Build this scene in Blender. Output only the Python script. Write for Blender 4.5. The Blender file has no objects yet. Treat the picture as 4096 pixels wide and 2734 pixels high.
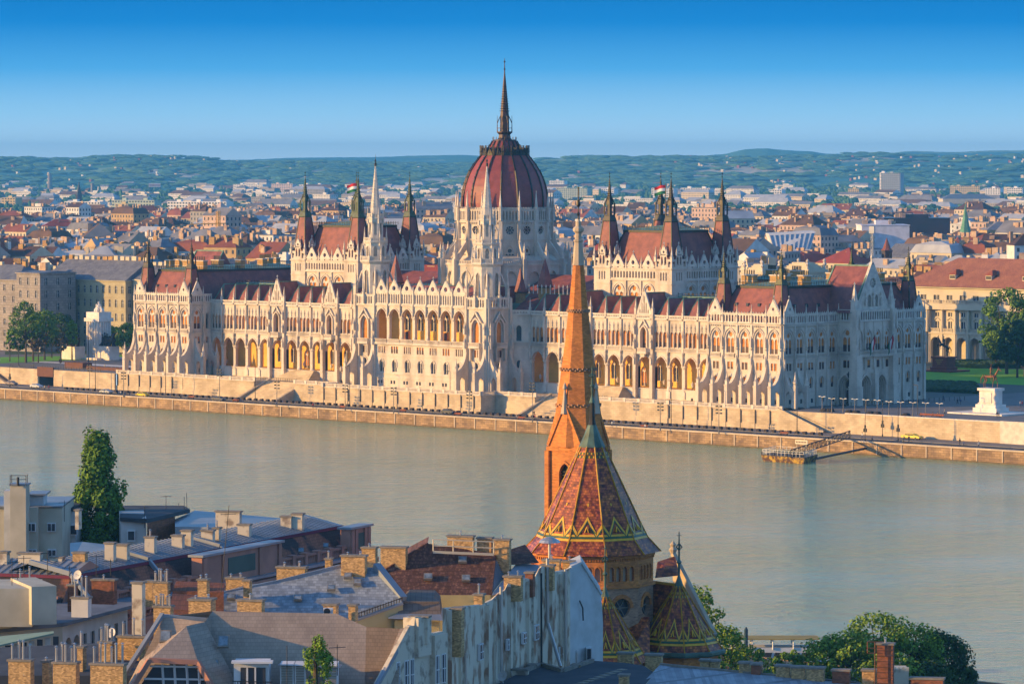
import bpy, math, random
from math import sin, cos, pi, radians as R_, sqrt, acos, atan2, hypot
from mathutils import Vector
# ---------------------------------------------------------------- camera, world, sun, exposure
SC = bpy.context.scene
F_, PSI, CX, CY, CH, PIT = 16333.772, .7712, 848.72, -840.01, 75.03, .0443
cd = bpy.data.cameras.new('camera'); cam = bpy.data.objects.new('camera', cd); SC.collection.objects.link(cam)
cd.sensor_width = 36; cd.lens = F_ / 4096 * 36; cd.clip_start = 5; cd.clip_end = 80000
cam.location = (CX, CY, CH); cam.rotation_euler = (pi/2 - PIT, 0, PSI); SC.camera = cam
SUN_AZ, SUN_EL = R_(36), R_(11.2)          # azimuth: from -Y towards -X
wd = bpy.data.worlds.new("World"); SC.world = wd; wd.use_nodes = True
nt = wd.node_tree; nt.nodes.clear()
N_ = nt.nodes.new; L_ = nt.links.new
out = N_('ShaderNodeOutputWorld'); bg = N_('ShaderNodeBackground'); sky = N_('ShaderNodeTexSky')
sky.sky_type = 'NISHITA'; sky.sun_disc = False; sky.sun_elevation = SUN_EL
sky.sun_rotation = pi + SUN_AZ; sky.altitude = 150; sky.dust_density = .6; sky.ozone_density = 4.5
tc = N_('ShaderNodeTexCoord'); sx = N_('ShaderNodeSeparateXYZ'); L_(tc.outputs['Generated'], sx.inputs[0])
cr = N_('ShaderNodeValToRGB'); mr = N_('ShaderNodeMapRange')
mr.inputs['From Min'].default_value = -.002; mr.inputs['From Max'].default_value = .045
L_(sx.outputs['Z'], mr.inputs['Value']); L_(mr.outputs[0], cr.inputs[0])
def lin(r, g, b):
    f = lambda c: ((c/255 + .055)/1.055)**2.4 if c > 10.3 else c/255/12.92
    return (f(r), f(g), f(b), 1)
el = cr.color_ramp.elements; el[0].position = 0; el[0].color = (.80, 1.0, 1.15, 1); el[1].position = 1; el[1].color = lin(0, 116, 196)
for p_, c_ in ((.28, (160, 216, 252)), (.52, (80, 174, 236)), (.76, (12, 136, 214))):
    e_ = el.new(p_); e_.color = lin(*c_)
SKYK = .15
sc_ = N_('ShaderNodeVectorMath'); sc_.operation = 'SCALE'; sc_.inputs['Scale'].default_value = .46/SKYK
L_(cr.outputs[0], sc_.inputs[0])
mx = N_('ShaderNodeMix'); mx.data_type = 'RGBA'
m2 = N_('ShaderNodeMapRange'); m2.inputs['From Min'].default_value = .045; m2.inputs['From Max'].default_value = .16
L_(sx.outputs['Z'], m2.inputs['Value']); L_(m2.outputs[0], mx.inputs['Factor'])
L_(sc_.outputs[0], mx.inputs[6]); L_(sky.outputs[0], mx.inputs[7])
L_(mx.outputs[2], bg.inputs[0]); bg.inputs[1].default_value = SKYK; L_(bg.outputs[0], out.inputs[0])
sl = bpy.data.lights.new('sun', 'SUN'); sl.energy = 3.3; sl.angle = R_(.5); sl.color = (1, .59, .17)
so = bpy.data.objects.new('sun', sl); SC.collection.objects.link(so)
sd = Vector((-sin(SUN_AZ)*cos(SUN_EL), -cos(SUN_AZ)*cos(SUN_EL), sin(SUN_EL)))
so.rotation_euler = sd.to_track_quat('Z', 'Y').to_euler(); so.location = (0, 0, 400)
SC.view_settings.view_transform = 'Standard'; SC.view_settings.look = 'None'
SC.view_settings.exposure = 1.15; SC.view_settings.gamma = 1
SC.cycles.max_bounces = 6; SC.cycles.transparent_max_bounces = 6; SC.cycles.volume_bounces = 0
# ---------------------------------------------------------------- pixel -> world helpers (full size photo pixels)
fw = (-sin(PSI)*cos(PIT), cos(PSI)*cos(PIT), -sin(PIT)); rt = (cos(PSI), sin(PSI), 0)
up = (rt[1]*fw[2]-rt[2]*fw[1], rt[2]*fw[0]-rt[0]*fw[2], rt[0]*fw[1]-rt[1]*fw[0])
C0 = Vector((CX, CY, CH)); FWH = Vector((-sin(PSI), cos(PSI), 0)); RT = Vector(rt)
def ray(x, y):
    a, b = (x-2048)/F_, (1367-y)/F_
    return Vector([fw[i]+rt[i]*a+up[i]*b for i in range(3)])
def PZ(x, y, z): d = ray(x, y); return C0 + d*((z-CH)/d.z)
def PY(x, y, Y): d = ray(x, y); return C0 + d*((Y-CY)/d.y)
def PX(x, y, X): d = ray(x, y); return C0 + d*((X-CX)/d.x)
def PD(x, y, D): d = ray(x, y); return C0 + d*(D/d.dot(FWH))
def proj(p):
    v = Vector(p)-C0; d = v.dot(Vector(fw)); return 2048+F_*v.dot(RT)/d, 1367-F_*v.dot(Vector(up))/d
rnd = random.Random(7)
# ---------------------------------------------------------------- materials
MATS = {}
def mat(name, c, c2=None, rough=.85, nscale=.3, mixr=(.35, .65), brick=None, bump=0, metal=0, spec=.3, stretch=(1, 1, 1), emis=0, mortar=.6, shape='uz', detail=5):
    """Procedural material: noise between c and c2, optional brick/tile courses in (x+y, z)."""
    m = bpy.data.materials.new(name); m.use_nodes = True; t = m.node_tree; n = t.nodes.new; l = t.links.new
    b = t.nodes['Principled BSDF']; b.inputs['Roughness'].default_value = rough; b.inputs['Metallic'].default_value = metal
    b.inputs['Specular IOR Level'].default_value = spec
    c = (*c, 1) if len(c) == 3 else c; c2 = c2 or tuple(v*.8 for v in c[:3]); c2 = (*c2[:3], 1)
    g = n('ShaderNodeNewGeometry'); mp = n('ShaderNodeVectorMath'); mp.operation = 'MULTIPLY'; mp.inputs[1].default_value = stretch
    l(g.outputs['Position'], mp.inputs[0])
    no = n('ShaderNodeTexNoise'); no.inputs['Scale'].default_value = nscale; no.inputs['Detail'].default_value = detail; l(mp.outputs[0], no.inputs['Vector'])
    rp = n('ShaderNodeMapRange'); rp.inputs['From Min'].default_value = mixr[0]; rp.inputs['From Max'].default_value = mixr[1]; l(no.outputs['Fac'], rp.inputs[0])
    mi = n('ShaderNodeMix'); mi.data_type = 'RGBA'; mi.inputs[6].default_value = c; mi.inputs[7].default_value = c2; l(rp.outputs[0], mi.inputs[0])
    col = mi.outputs[2]
    if brick:
        w, h, var = brick[:3]
        s = n('ShaderNodeSeparateXYZ'); l(g.outputs['Position'], s.inputs[0]); ad = n('ShaderNodeMath'); l(s.outputs[0], ad.inputs[0]); l(s.outputs[1], ad.inputs[1])
        cb = n('ShaderNodeCombineXYZ'); l(ad.outputs[0], cb.inputs[0]); l(s.outputs[2], cb.inputs[1])
        br = n('ShaderNodeTexBrick'); br.inputs['Scale'].default_value = 1; br.inputs['Brick Width'].default_value = w; br.inputs['Row Height'].default_value = h
        br.inputs['Mortar Size'].default_value = h*.06; br.inputs['Color1'].default_value = (1-var,)*3+(1,); br.inputs['Color2'].default_value = (1+var*.4,)*3+(1,)
        br.inputs['Mortar'].default_value = (mortar,)*3+(1,); br.inputs['Bias'].default_value = 0; l(cb.outputs[0], br.inputs['Vector'])
        mu = n('ShaderNodeMix'); mu.data_type = 'RGBA'; mu.blend_type = 'MULTIPLY'; mu.inputs[0].default_value = 1; l(col, mu.inputs[6]); l(br.outputs['Color'], mu.inputs[7]); col = mu.outputs[2]
        if bump:
            bp = n('ShaderNodeBump'); bp.inputs['Strength'].default_value = bump; bp.inputs['Distance'].default_value = .03; l(br.outputs['Fac'], bp.inputs['Height']); bp.invert = True; l(bp.outputs[0], b.inputs['Normal'])
    elif bump:
        bp = n('ShaderNodeBump'); bp.inputs['Strength'].default_value = bump; bp.inputs['Distance'].default_value = .1; l(no.outputs['Fac'], bp.inputs['Height']); l(bp.outputs[0], b.inputs['Normal'])
    l(col, b.inputs['Base Color']); MATS[name] = m
    return m
ST = mat('limestone', (.64, .55, .45), (.42, .35, .28), nscale=.3, mixr=(.45, .7), stretch=(1, 1, .35), brick=(1.3, .55, .06), mortar=.86)
ST2 = mat('trim_stone', (.68, .60, .50), (.52, .45, .38), nscale=.8)
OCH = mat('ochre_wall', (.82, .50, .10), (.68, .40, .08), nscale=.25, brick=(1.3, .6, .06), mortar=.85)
RW = mat('river_wall', (.42, .27, .14), (.24, .155, .09), nscale=.25, brick=(1.6, .6, .35), mortar=.45, bump=.4)
RT_ = mat('roof_tile', (.30, .095, .072), (.19, .06, .052), nscale=.5, rough=.6, brick=(.5, .3, .12), mortar=.8)
GRN = mat('copper_green', (.17, .30, .22), (.09, .15, .10), nscale=.5, rough=.6)
BRZ = mat('dark_bronze', (.05, .036, .024), (.03, .032, .024), nscale=1.5, rough=.5, metal=.3)
BLD = mat('wood_blind', (.62, .24, .04), (.45, .16, .03), nscale=1.2)
DRK = mat('window_rail', (.07, .022, .014), rough=.5)
GLS = mat('window_glass', (.022, .026, .034), (.05, .055, .06), rough=.15, spec=.6, nscale=.4)
# ---------------------------------------------------------------- mesh builder
class MB:
    def __init__(s): s.v = []; s.f = []; s.m = []; s.k = 0
    def face(s, pts, k=None):
        i = len(s.v); s.v += [tuple(p) for p in pts]; s.f.append(tuple(range(i, i+len(pts)))); s.m.append(s.k if k is None else k)
    def add(s, vs, fs, k=None):
        i = len(s.v); s.v += [tuple(p) for p in vs]; s.f += [tuple(i+j for j in f) for f in fs]; s.m += [s.k if k is None else k]*len(fs)
    def hexa(s, a, b, k=None):          # bottom quad a, top quad b
        s.add(list(a)+list(b), [(3, 2, 1, 0), (4, 5, 6, 7)]+[(i, (i+1) % 4, 4+(i+1) % 4, 4+i) for i in range(4)], k)
    def box(s, x0, x1, y0, y1, z0, z1, k=None):
        s.hexa([(x0, y0, z0), (x1, y0, z0), (x1, y1, z0), (x0, y1, z0)], [(x0, y0, z1), (x1, y0, z1), (x1, y1, z1), (x0, y1, z1)], k)
    def fbox(s, fr, u0, u1, d0, d1, z0, z1, k=None):
        s.hexa([fr(u0, d0, z0), fr(u1, d0, z0), fr(u1, d1, z0), fr(u0, d1, z0)], [fr(u0, d0, z1), fr(u1, d0, z1), fr(u1, d1, z1), fr(u0, d1, z1)], k)
    def lathe(s, cx, cy, prof, n=8, rot=0, k=None, cap=True, sx=1, sy=1):
        vs = []; fs = []
        for r, z in prof:
            for i in range(n):
                a = rot+2*pi*i/n; vs.append((cx+r*cos(a)*sx, cy+r*sin(a)*sy, z))
        for j in range(len(prof)-1):
            for i in range(n): q = (i+1) % n; fs.append((j*n+i, j*n+q, (j+1)*n+q, (j+1)*n+i))
        if cap: fs.append(tuple(range((len(prof)-1)*n, len(prof)*n))); fs.append(tuple(range(n-1, -1, -1)))
        s.add(vs, fs, k)
    def beam(s, a, b, w, k=None, n=4, w2=None):
        a = Vector(a); b = Vector(b); d = (b-a).normalized(); t = Vector((0, 0, 1)) if abs(d.z) < .9 else Vector((1, 0, 0))
        p = d.cross(t).normalized(); q = d.cross(p); w2 = w if w2 is None else w2; vs = []
        for c, ww in ((a, w), (b, w2)):
            for i in range(n): an = pi/n+2*pi*i/n; vs.append(c+(p*cos(an)+q*sin(an))*ww*.5*(1.414 if n == 4 else 1))
        s.add(vs, [(i, (i+1) % n, n+(i+1) % n, n+i) for i in range(n)]+[tuple(range(n-1, -1, -1)), tuple(range(n, 2*n))], k)
    def merge(s, o):
        i = len(s.v); s.v += o.v; s.f += [tuple(i+j for j in f) for f in o.f]; s.m += o.m
    def dist(s): p = s.v[0]; return hypot(p[0]-CX, p[1]-CY)
    def build(s, name, mats, parent=None, base=None):
        if not isinstance(mats, (list, tuple)): mats = [mats]
        if parent is not None:
            r = parent
            while r.parent: r = r.parent
            o = Vector(r.location)
        else: o = Vector(base if base is not None else s.basept())
        me = bpy.data.meshes.new(name); me.from_pydata([(v[0]-o.x, v[1]-o.y, v[2]-o.z) for v in s.v], [], s.f)
        for m in mats: me.materials.append(m)
        if len(mats) > 1: me.polygons.foreach_set('material_index', s.m)
        me.update(); ob = bpy.data.objects.new(name, me); SC.collection.objects.link(ob)
        if parent is not None: ob.parent = parent
        else: ob.location = o
        return ob
    def basept(s):
        n = len(s.v); return (sum(v[0] for v in s.v)/n, sum(v[1] for v in s.v)/n, min(v[2] for v in s.v))
def tag(o, label=None, cat=None, group=None, kind=None):
    if label: o['label'] = label
    if cat: o['category'] = cat
    if group: o['group'] = group
    if kind: o['kind'] = kind
    return o
def empty(name, loc, label, cat, group=None):
    o = bpy.data.objects.new(name, None); SC.collection.objects.link(o); o.location = loc; o.empty_display_size = 2
    return tag(o, label, cat, group)
def emit(items, name, mats, parent, limit=95):
    items = sorted([i for i in items if i.v], key=lambda m: m.dist())
    for m in items[:limit]: m.build(name, mats, parent)
    if len(items) > limit:
        a = MB()
        for m in items[limit:]: a.merge(m)
        tag(a.build(name, mats, parent), kind='stuff')
def Fr(ox, oy, dx, dy):
    L = hypot(dx, dy); dx /= L; dy /= L
    return lambda u, d, z: (ox+u*dx+d*dy, oy+u*dy-d*dx, z)
def arcpts(c, a, hs, rise, n=4):
    if rise <= 0: return [(c-a, hs), (c+a, hs)]
    if rise < a: rise = a
    Rr = (a*a+rise*rise)/(2*a); te = acos(max(-1, min(1, (Rr-a)/Rr)))
    l = [(c-a+Rr-Rr*cos(te*i/n), hs+Rr*sin(te*i/n)) for i in range(n+1)]
    return l+[(2*c-x, z) for x, z in reversed(l[:-1])]
def cell(mb, fr, u0, u1, z0, z1, hc, ha, hz0, hs, rise, d=0, depth=.4, n=4, circ=False, k=None, sill=True):
    """wall rectangle with one arched, square or round opening and its reveals"""
    top = arcpts(hc, ha, hs, rise, n)
    bot = [(x, 2*hs-z) for x, z in top] if circ else [(hc-ha, hz0), (hc+ha, hz0)]
    if hc-ha > u0+1e-4: mb.face([fr(u0, d, z0), fr(hc-ha, d, z0), fr(hc-ha, d, z1), fr(u0, d, z1)], k)
    if u1 > hc+ha+1e-4: mb.face([fr(hc+ha, d, z0), fr(u1, d, z0), fr(u1, d, z1), fr(hc+ha, d, z1)], k)
    for p, q in zip(top[:-1], top[1:]): mb.face([fr(p[0], d, p[1]), fr(q[0], d, q[1]), fr(q[0], d, z1), fr(p[0], d, z1)], k)
    for p, q in zip(bot[:-1], bot[1:]):
        if p[1] > z0+1e-3 or q[1] > z0+1e-3: mb.face([fr(p[0], d, z0), fr(q[0], d, z0), fr(q[0], d, q[1]), fr(p[0], d, p[1])], k)
    ring = top+list(reversed(bot))
    for i in range(len(ring)):
        p, q = ring[i], ring[(i+1) % len(ring)]
        if abs(p[0]-q[0])+abs(p[1]-q[1]) > 1e-4 and (sill or p[1] > hz0 or q[1] > hz0 or circ): mb.face([fr(p[0], d, p[1]), fr(q[0], d, q[1]), fr(q[0], d-depth, q[1]), fr(p[0], d-depth, p[1])], k)
def ringm(mb, fr, c, a, hs, rise, w, d, pr, legs=0, k=None):
    i = arcpts(c, a, hs, rise); o = arcpts(c, a+w, hs, rise+w*1.2)
    if legs: i = [(c-a, hs-legs)]+i+[(c+a, hs-legs)]; o = [(c-a-w, hs-legs)]+o+[(c+a+w, hs-legs)]
    for j in range(len(i)-1):
        mb.face([fr(i[j][0], d+pr, i[j][1]), fr(i[j+1][0], d+pr, i[j+1][1]), fr(o[j+1][0], d+pr, o[j+1][1]), fr(o[j][0], d+pr, o[j][1])], k)
        mb.face([fr(o[j][0], d+pr, o[j][1]), fr(o[j+1][0], d+pr, o[j+1][1]), fr(o[j+1][0], d, o[j+1][1]), fr(o[j][0], d, o[j][1])], k)
        mb.face([fr(i[j][0], d+pr, i[j][1]), fr(i[j+1][0], d+pr, i[j+1][1]), fr(i[j+1][0], d, i[j+1][1]), fr(i[j][0], d, i[j][1])], k)
def pinnacle(x, y, z0, z1, w=.7, sh=.35):
    """crocketed gothic pinnacle"""
    m = MB(); zs = z0+(z1-z0)*sh
    m.box(x-w/2, x+w/2, y-w/2, y+w/2, z0, zs); m.box(x-w*.62, x+w*.62, y-w*.62, y+w*.62, zs, zs+w*.18)
    for a in range(4): ax, ay = cos(a*pi/2), sin(a*pi/2); m.lathe(x+ax*w*.5, y+ay*w*.5, [(w*.16, zs+w*.18), (w*.02, zs+w*1.1)], 4)
    m.lathe(x, y, [(w*.55, zs+w*.18), (w*.07, z1-w*.35)], 4, pi/4)
    h = z1-zs; nn = 4
    for i in range(1, nn):
        z = zs+h*i/nn; r = w*.42*(1-i/nn)+w*.16
        m.lathe(x, y, [(r*.6, z-w*.1), (r, z), (r*.5, z+w*.16)], 4, 0 if i % 2 else pi/4)
    m.lathe(x, y, [(w*.07, z1-w*.6), (w*.24, z1-w*.4), (w*.05, z1)], 4)
    return m
def spire(x, y, z0, z1, r0, r1, zn, zl, rl, n=4, crock=8, rod=.12):
    """dark bronze lantern and spirelet: neck z0..zn, lantern zn..zl, needle to z1"""
    m = MB(); rot = pi/n
    m.lathe(x, y, [(r0, z0), (r0*1.12, z0+.25), (r1, zn-.4), (rl*1.12, zn-.15), (rl*1.12, zn)], n, rot)
    for i in range(n): a = rot+2*pi*i/n; m.beam((x+cos(a)*rl, y+sin(a)*rl, zn), (x+cos(a)*rl, y+sin(a)*rl, zl+.5), rl*.22)
    m.lathe(x, y, [(rl*.5, zn), (rl*.45, zl)], n, rot)
    for i in range(n): a = rot+2*pi*i/n; m.beam((x+cos(a)*rl, y+sin(a)*rl, zl+.3), (x+cos(a)*rl*.2, y+sin(a)*rl*.2, zl+(z1-zl)*.3), rl*.14)
    m.lathe(x, y, [(rl*.8, zl), (rl*.45, zl+(z1-zl)*.22), (rod*.6, zl+(z1-zl)*.8)], n, rot)
    for i in range(1, crock):
        t = i/crock; z = zl+(z1-zl)*(.1+.65*t); r = rl*.62*(1-t)+rod; m.lathe(x, y, [(r*.7, z), (r*1.25, z+.15), (r*.6, z+.3)], n, rot+(i % 2)*rot)
    m.lathe(x, y, [(rod*.6, zl+(z1-zl)*.78), (rod*.35, z1)], 4)
    for t in (.84, .93): z = zl+(z1-zl)*t; m.lathe(x, y, [(rod*.4, z-.2), (rod*1.8, z), (rod*.4, z+.2)], 6)
    return m
HAZE_D = 6.5e-5
# ================================================================ THE PARLIAMENT
PAR = empty('parliament_building', (0, 30, 8.5), 'huge pale gothic parliament with dark red ribbed dome and many spires on the far bank', 'parliament')
WIN, PIN, COL, GAB, BAL, BUT = [], [], [], [], [], []
def holepoly(mb, fr, poly, c, r, d, depth, k=None):
    """flat polygon with a round hole (poly convex, c inside)"""
    A = sorted([2*pi*i/12 for i in range(12)]+[atan2(p[1]-c[1], p[0]-c[0]) % (2*pi) for p in poly]); O = []
    for a in A:
        ca, sa = cos(a), sin(a); t = 1e9
        for i in range(len(poly)):
            p, q = poly[i], poly[(i+1) % len(poly)]; ex, ez = q[0]-p[0], q[1]-p[1]; den = ca*ez-sa*ex
            if abs(den) > 1e-9:
                tt = ((p[0]-c[0])*ez-(p[1]-c[1])*ex)/den; uu = ((p[0]-c[0])*sa-(p[1]-c[1])*ca)/den
                if tt > 0 and -1e-6 <= uu <= 1+1e-6: t = min(t, tt)
        O.append((c[0]+ca*t, c[1]+sa*t))
    I = [(c[0]+cos(a)*r, c[1]+sin(a)*r) for a in A]
    for i in range(len(A)):
        j = (i+1) % len(A); mb.face([fr(I[i][0], d, I[i][1]), fr(I[j][0], d, I[j][1]), fr(O[j][0], d, O[j][1]), fr(O[i][0], d, O[i][1])], k)
        mb.face([fr(I[i][0], d, I[i][1]), fr(I[j][0], d, I[j][1]), fr(I[j][0], d-depth, I[j][1]), fr(I[i][0], d-depth, I[i][1])], k)
def gable(fr, u0, u1, z0, za, d=.25, th=.7, hole=.45, crock=7, back=True, hz=.36):
    m = MB(); c = (u0+u1)/2; tri = [(u0, z0), (u1, z0), (c, za)]
    if hole: holepoly(m, fr, tri, (c, z0+(za-z0)*hz), hole, d, th)
    else: m.face([fr(u, d, z) for u, z in tri])
    m.face([fr(u, d-th, z) for u, z in tri]) if not hole else holepoly(m, fr, tri, (c, z0+(za-z0)*hz), hole, d-th, .01)
    for s in (u0, u1): m.face([fr(s, d, z0), fr(c, d, za), fr(c, d-th, za), fr(s, d-th, z0)])
    for s in (u0, u1):     # raking coping and crockets
        a = Vector(fr(s, d-th/2, z0)); b = Vector(fr(c, d-th/2, za+.15)); m.beam(a, b, .42)
        for i in range(1, crock):
            p = a.lerp(b, i/crock); q = p+Vector((0, 0, .34)); m.beam(p, q, .3, w2=.12)
    p = fr(c, d-th/2, za); m.lathe(p[0], p[1], [(.14, za-.1), (.1, za+.7), (.34, za+.85), (.05, za+1.3)], 4)
    GAB.append(m)
def parapet(m, fr, u0, u1, z0, z1, n, d=.25, th=.3):
    """open blind arcade: n lancet openings"""
    w = (u1-u0)/n
    for i in range(n):
        c = u0+w*(i+.5); cell(m, fr, u0+w*i, u0+w*(i+1), z0, z1, c, w*.31, z0+.3, z1-.75, .4, d, th, n=2)
    m.fbox(fr, u0, u1, d-th-.05, d+.12, z1, z1+.16); m.fbox(fr, u0, u1, d-.1, d+.15, z0-.15, z0)
def merlons(m, fr, u0, u1, z, n, d=.1, h=.5):
    w = (u1-u0)/n
    for i in range(n):
        c = u0+w*(i+.5); m.face([fr(c-w*.4, d, z), fr(c+w*.4, d, z), fr(c, d, z+h)]); m.face([fr(c, d-w*.3, z), fr(c, d+w*.3, z), fr(c, d, z+h)])
def balu(m, fr, u0, u1, z0, h=1.0, d=.3, step=.42, th=.3):
    n = max(2, int((u1-u0)/step)); w = (u1-u0)/n
    m.fbox(fr, u0, u1, d-th, d, z0, z0+.2); m.fbox(fr, u0, u1, d-th-.03, d+.05, z0+h-.18, z0+h)
    for i in range(n): c = u0+w*(i+.5); m.fbox(fr, c-w*.27, c+w*.27, d-th*.8, d-th*.2, z0+.2, z0+h-.18)
def pane(fr, u0, u1, z0, z1, d, split=.3, k0=0, both=None):
    """window: coloured blinds with darker rail below; slots: blind, rail, glass, stone"""
    m = MB(); zs = z0+(z1-z0)*split
    if both == 'g': m.face([fr(u0, d, z0), fr(u1, d, z0), fr(u1, d, z1), fr(u0, d, z1)], 2)
    else:
        m.face([fr(u0, d, zs), fr(u1, d, zs), fr(u1, d, z1), fr(u0, d, z1)], 0)
        if split > 0: m.fbox(fr, u0, u1, d, d+.1, z0, zs, 1)
    return m
def gothic_window(wall, fr, u0, u1, z0, z1, c, a, zb, zs, rise, lights=2, rose=True, d=0, style=None, split=None, mould=True):
    """deep pointed opening with lancets and a roundel; adds wall faces and one window"""
    cell(wall, fr, u0, u1, z0, z1, c, a, zb, zs, rise, d, .3)
    if mould: ringm(wall, fr, c, a, zs, rise, .3, d, .16, legs=1.2)
    w = 2*a/lights; zl = zs-.25 if rose else zs+rise*.3; d2 = d-.24; zt = zs+rise
    split = (rnd.choice([.28, .3, .3, .34, .22]) if split is None else split)
    zl1 = zl+w*.42+.12
    m = pane(fr, c-a, c+a, zb, zt, d2-.2, split, both=style); m.k = 3
    for i in range(lights):
        cc = c-a+w*(i+.5); cell(m, fr, c-a+w*i, c-a+w*(i+1), zb, zl1, cc, w*.40, zb+.05, zl-w*.1, w*.44, d2, .18, n=2, k=3)
    if rose: r = min((zt-zl1)*.40, a*.46); cell(m, fr, c-a, c+a, zl1, zt, c, r, zl1, zl1+r*1.12, r, d2, .18, n=2, circ=True, k=3)
    else: m.face([fr(c-a, d2, zl1), fr(c+a, d2, zl1), fr(c+a, d2, zt), fr(c-a, d2, zt)], 3)
    WIN.append(m)
def sq_windows(wall, fr, u0, u1, z0, z1, c, w, zb, zt, n=2, d=0, style=None):
    cell(wall, fr, u0, u1, z0, z1, c, w/2, zb, zt, 0, d, .5)
    m = pane(fr, c-w/2, c+w/2, zb, zt, d-.28, rnd.choice([0, .3, .6, .9]), both=style); s = w/n
    for i in range(1, n): m.fbox(fr, c-w/2+s*i-.14, c-w/2+s*i+.14, d-.27, d-.02, zb, zt, 3)
    for i in range(n): m.fbox(fr, c-w/2+s*i, c-w/2+s*(i+1), d-.26, d-.22, (zb+zt)/2-.04, (zb+zt)/2+.04, 1)
    WIN.append(m); wall.fbox(fr, c-w/2-.15, c+w/2+.15, d, d+.12, zb-.22, zb-.04)
def fin(fr, u, d0=.5, d1=4.4, zt=20, zb=14.3, zg=8.5, th=1.0, tip=18.2):
    """flying buttress fin with arched passage, front pier and pinnacle"""
    m = MB(); c = (d0+d1)/2-.2; a = .95; w = th/2
    prof = [(d0, zt), (d0+.5, zt-2.2), (d0+1.3, zt-4), (d0+2.4, zt-5.2), (d1-.6, zb)]
    arch = arcpts(c, a, 11.4, 1.5, 3); base = [(d0-.6, zg)]+[(d0-.6, zt)]+prof+[(d1-.6, zg)]
    # side faces: columns from arch to profile
    xs = sorted(set([round(p[0], 3) for p in prof+arch]+[round(d0-.6, 3)]))
    def top(x):
        P = [(d0-.6, zt)]+prof
        for p, q in zip(P[:-1], P[1:]):
            if p[0]-1e-6 <= x <= q[0]+1e-6: return p[1]+(q[1]-p[1])*(x-p[0])/max(q[0]-p[0], 1e-6)
        return zb
    def bot(x):
        if x < c-a-1e-6 or x > c+a+1e-6: return zg
        for p, q in zip(arch[:-1], arch[1:]):
            if p[0]-1e-6 <= x <= q[0]+1e-6: return p[1]+(q[1]-p[1])*(x-p[0])/max(q[0]-p[0], 1e-6)
        return zg
    for x0, x1 in zip(xs[:-1], xs[1:]):
        e = 1e-4; b0, b1 = bot(x0+e), bot(x1-e)
        for s in (-w, w): m.face([fr(u+s, x0, b0), fr(u+s, x1, b1), fr(u+s, x1, top(x1)), fr(u+s, x0, top(x0))])
        m.face([fr(u-w, x0, top(x0)), fr(u+w, x0, top(x0)), fr(u+w, x1, top(x1)), fr(u-w, x1, top(x1))])
        if b0 > zg+.1: m.face([fr(u-w, x0, b0), fr(u+w, x0, b0), fr(u+w, x1, b1), fr(u-w, x1, b1)])
    for x in (c-a, c+a): m.face([fr(u-w, x, zg), fr(u+w, x, zg), fr(u+w, x, 11.4), fr(u-w, x, 11.4)])
    m.fbox(fr, u-w*1.08, u+w*1.08, d1-.6, d1+.5, zg-1, zb); m.fbox(fr, u-w*1.2, u+w*1.2, d1-.7, d1+.62, zb-.3, zb+.1)
    BUT.append(m); p = fr(u, d1-.05, 0); PIN.append(pinnacle(p[0], p[1], zb+.1, tip, .8, .25))
def pilaster(fr, u, z0, z1, w=.85, d=.5, steps=True, tip=None, top=None):
    m = MB(); m.fbox(fr, u-w/2, u+w/2, -.05, d, z0, z0+(z1-z0)*.55); m.fbox(fr, u-w*.42, u+w*.42, -.05, d*.75, z0+(z1-z0)*.55, z1)
    if steps:
        for z in (z0+(z1-z0)*.55, z0+(z1-z0)*.78):
            m.fbox(fr, u-w*.3, u+w*.3, d*.5, d*1.5, z-1.2, z); p = fr(u, d, 0); m.lathe(p[0], p[1], [(.42, z), (.05, z+1.9)], 4, pi/4)
            m.lathe(p[0], p[1], [(.5, z-1.5), (.2, z-1.9)], 4, pi/4)
    BUT.append(m)
    if tip: p = fr(u, .2, 0); PIN.append(pinnacle(p[0], p[1], top, tip, .62, .3))
def sketch_pav(wall, fr, lines, ends=(), finl=True, arch_z=22.9, low=True, zt=33.5, skip=()):
    """five storey end pavilion front: bays between consecutive u in lines"""
    for i, (a, b) in enumerate(zip(lines[:-1], lines[1:])):
        c = (a+b)/2
        if low:
            cell(wall, fr, a, b, 7.5, 12.9, c+.55, .5, 9.3, 10.5, 0, 0, .3); WIN.append(pane(fr, c, c+1.1, 9.3, 10.5, -.25, 0, both='g'))
            gothic_window(wall, fr, a, b, 12.9, 17.8, c, .72, 13.3, 15.5, 1.0, 1, False, split=.35 if finl else .4)
        sq_windows(wall, fr, a, b, 17.8, 21.3, c, 2.1, 18.3, 20.3)
        gothic_window(wall, fr, a, b, 21.3, 30.7, c, 1.42, 22.8, 26.6, 2.3)
        ringm(wall, fr, c, 1.95, 26.9, 2.6, .25, 0, .3)
        balu(wall, fr, c-1.7, c+1.7, 21.5, 1.1, .35); wall.fbox(fr, a, b, 0, .16, 21.2, 21.45); wall.fbox(fr, a, b, 0, .14, 17.5, 17.75)
        wall.fbox(fr, a, b, 0, .3, 30.35, 30.7)
        for j in range(8): u = a+(b-a)*(j+.5)/8; wall.fbox(fr, u-.12, u+.12, 0, .26, 29.95, 30.35)
        m = MB(); parapet(m, fr, a, b, 31.0, zt, 5); merlons(m, fr, a, b, zt+.16, 5); BAL.append(m)
        wall.face([fr(a, 0, 30.7), fr(b, 0, 30.7), fr(b, 0, 31), fr(a, 0, 31)])
        if i in ends: gable(fr, a+.3, b-.3, zt+.1, 37.4, .3)
    for i, u in enumerate(lines):
        if u in skip: continue
        pilaster(fr, u, 7.5, 30.7, tip=36.1, top=31)
        if finl: fin(fr, u)
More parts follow.
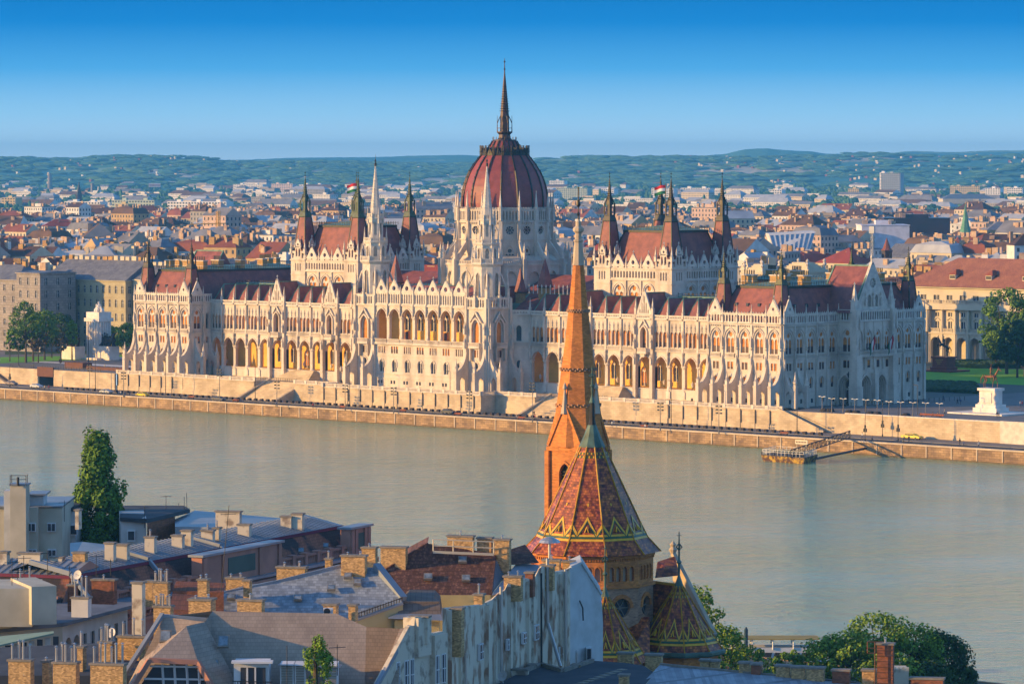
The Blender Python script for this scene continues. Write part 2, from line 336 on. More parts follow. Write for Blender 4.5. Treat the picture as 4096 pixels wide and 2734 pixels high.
def mansard(name, x0, x1, y0, y1, z0, z1, ins, zr=1.0, mats=None, fence=True, par=None):
    """steep tiled slopes, copper band, shallow copper top with iron cresting"""
    m = MB(); i = ins; a = [(x0, y0), (x1, y0), (x1, y1), (x0, y1)]; b = [(x0+i, y0+i), (x1-i, y0+i), (x1-i, y1-i), (x0+i, y1-i)]
    for k in range(4): q = (k+1) % 4; m.face([(*a[k], z0), (*a[q], z0), (*b[q], z1), (*b[k], z1)], 0)
    for k in range(4): m.beam((*a[k], z0), (*b[k], z1), .35, 2)
    m.box(x0+i-.3, x1-i+.3, y0+i-.3, y1-i+.3, z1-.1, z1+.55, 2)
    mx_, my_ = (x0+x1)/2, (y0+y1)/2; hx, hy = max((x1-x0)/2-i-(y1-y0)/2+i, .5) if x1-x0 > y1-y0 else .5, max((y1-y0)/2-i-(x1-x0)/2+i, .5) if y1-y0 > x1-x0 else .5
    t = [(mx_-hx, my_-hy), (mx_+hx, my_-hy), (mx_+hx, my_+hy), (mx_-hx, my_+hy)]; bb = [(x0+i-.5, y0+i-.5), (x1-i+.5, y0+i-.5), (x1-i+.5, y1-i+.5), (x0+i-.5, y1-i+.5)]
    m.hexa([(*p, z1+.55) for p in bb], [(*p, z1+.6+zr) for p in t], 1)
    if fence:
        for k in range(4):
            p, q = Vector((*bb[k], z1+.6)), Vector((*bb[(k+1) % 4], z1+.6)); n = max(2, int((q-p).length/1.0))
            m.beam(p+Vector((0, 0, .7)), q+Vector((0, 0, .7)), .08, 2)
            for j in range(n): s = p.lerp(q, j/n); m.beam(s, s+Vector((0, 0, 1.1)), .09, 2)
    return m.build(name, [RT_, GRN, BRZ], par or PAR)
def hatch(m, p, w, nx, ny, k=2):
    x, y, z = p; m.box(x-w/2-abs(ny)*0, x+w/2, y-w/2, y+w/2, z-.3, z+.45, k)
def chimney(x, y, z, w, d, h, spikes=6):
    m = MB(); m.box(x-w/2, x+w/2, y-d/2, y+d/2, z, z+h, 0); m.box(x-w/2-.2, x+w/2+.2, y-d/2-.2, y+d/2+.2, z+h, z+h+.3, 1); m.box(x-w/2-.1, x+w/2+.1, y-d/2-.1, y+d/2+.1, z+h*.35, z+h*.4, 1)
    for i in range(spikes): xx = x-w/2+w*(i+.5)/spikes; m.box(xx-.12, xx+.12, y-.12, y+.12, z+h+.3, z+h+1.5, 2)
    m.build('chimney', [OCHB, ST2, BRZ], PAR)
OCHB = mat('chimney_brick', (.50, .30, .10), (.36, .21, .08), nscale=1, brick=(.5, .25, .15))
SP = []
for sx in (-1, 1):
    X0 = -134 if sx < 0 else 107
    wall = MB(); fr = Fr(X0, 0, 1, 0); L = [.5+5.2*i for i in range(6)]
    sketch_pav(wall, fr, L, ends=(0, 4))
    for a, b in ((0, .5), (26.5, 27)): wall.face([fr(a, 0, 7.5), fr(b, 0, 7.5), fr(b, 0, 31), fr(a, 0, 31)])
    wall.build('river_front', ST, PAR)
    # roofs and corner spires
    mansard('roof', X0+1.2, X0+25.8, 1.2, 60, 31, 40.4, 4.6 if sx > 0 else 4.4, 1.1)
    for cx in (X0+3.2, X0+23.8):
        for cy in ((3.2, 58) if sx > 0 else (3.2,)):
            m = MB(); m.lathe(cx, cy, [(3.1, 31), (2.75, 34), (1.65, 41.4)], 4, pi/4, 0)
            for a in range(4): an = pi/4+a*pi/2; m.beam((cx+cos(an)*3.1, cy+sin(an)*3.1, 31), (cx+cos(an)*1.65, cy+sin(an)*1.65, 41.4), .3, 1)
            ob = m.build('corner_spire', [RT_, BRZ], PAR)
            spire(cx, cy, 41.3, 51.2, 1.65, 1.45, 43.0, 44.7, 1.25, 4, 8, .1).build('finial', MATS['dark_bronze'] if sx < 0 else mat('verdigris_bronze', (.07, .085, .035), (.04, .035, .025), nscale=1.2, rough=.5, metal=.3), ob)
    # small roof hatches
    for t in range(4):
        u = X0+7.5+t*4.1; m = MB(); m.box(u-.4, u+.4, 3.2, 3.9, 35.4, 36.3); m.build('roof_hatch', GLS, PAR)
    if sx > 0:
        for yy in (9, 14, 19): m = MB(); m.box(X0+23.1, X0+23.9, yy-.4, yy+.4, 35.2, 36.1); m.build('roof_hatch', GLS, PAR)
    # great gabled cross roof over the end portal
    xa, xb = (134+5.6, 126.5) if sx > 0 else (-139.6, -126.5)
    m = MB(); y0, y1, ym = 23.6, 38.6, 31.1
    m.face([(xa, y0-1, 33.5), (xb, y0-1, 33.5), (xb, ym, 46.3), (xa, ym, 46.3)], 0); m.face([(xa, y1+1, 33.5), (xb, y1+1, 33.5), (xb, ym, 46.3), (xa, ym, 46.3)], 0)
    m.face([(xb, y0-1, 33.5), (xb, y1+1, 33.5), (xb, ym, 46.3)], 0); m.beam((xa, ym, 46.3), (xb, ym, 46.3), .4, 1); m.beam((xb, y0-1, 33.5), (xb, ym, 46.3), .4, 1); m.beam((xa-sx*.3, y0-1, 33.5), (xa-sx*.3, ym, 46.3), .5, 1)
    m.build('portal_roof', [RT_, GRN], PAR)
    # inner return of the pavilion (faces the wing) and body
    fr = Fr(-107, 0, 0, 1) if sx < 0 else Fr(107, 61.5, 0, -1)
    if sx < 0:
        wall = MB(); sketch_pav(wall, fr, [.3, 5.0], ends=(0,), finl=False, skip=(.3,))
        gothic_window(wall, fr, 5.0, 8.6, 21.3, 30.7, 6.8, .6, 22.8, 27, 1.0, 1, False, style='g')
        gothic_window(wall, fr, 5.0, 8.6, 17.8, 21.3, 6.8, .45, 18.3, 20.2, 0, 1, False, mould=False)
        cell(wall, fr, 5.0, 8.6, 7.5, 17.8, 6.8, .8, 9, 12, 1.2, 0, .5)
        m = MB(); parapet(m, fr, 5, 8.6, 31, 33.5, 4); BAL.append(m); wall.face([fr(5, 0, 30.7), fr(8.6, 0, 30.7), fr(8.6, 0, 31), fr(5, 0, 31)])
        wall.face([fr(0, 0, 7.5), fr(.3, 0, 7.5), fr(.3, 0, 31), fr(0, 0, 31)]); wall.face([fr(8.6, 0, 7.5), fr(30, 0, 7.5), fr(30, 0, 31), fr(8.6, 0, 31)])
        wall.face([fr(0, 0, 30), fr(5, 0, 30), fr(5, -.5, 30), fr(0, -.5, 30)]); wall.build('side_wall', ST, PAR)
        fin(fr, 2.0, .2, 3.6); fin(fr, 7.6, .2, 3.6)
    body = MB(); body.box(X0+.9, X0+26.1, .9, 60.6, 7.5, 30.9); body.box(X0+.3, X0+26.7, .5, 61, 30.75, 31.0)
    if sx < 0: body.face([(-134, 0, 7.5), (-134, 61, 7.5), (-134, 61, 31), (-134, 0, 31)])
    body.face([(X0, 61.4, 7.5), (X0+27, 61.4, 7.5), (X0+27, 61.4, 31), (X0, 61.4, 31)]); body.build('inner_body', ST, PAR)
# ---- south end front on X = 134
fr = Fr(134, 0, 0, 1)
wall = MB(); sketch_pav(wall, fr, [.4, 5.0, 9.6, 14.2, 18.8, 23.4], ends=(0,), finl=False)
fin(fr, .9, .3, 3.8, zt=19); fin(fr, 6.2, .3, 3.4, zt=19)
sketch_pav(wall, fr, [39.6, 44.0, 47.2, 51.6, 56.4, 61.0], ends=(4,), finl=False)
for a, b in ((0, .4), (61, 61.4)): wall.face([fr(a, 0, 7.5), fr(b, 0, 7.5), fr(b, 0, 31), fr(a, 0, 31)])
wall.build('end_front', ST, PAR)
PX1 = 140.0; frp = Fr(PX1, 23.5, 0, 1); fls = Fr(134, 23.5, 1, 0)     # projecting portal: front and river-side face
wall = MB()
def portal(fr, c, a, u0, u1):
    cell(wall, fr, u0, u1, 7.5, 18.0, c, a, 7.5, 13.6, a*1.35, 0, .5, n=5)
    for j in range(1, 4):
        t = a*(1-.13*j); cell(wall, fr, c-a, c+a, 7.5, 17.8, c, t, 7.5, 13.6, t*1.35, -.5*j, .5, n=5); ringm(wall, fr, c, t, 13.6, t*1.35, .1, -.5*j, .12, legs=5)
    ringm(wall, fr, c, a, 13.6, a*1.35, .4, 0, .3, legs=0)
    m = MB(); m.face([fr(c-a, -2.0, 7.5), fr(c+a, -2, 7.5), fr(c+a, -2, 18), fr(c-a, -2, 18)], 1); m.fbox(fr, c-.1, c+.1, -2, -1.8, 7.5, 16, 3); m.fbox(fr, c-a, c+a, -2, -1.8, 12.4, 12.8, 3); m.build('portal_door', [BLD, DRK, GLS, ST], PAR)
portal(frp, 4.5, 2.1, 0, 7.9); portal(frp, 11.2, 2.1, 7.9, 15.8)
portal(fls, 2.6, 2.1, 0, 6.0)
for i in range(4):
    a = 15.8*i/4; b = 15.8*(i+1)/4; c = (a+b)/2
    sq_windows(wall, frp, a, b, 18, 21.9, c, 1.3, 18.5, 20.6, 1); gothic_window(wall, frp, a, b, 21.9, 31, c, 1.15, 23.2, 26.8, 2.1)
    m = MB(); parapet(m, frp, a, b, 31.3, 34.3, 4); BAL.append(m); wall.face([frp(a, 0, 31), frp(b, 0, 31), frp(b, 0, 31.3), frp(a, 0, 31.3)])
    if i: pilaster(frp, a, 18, 31, .5, .3, True)
balu(wall, frp, .3, 15.5, 22.0, 1.1, 1.4); wall.fbox(frp, .3, 15.5, 0, 1.4, 21.5, 22.0)
sq_windows(wall, fls, 0, 6, 18, 21.5, 3, 2.6, 18.5, 20.6, 2); gothic_window(wall, fls, 0, 6, 21.5, 31, 3, 1.7, 22.9, 26.6, 2.6)
m = MB(); parapet(m, fls, 0, 6, 31.3, 34.3, 6); BAL.append(m); wall.face([fls(0, 0, 31), fls(6, 0, 31), fls(6, 0, 31.3), fls(0, 0, 31.3)])
balu(wall, fls, .5, 5.5, 21.6, 1.1, .35)
fbk = Fr(140, 39.3, -1, 0); wall.face([fbk(0, 0, 7.5), fbk(6, 0, 7.5), fbk(6, 0, 34), fbk(0, 0, 34)])
wall.box(134, 139.4, 24.2, 38.6, 18, 31.2); wall.build('portal_front', ST, PAR)
for (u, v) in ((PX1, 23.5), (PX1, 39.3), (PX1+.1, 31.2)):
    m = MB(); w = 1.25 if v != 31.2 else .8
    m.box(u-w, u+w+.6, v-w, v+w, 7.5, 13.5 if v != 31.2 else 17); m.box(u-w-.1, u+w+.7, v-w-.1, v+w+.1, 13.2, 13.5)
    if v != 31.2:
        m.box(u-w+.1, u+w+.3, v-w+.1, v+w-.1, 13.5, 22); m.box(u-w*.8, u+w*.8, v-w*.8, v+w*.8, 22, 34.5)
        for z in (22, 28, 33.5):
            for q in (-1, 1): PIN.append(pinnacle(u+1.2, v+q*.7, z-4.5, z, .5, .4))
        PIN.append(pinnacle(u-.3, v, 34.5, 42, 1.5, .3))
    else: PIN.append(pinnacle(u+.5, v, 15, 20, .6, .2))
    BUT.append(m)
# big gable wall of the portal
m = MB(); c = 7.9; z0 = 34.3
cell(m, frp, 3.6, 12.2, z0, 39.6, 6.1, .75, z0+.7, 37.4, 1.1, -.3, .4); m2 = MB()
m = MB()
for (a, b, h) in ((5.0, 7.9, 6.4), (7.9, 10.8, 9.4)): cell(m, frp, a, b, z0, 39.3, h, .8, z0+.8, 37.2, 1.3, -.3, .4)
m.face([frp(.9, -.3, z0), frp(5.0, -.3, z0), frp(5.0, -.3, 39.3), frp(3.75, -.3, 39.3)]); m.face([frp(14.9, -.3, z0), frp(10.8, -.3, z0), frp(10.8, -.3, 39.3), frp(12.05, -.3, 39.3)])
holepoly(m, frp, [(3.75, 39.3), (12.05, 39.3), (7.9, 46.9)], (7.9, 41.6), 1.35, -.3, .4)
for h in (6.4, 9.4): m.fbox(frp, h-.08, h+.08, -.6, -.4, z0+.8, 38.4)
for a in range(8): an = a*pi/4; m.beam(frp(7.9, -.5, 41.6), frp(7.9+cos(an)*1.35, -.5, 41.6+sin(an)*1.35), .14)
m.face([frp(.9, -1.1, z0), frp(14.9, -1.1, z0), frp(7.9, -1.1, 46.9)])
for s in (.9, 14.9):
    a = Vector(frp(s, -.7, z0)); b = Vector(frp(7.9, -.7, 47.1)); m.beam(a, b, .8)
    for i in range(1, 14): p = a.lerp(b, i/14)+Vector((0, 0, .3)); m.beam(p, p+Vector((0, 0, .6)), .36, w2=.15)
for u in (4.6, 7.9, 11.2): p = frp(u, .1, 0); m.lathe(p[0], p[1], [(.3, z0+1), (.42, z0+2.4), (.2, z0+3), (.26, z0+3.4), (.05, z0+3.6)], 6); PIN.append(pinnacle(p[0], p[1], z0+3.8, z0+5.6, .5, .3))
m.lathe(*frp(7.9, -.7, 0)[:2], [(.3, 46.6), (.2, 48.2), (.5, 48.6), (.1, 49.4), (.05, 51)], 6)
GAB.append(m)
# ---- wings
GX = {(49.2, 55.6), (73.0, 79.4)}
WL = [31.5, 37.2, 43.2, 49.2, 55.6, 61.3, 67.1, 73.0, 79.4, 85.0, 90.6, 96.2, 101.8, 107.0]
for sx in (-1, 1):
    wall = MB(); arc = MB(); inner = MB(); roof = MB(); bands = MB()
    if sx < 0: fr = Fr(-107, 8.5, 1, 0); Ls = [107-w for w in reversed(WL)]
    else: fr = Fr(0, 8.5, 1, 0); Ls = WL
    u0w, u1w = Ls[0], Ls[-1]
    for a, b in zip(Ls[:-1], Ls[1:]):
        c = (a+b)/2; g = (round(b-a, 1) > 6.2); hw = (b-a)/2
        cell(arc, fr, a, b, 11.3, 21.3, c, hw-.55, 11.3, 17.3, 3.0, 0, 1.0, n=6, sill=False); ringm(arc, fr, c, hw-.55, 17.3, 3.0, .28, 0, .2)
        arc.face([fr(a, 0, 7.5), fr(b, 0, 7.5), fr(b, 0, 11.3), fr(a, 0, 11.3)]); arc.fbox(fr, a, b, 0, .2, 11.05, 11.3)
        # back wall of the arcade with windows
        i = Ls.index(a); fb = lambda u, d, z, f=fr: f(u, d-6.2, z)
        if (sx < 0 and 4 <= i <= 12) or (sx > 0 and i >= 1 and i <= 8):
            if i % 4 == 2: gothic_window(inner, fb, a, b, 11.3, 21.3, c, 1.0, 11.4, 15.4, 1.6, 2, True, style=None, split=.15)
            else: gothic_window(inner, fb, a, b, 11.3, 21.3, c, .95, 13.0, 16.3, 1.5, 2, False, style='g')
            holes = None
        else: inner.face([fb(a, 0, 11.3), fb(b, 0, 11.3), fb(b, 0, 21.3), fb(a, 0, 21.3)]); inner.fbox(fb, a+.1, a+.7, 0, .35, 11.3, 20.5)
        # vault ribs
        for uu in (a,): inner.fbox(fr, uu-.25, uu+.25, -6.1, -1.0, 19.6, 21.2)
        if not g:
            n = 3; w = (b-a-1.0)/3; cell_lo = 22.9
            wall.face([fr(a, 0, 21.3), fr(b, 0, 21.3), fr(b, 0, cell_lo), fr(a, 0, cell_lo)])
            for j in range(3):
                cc = a+.5+w*(j+.5); cell(wall, fr, cc-w/2, cc+w/2, cell_lo, 30.7, cc, w*.38, 23.0, 26.5, .85, 0, .45, n=3)
                ringm(wall, fr, cc, w*.36, 26.5, .85, .12, 0, .12); WIN.append(pane(fr, cc-w*.4, cc+w*.4, 22.95, 27.4, -.36, rnd.choice([.3, .3, .32, 0, .28])))
                m = MB(); m.lathe(*fr(cc, .12, 0)[:2], [(.16, 27.5), (.1, 28.3), (.28, 28.6), (.1, 28.9), (.05, 29.6)], 4); bands.merge(m)
                if j: wall.fbox(fr, cc-w/2-.16, cc-w/2+.16, 0, .3, 22.9, 26.4)
            for s in (a, b-.5): wall.face([fr(s, 0, cell_lo), fr(s+.5, 0, cell_lo), fr(s+.5, 0, 30.7), fr(s, 0, 30.7)])
            balu(wall, fr, a+.4, b-.4, 21.6, 1.2, .4)
            # tent roof over the bay
            y = 8.9; yb = 22; p = [fr(a, -.5, 31.6), fr(b, -.5, 31.6), fr(b, -11.5, 31.9), fr(a, -11.5, 31.9)]; ap = fr(c, -3.0, 36.6); apb = fr(c, -11.5, 36.6)
            roof.face([fr(a+.35, -.8, 31.6), fr(b-.35, -.8, 31.6), ap], 0); roof.face([fr(b-.35, -.8, 31.6), fr(b, -9, 32.2), apb, ap], 0); roof.face([fr(a+.35, -.8, 31.6), ap, apb, fr(a, -9, 32.2)], 0)
            roof.beam(fr(a+.35, -.8, 31.6), ap, .26, 1); roof.beam(fr(b-.35, -.8, 31.6), ap, .26, 1); roof.beam(ap, apb, .3, 1); roof.fbox(fr, a+.2, b-.2, -1.2, -.5, 31.2, 31.8, 1)
            roof.face([fr(a-.3, -1.5, 31.3), fr(a+.5, -1.5, 31.3), fr(a+.5, -9.5, 33.5), fr(a-.3, -9.5, 33.5)], 1)
        else:
            fg = lambda u, d, z, f=fr: f(u, d+.5, z)
            cell(wall, fg, a, b, 21.3, 31.9, c, 1.15, 22.4, 26.6, 2.0, 0, .9); wall.face([fr(a, 0, 21.3), fg(a, 0, 21.3), fg(a, 0, 31.9), fr(a, 0, 31.9)]); wall.face([fr(b, 0, 21.3), fg(b, 0, 21.3), fg(b, 0, 31.9), fr(b, 0, 31.9)])
            WIN.append(pane(fg, c-.75, c+.75, 22.4, 27.6, -.8, .28)); ringm(wall, fg, c, 1.15, 26.6, 2.0, .35, 0, .45, legs=4)
            balu(wall, fg, c-1.7, c+1.7, 21.4, 1.2, 1.2); wall.fbox(fg, c-1.7, c+1.7, 0, 1.2, 20.9, 21.4); wall.fbox(fg, c-.7, c+.7, 0, .7, 20.0, 20.9)
            GAB.append(MB()); m = GAB[-1]; m.beam(fg(c-1.7, .3, 28.2), fg(c, .3, 30.6), .4); m.beam(fg(c+1.7, .3, 28.2), fg(c, .3, 30.6), .4)
            # tall pierced gable
            m = MB(); z0 = 31.9; A, B = a+.5, b-.5; za = 38.6; hw2 = (B-A)/2
            def zr(u): return z0+(za-z0)*(1-abs(u-c)/hw2)
            s = (B-A)/7
            for j in range(1, 6):
                ul, ur = A+s*j, A+s*(j+1); cu = (ul+ur)/2; hz = zr(cu)-1.6
                if hz > z0+.8:
                    zt_ = max(z0+1.2, min(zr(ul), zr(ur))); cell(m, fg, ul, ur, z0, zt_, cu, s*.27, z0+.4, max(z0+.6, zt_-.8), .4, 0, .5, n=2); m.face([fg(ul, 0, zt_), fg(ur, 0, zt_), fg(ur, 0, max(zr(ur), zt_)), fg(cu, 0, zr(cu)), fg(ul, 0, max(zr(ul), zt_))])
            m.face([fg(A, 0, z0), fg(A+s, 0, z0), fg(A+s, 0, zr(A+s))]); m.face([fg(B, 0, z0), fg(B-s, 0, z0), fg(B-s, 0, zr(B-s))]); m.face([fg(A, -.6, z0), fg(B, -.6, z0), fg(c, -.6, za)])
            for q in (A, B):
                aa = Vector(fg(q, -.2, z0)); bb = Vector(fg(c, -.2, za+.2)); m.beam(aa, bb, .5)
                for t in range(1, 10): p = aa.lerp(bb, t/10); m.beam(p, p+Vector((0, 0, .5)), .32, w2=.1)
            m.lathe(*fg(c, -.2, 0)[:2], [(.14, za), (.1, za+.8), (.36, za+1), (.05, za+1.5)], 4); GAB.append(m)
            roof.face([fg(A, -.8, 31.9), fg(c, -.8, 38), fr(c, -11.5, 38), fr(A, -11.5, 31.9)], 0); roof.face([fg(B, -.8, 31.9), fg(c, -.8, 38), fr(c, -11.5, 38), fr(B, -11.5, 31.9)], 0)
            roof.beam(fg(c, -.8, 38), fr(c, -11.5, 38), .3, 1)
        # cornice and parapet
        e = .5 if g else 0
        wall.fbox(fr, a, b, e, e+.45, 30.5, 30.85); m = MB(); fe = lambda u, d, z, f=fr, e=e: f(u, d+e, z)
        n = 9; w = (b-a)/n
        for j in range(n): cell(m, fe, a+w*j, a+w*(j+1), 30.85, 31.75, a+w*(j+.5), w*.3, 31.1, 31.35, w*.3, .35, .2, n=1)
        m.fbox(fe, a, b, .1, .45, 31.75, 31.9); BAL.append(m)
    for i, u in enumerate(Ls):
        gg = any(abs(abs(fr(u, 0, 0)[0])-q) < .1 for p in GX for q in p)
        if i in (0,) and sx < 0 or i == len(Ls)-1 and sx > 0: continue
        m = MB()
        if gg:
            m.fbox(fr, u-.55, u+.55, -1.0, 1.2, 7.5, 20.5); m.fbox(fr, u-.62, u+.62, -1.0, 1.3, 11.0, 11.4); m.fbox(fr, u-.45, u+.45, 0, .95, 20.5, 31.9); BUT.append(m)
            for z in (20.5, 25, 29): PIN.append(pinnacle(*fr(u, 1.25, 0)[:2], z-2.6, z+.6, .55, .5))
            PIN.append(pinnacle(*fr(u, .4, 0)[:2], 31.9, 36.6, .7, .35))
        else:
            p = fr(u, -.45, 0)
            if 0 < i < len(Ls)-1 or True:
                m.lathe(p[0], p[1], [(.8, 9.6), (.8, 11.3), (.62, 11.8), (.5, 12.1), (.47, 16.6), (.52, 16.8), (.85, 17.5)], 12); m.box(p[0]-.75, p[0]+.75, p[1]-.75, p[1]+.75, 8.6, 10.6); m.box(p[0]-.8, p[0]+.8, p[1]-.6, p[1]+.6, 17.4, 17.7); COL.append(m)
            m = MB(); m.lathe(*fr(u, .35, 0)[:2], [(.15, 17.8), (.4, 18.4), (.32, 19.9), (.2, 20.3), (.24, 20.7), (.4, 21.0), (.05, 22.2)], 6); m.fbox(fr, u-.33, u+.33, 0, .45, 21.3, 31.2)
            m.lathe(*fr(u, .4, 0)[:2], [(.3, 25.6), (.38, 26.2), (.05, 27.8)], 4); BUT.append(m); PIN.append(pinnacle(*fr(u, .25, 0)[:2], 31.0, 35.6, .55, .35))
    arc.face([fr(u0w, 0, 21.3), fr(u1w, 0, 21.3), fr(u1w, -1, 21.3), fr(u0w, -1, 21.3)])
    arc.build('arcade', ST, PAR); wall.merge(bands); wall.build('river_front', ST, PAR)
    inner.face([fr(u0w, -.9, 11.3), fr(u1w, -.9, 11.3), fr(u1w, -6.2, 11.3), fr(u0w, -6.2, 11.3)]); inner.face([fr(u0w, -.9, 21.2), fr(u1w, -.9, 21.2), fr(u1w, -6.2, 21.2), fr(u0w, -6.2, 21.2)])
    for u in (u0w+.05, u1w-.05): inner.face([fr(u, 0, 11.3), fr(u, -6.2, 11.3), fr(u, -6.2, 21.3), fr(u, 0, 21.3)])
    inner.build('arcade_wall', OCH, PAR)
    xa, xb = sorted((fr(u0w, 0, 0)[0], fr(u1w, 0, 0)[0]))
    body = MB(); body.box(xa-6, xb+6, 16, 30, 7.5, 31.2); body.box(xa, xb, 9.4, 16, 21.4, 31.0); body.build('wing_body', ST, PAR)
    roof.box(xa, xb, 19, 27, 31.2, 36.9, 1)
    for k in range(int((xb-xa)/1.4)): xx = xa+k*1.4; roof.beam((xx, 19.2, 36.9), (xx, 19.2, 37.9), .1, 2)
    roof.beam((xa, 19.2, 37.5), (xb, 19.2, 37.5), .08, 2)
    roof.build('bay_roofs', [RT_, GRN, BRZ], PAR)
    # rear wing with mansard
    xs = (-108, -78) if sx < 0 else (78, 108)
    b = MB(); b.box(xs[0], xs[1], 46, 61, 7.5, 31); b.build('rear_wing', ST, PAR); mansard('rear_roof', xs[0]-4, xs[1]+4, 44.5, 61, 31, 40.6, 4.4, .9)
    for (cx, cy, w) in (((134-sx*0-11.5)*sx, 12, 5), ((134-17)*sx, 20, 3.6), ((134-11)*sx, 47, 3.0), (118*sx, 40, 2.6)): chimney(cx, cy, 41, w, 2, 2.6)
    for (cx, cy, w) in ((113.5, 10, 4.2), (127, 9, 2.2), (129, 15, 3.2), (113, 26, 2.6), (125, 52, 3)): chimney(cx*sx, cy, 41.2, w, 1.8, 2.4, 5)
    chimney(95*sx, 52, 41, 3.6, 2, 2.6); chimney(84*sx, 54, 41, 3, 2, 2.6)
# chamfered link between central block and right wing
fl = Fr(27.5, 4.3, 4.0, 4.2); wall = MB()
gothic_window(wall, fl, 0, 5.8, 21.4, 30.9, 2.4, .9, 23, 26.6, 1.3, 1, False, style='g'); gothic_window(wall, fl, 0, 5.8, 12, 21.4, 2.4, .8, 13, 16.6, 1.3, 1, False, style='g')
wall.face([fl(0, 0, 7.5), fl(5.8, 0, 7.5), fl(5.8, 0, 12), fl(0, 0, 12)]); balu(wall, fl, .4, 5.4, 21.6, 1.2, .4); wall.fbox(fl, 0, 5.8, 0, .4, 30.5, 30.9)
m = MB(); parapet(m, fl, 0, 5.8, 30.9, 31.9, 7, .3, .2); BAL.append(m)
wall.face([(27.5, 4.3, 31), (31.5, 8.5, 31), (31.5, 20, 31), (20, 20, 31), (20, 4.3, 31)]); wall.build('link_wall', ST, PAR)
m = MB(); m.face([(27.6, 5, 31.4), (31.5, 9, 31.4), (33, 19, 36.9), (22, 19, 36.9)], 0); m.face([(27.6, 5, 31.4), (22, 5, 31.4), (22, 19, 36.9)], 1); m.build('link_roof', [RT_, GRN], PAR)
# ---- central block
fr = Fr(-27.5, -5.3, 1, 0); wall = MB(); inner = MB()
Lc = [8.7+(37.6/7)*i for i in range(8)]
for i, (a, b) in enumerate(zip(Lc[:-1], Lc[1:])):
    c = (a+b)/2; wall.face([fr(a, .1, 7.5), fr(b, .1, 7.5), fr(b, .1, 9), fr(a, .1, 9)])
    for q in (-1.2, 0): cell(wall, fr, c+q-.6 if q else c-.6, c+q+.6 if q else c+.6, 9, 11.3, c+q, .38, 9.6, 10.6, 0, .1, .3); WIN.append(pane(fr, c+q-.4, c+q+.4, 9.6, 10.6, -.15, 0, both='g'))
    wall.face([fr(a, .1, 9), fr(c-1.8, .1, 9), fr(c-1.8, .1, 11.3), fr(a, .1, 11.3)]); wall.face([fr(c+.6, .1, 9), fr(b, .1, 9), fr(b, .1, 11.3), fr(c+.6, .1, 11.3)]); wall.fbox(fr, a, b, 0, .25, 11.15, 11.4)
    gothic_window(wall, fr, a, b, 11.3, 17.8, c, .95, 13.1, 15.6, 1.1, 2, False, style='g'); wall.fbox(fr, a, b, 0, .18, 12.4, 12.6)
    sq_windows(wall, fr, a, b, 17.8, 21.6, c, 2.9, 18.6, 20.6, 3 if i % 2 else 4, style=None); wall.fbox(fr, a, b, 0, .18, 17.7, 17.9)
    wall.fbox(fr, a, b, 0, .7, 21.2, 21.6); balu(wall, fr, a+.1, b-.1, 21.6, 1.25, .65)
    cell(wall, fr, a, b, 22.6, 32.7, c, 2.15, 22.6, 29.0, 2.7, 0, 1.0, n=6, sill=False); ringm(wall, fr, c, 2.15, 29, 2.7, .3, 0, .22)
    fb = lambda u, d, z, f=fr: f(u, d-5.4, z)
    if i: gothic_window(inner, fb, a, b, 22.4, 32.7, c, 1.15, 25.2, 28.6, 2.0, 2, True, style='g', split=0)
    else: inner.face([fb(a, 0, 22.4), fb(b, 0, 22.4), fb(b, 0, 32.7), fb(a, 0, 32.7)])
    if i in (1, 4): m = MB(); m.fbox(fb, c-.9, c+.9, 0, .4, 22.4, 25.0, 0); m.fbox(fb, c-.7, c+.7, .4, .45, 22.6, 24.7, 1); m.build('balcony_door', [BLD, DRK], PAR)
    inner.fbox(fr, max(a-.25, 8.76), a+.25, -5.3, -1.02, 31.2, 32.5)
    m = MB(); parapet(m, fr, a+.3, b-.3, 33.0, 36.4, 5, .15); m.face([fr(a, -.25, 33), fr(b, -.25, 33), fr(b, -.25, 36.5), fr(a, -.25, 36.5)]); BAL.append(m); wall.fbox(fr, a, b, 0, .35, 32.5, 33)
    gable(fr, a+.25, b-.25, 36.4, 40.1, .2, .6, .7, 8, hz=.36)
for i, u in enumerate(Lc):
    if 0 < i < 7:
        p = fr(u, -.45, 0); m = MB(); m.lathe(p[0], p[1], [(.66, 22.6), (.66, 23.2), (.48, 23.6), (.45, 28.3), (.8, 29.1)], 12); m.box(p[0]-.75, p[0]+.75, p[1]-.6, p[1]+.6, 29.0, 29.25); COL.append(m)
    m = MB(); m.lathe(*fr(u, .35, 0)[:2], [(.12, 29.4), (.4, 30), (.3, 31.6), (.2, 32), (.35, 32.4), (.35, 33)], 6); m.fbox(fr, u-.3, u+.3, 0, .45, 33, 36.5); BUT.append(m); PIN.append(pinnacle(*fr(u, .2, 0)[:2], 36.4, 38.6, .55, .3))
wall.build('central_front', ST, PAR)
inner.face([fr(8.7, -1, 22.5), fr(46.3, -1, 22.5), fr(46.3, -5.4, 22.5), fr(8.7, -5.4, 22.5)]); inner.face([fr(8.7, 0, 32.5), fr(46.3, 0, 32.5), fr(46.3, -5.4, 32.5), fr(8.7, -5.4, 32.5)])
for u in (8.76, 46.24): inner.face([fr(u, 0, 22.5), fr(u, -5.4, 22.5), fr(u, -5.4, 32.6), fr(u, 0, 32.6)])
inner.build('loggia_wall', OCH, PAR)
b = MB(); b.box(-19, 19, .7, 34, 7.5, 33.0); b.box(-18.8, 18.8, -4.2, .7, 7.5, 22.3); b.box(-27, 27, 4.4, 20, 7.5, 31); b.build('central_body', ST, PAR)
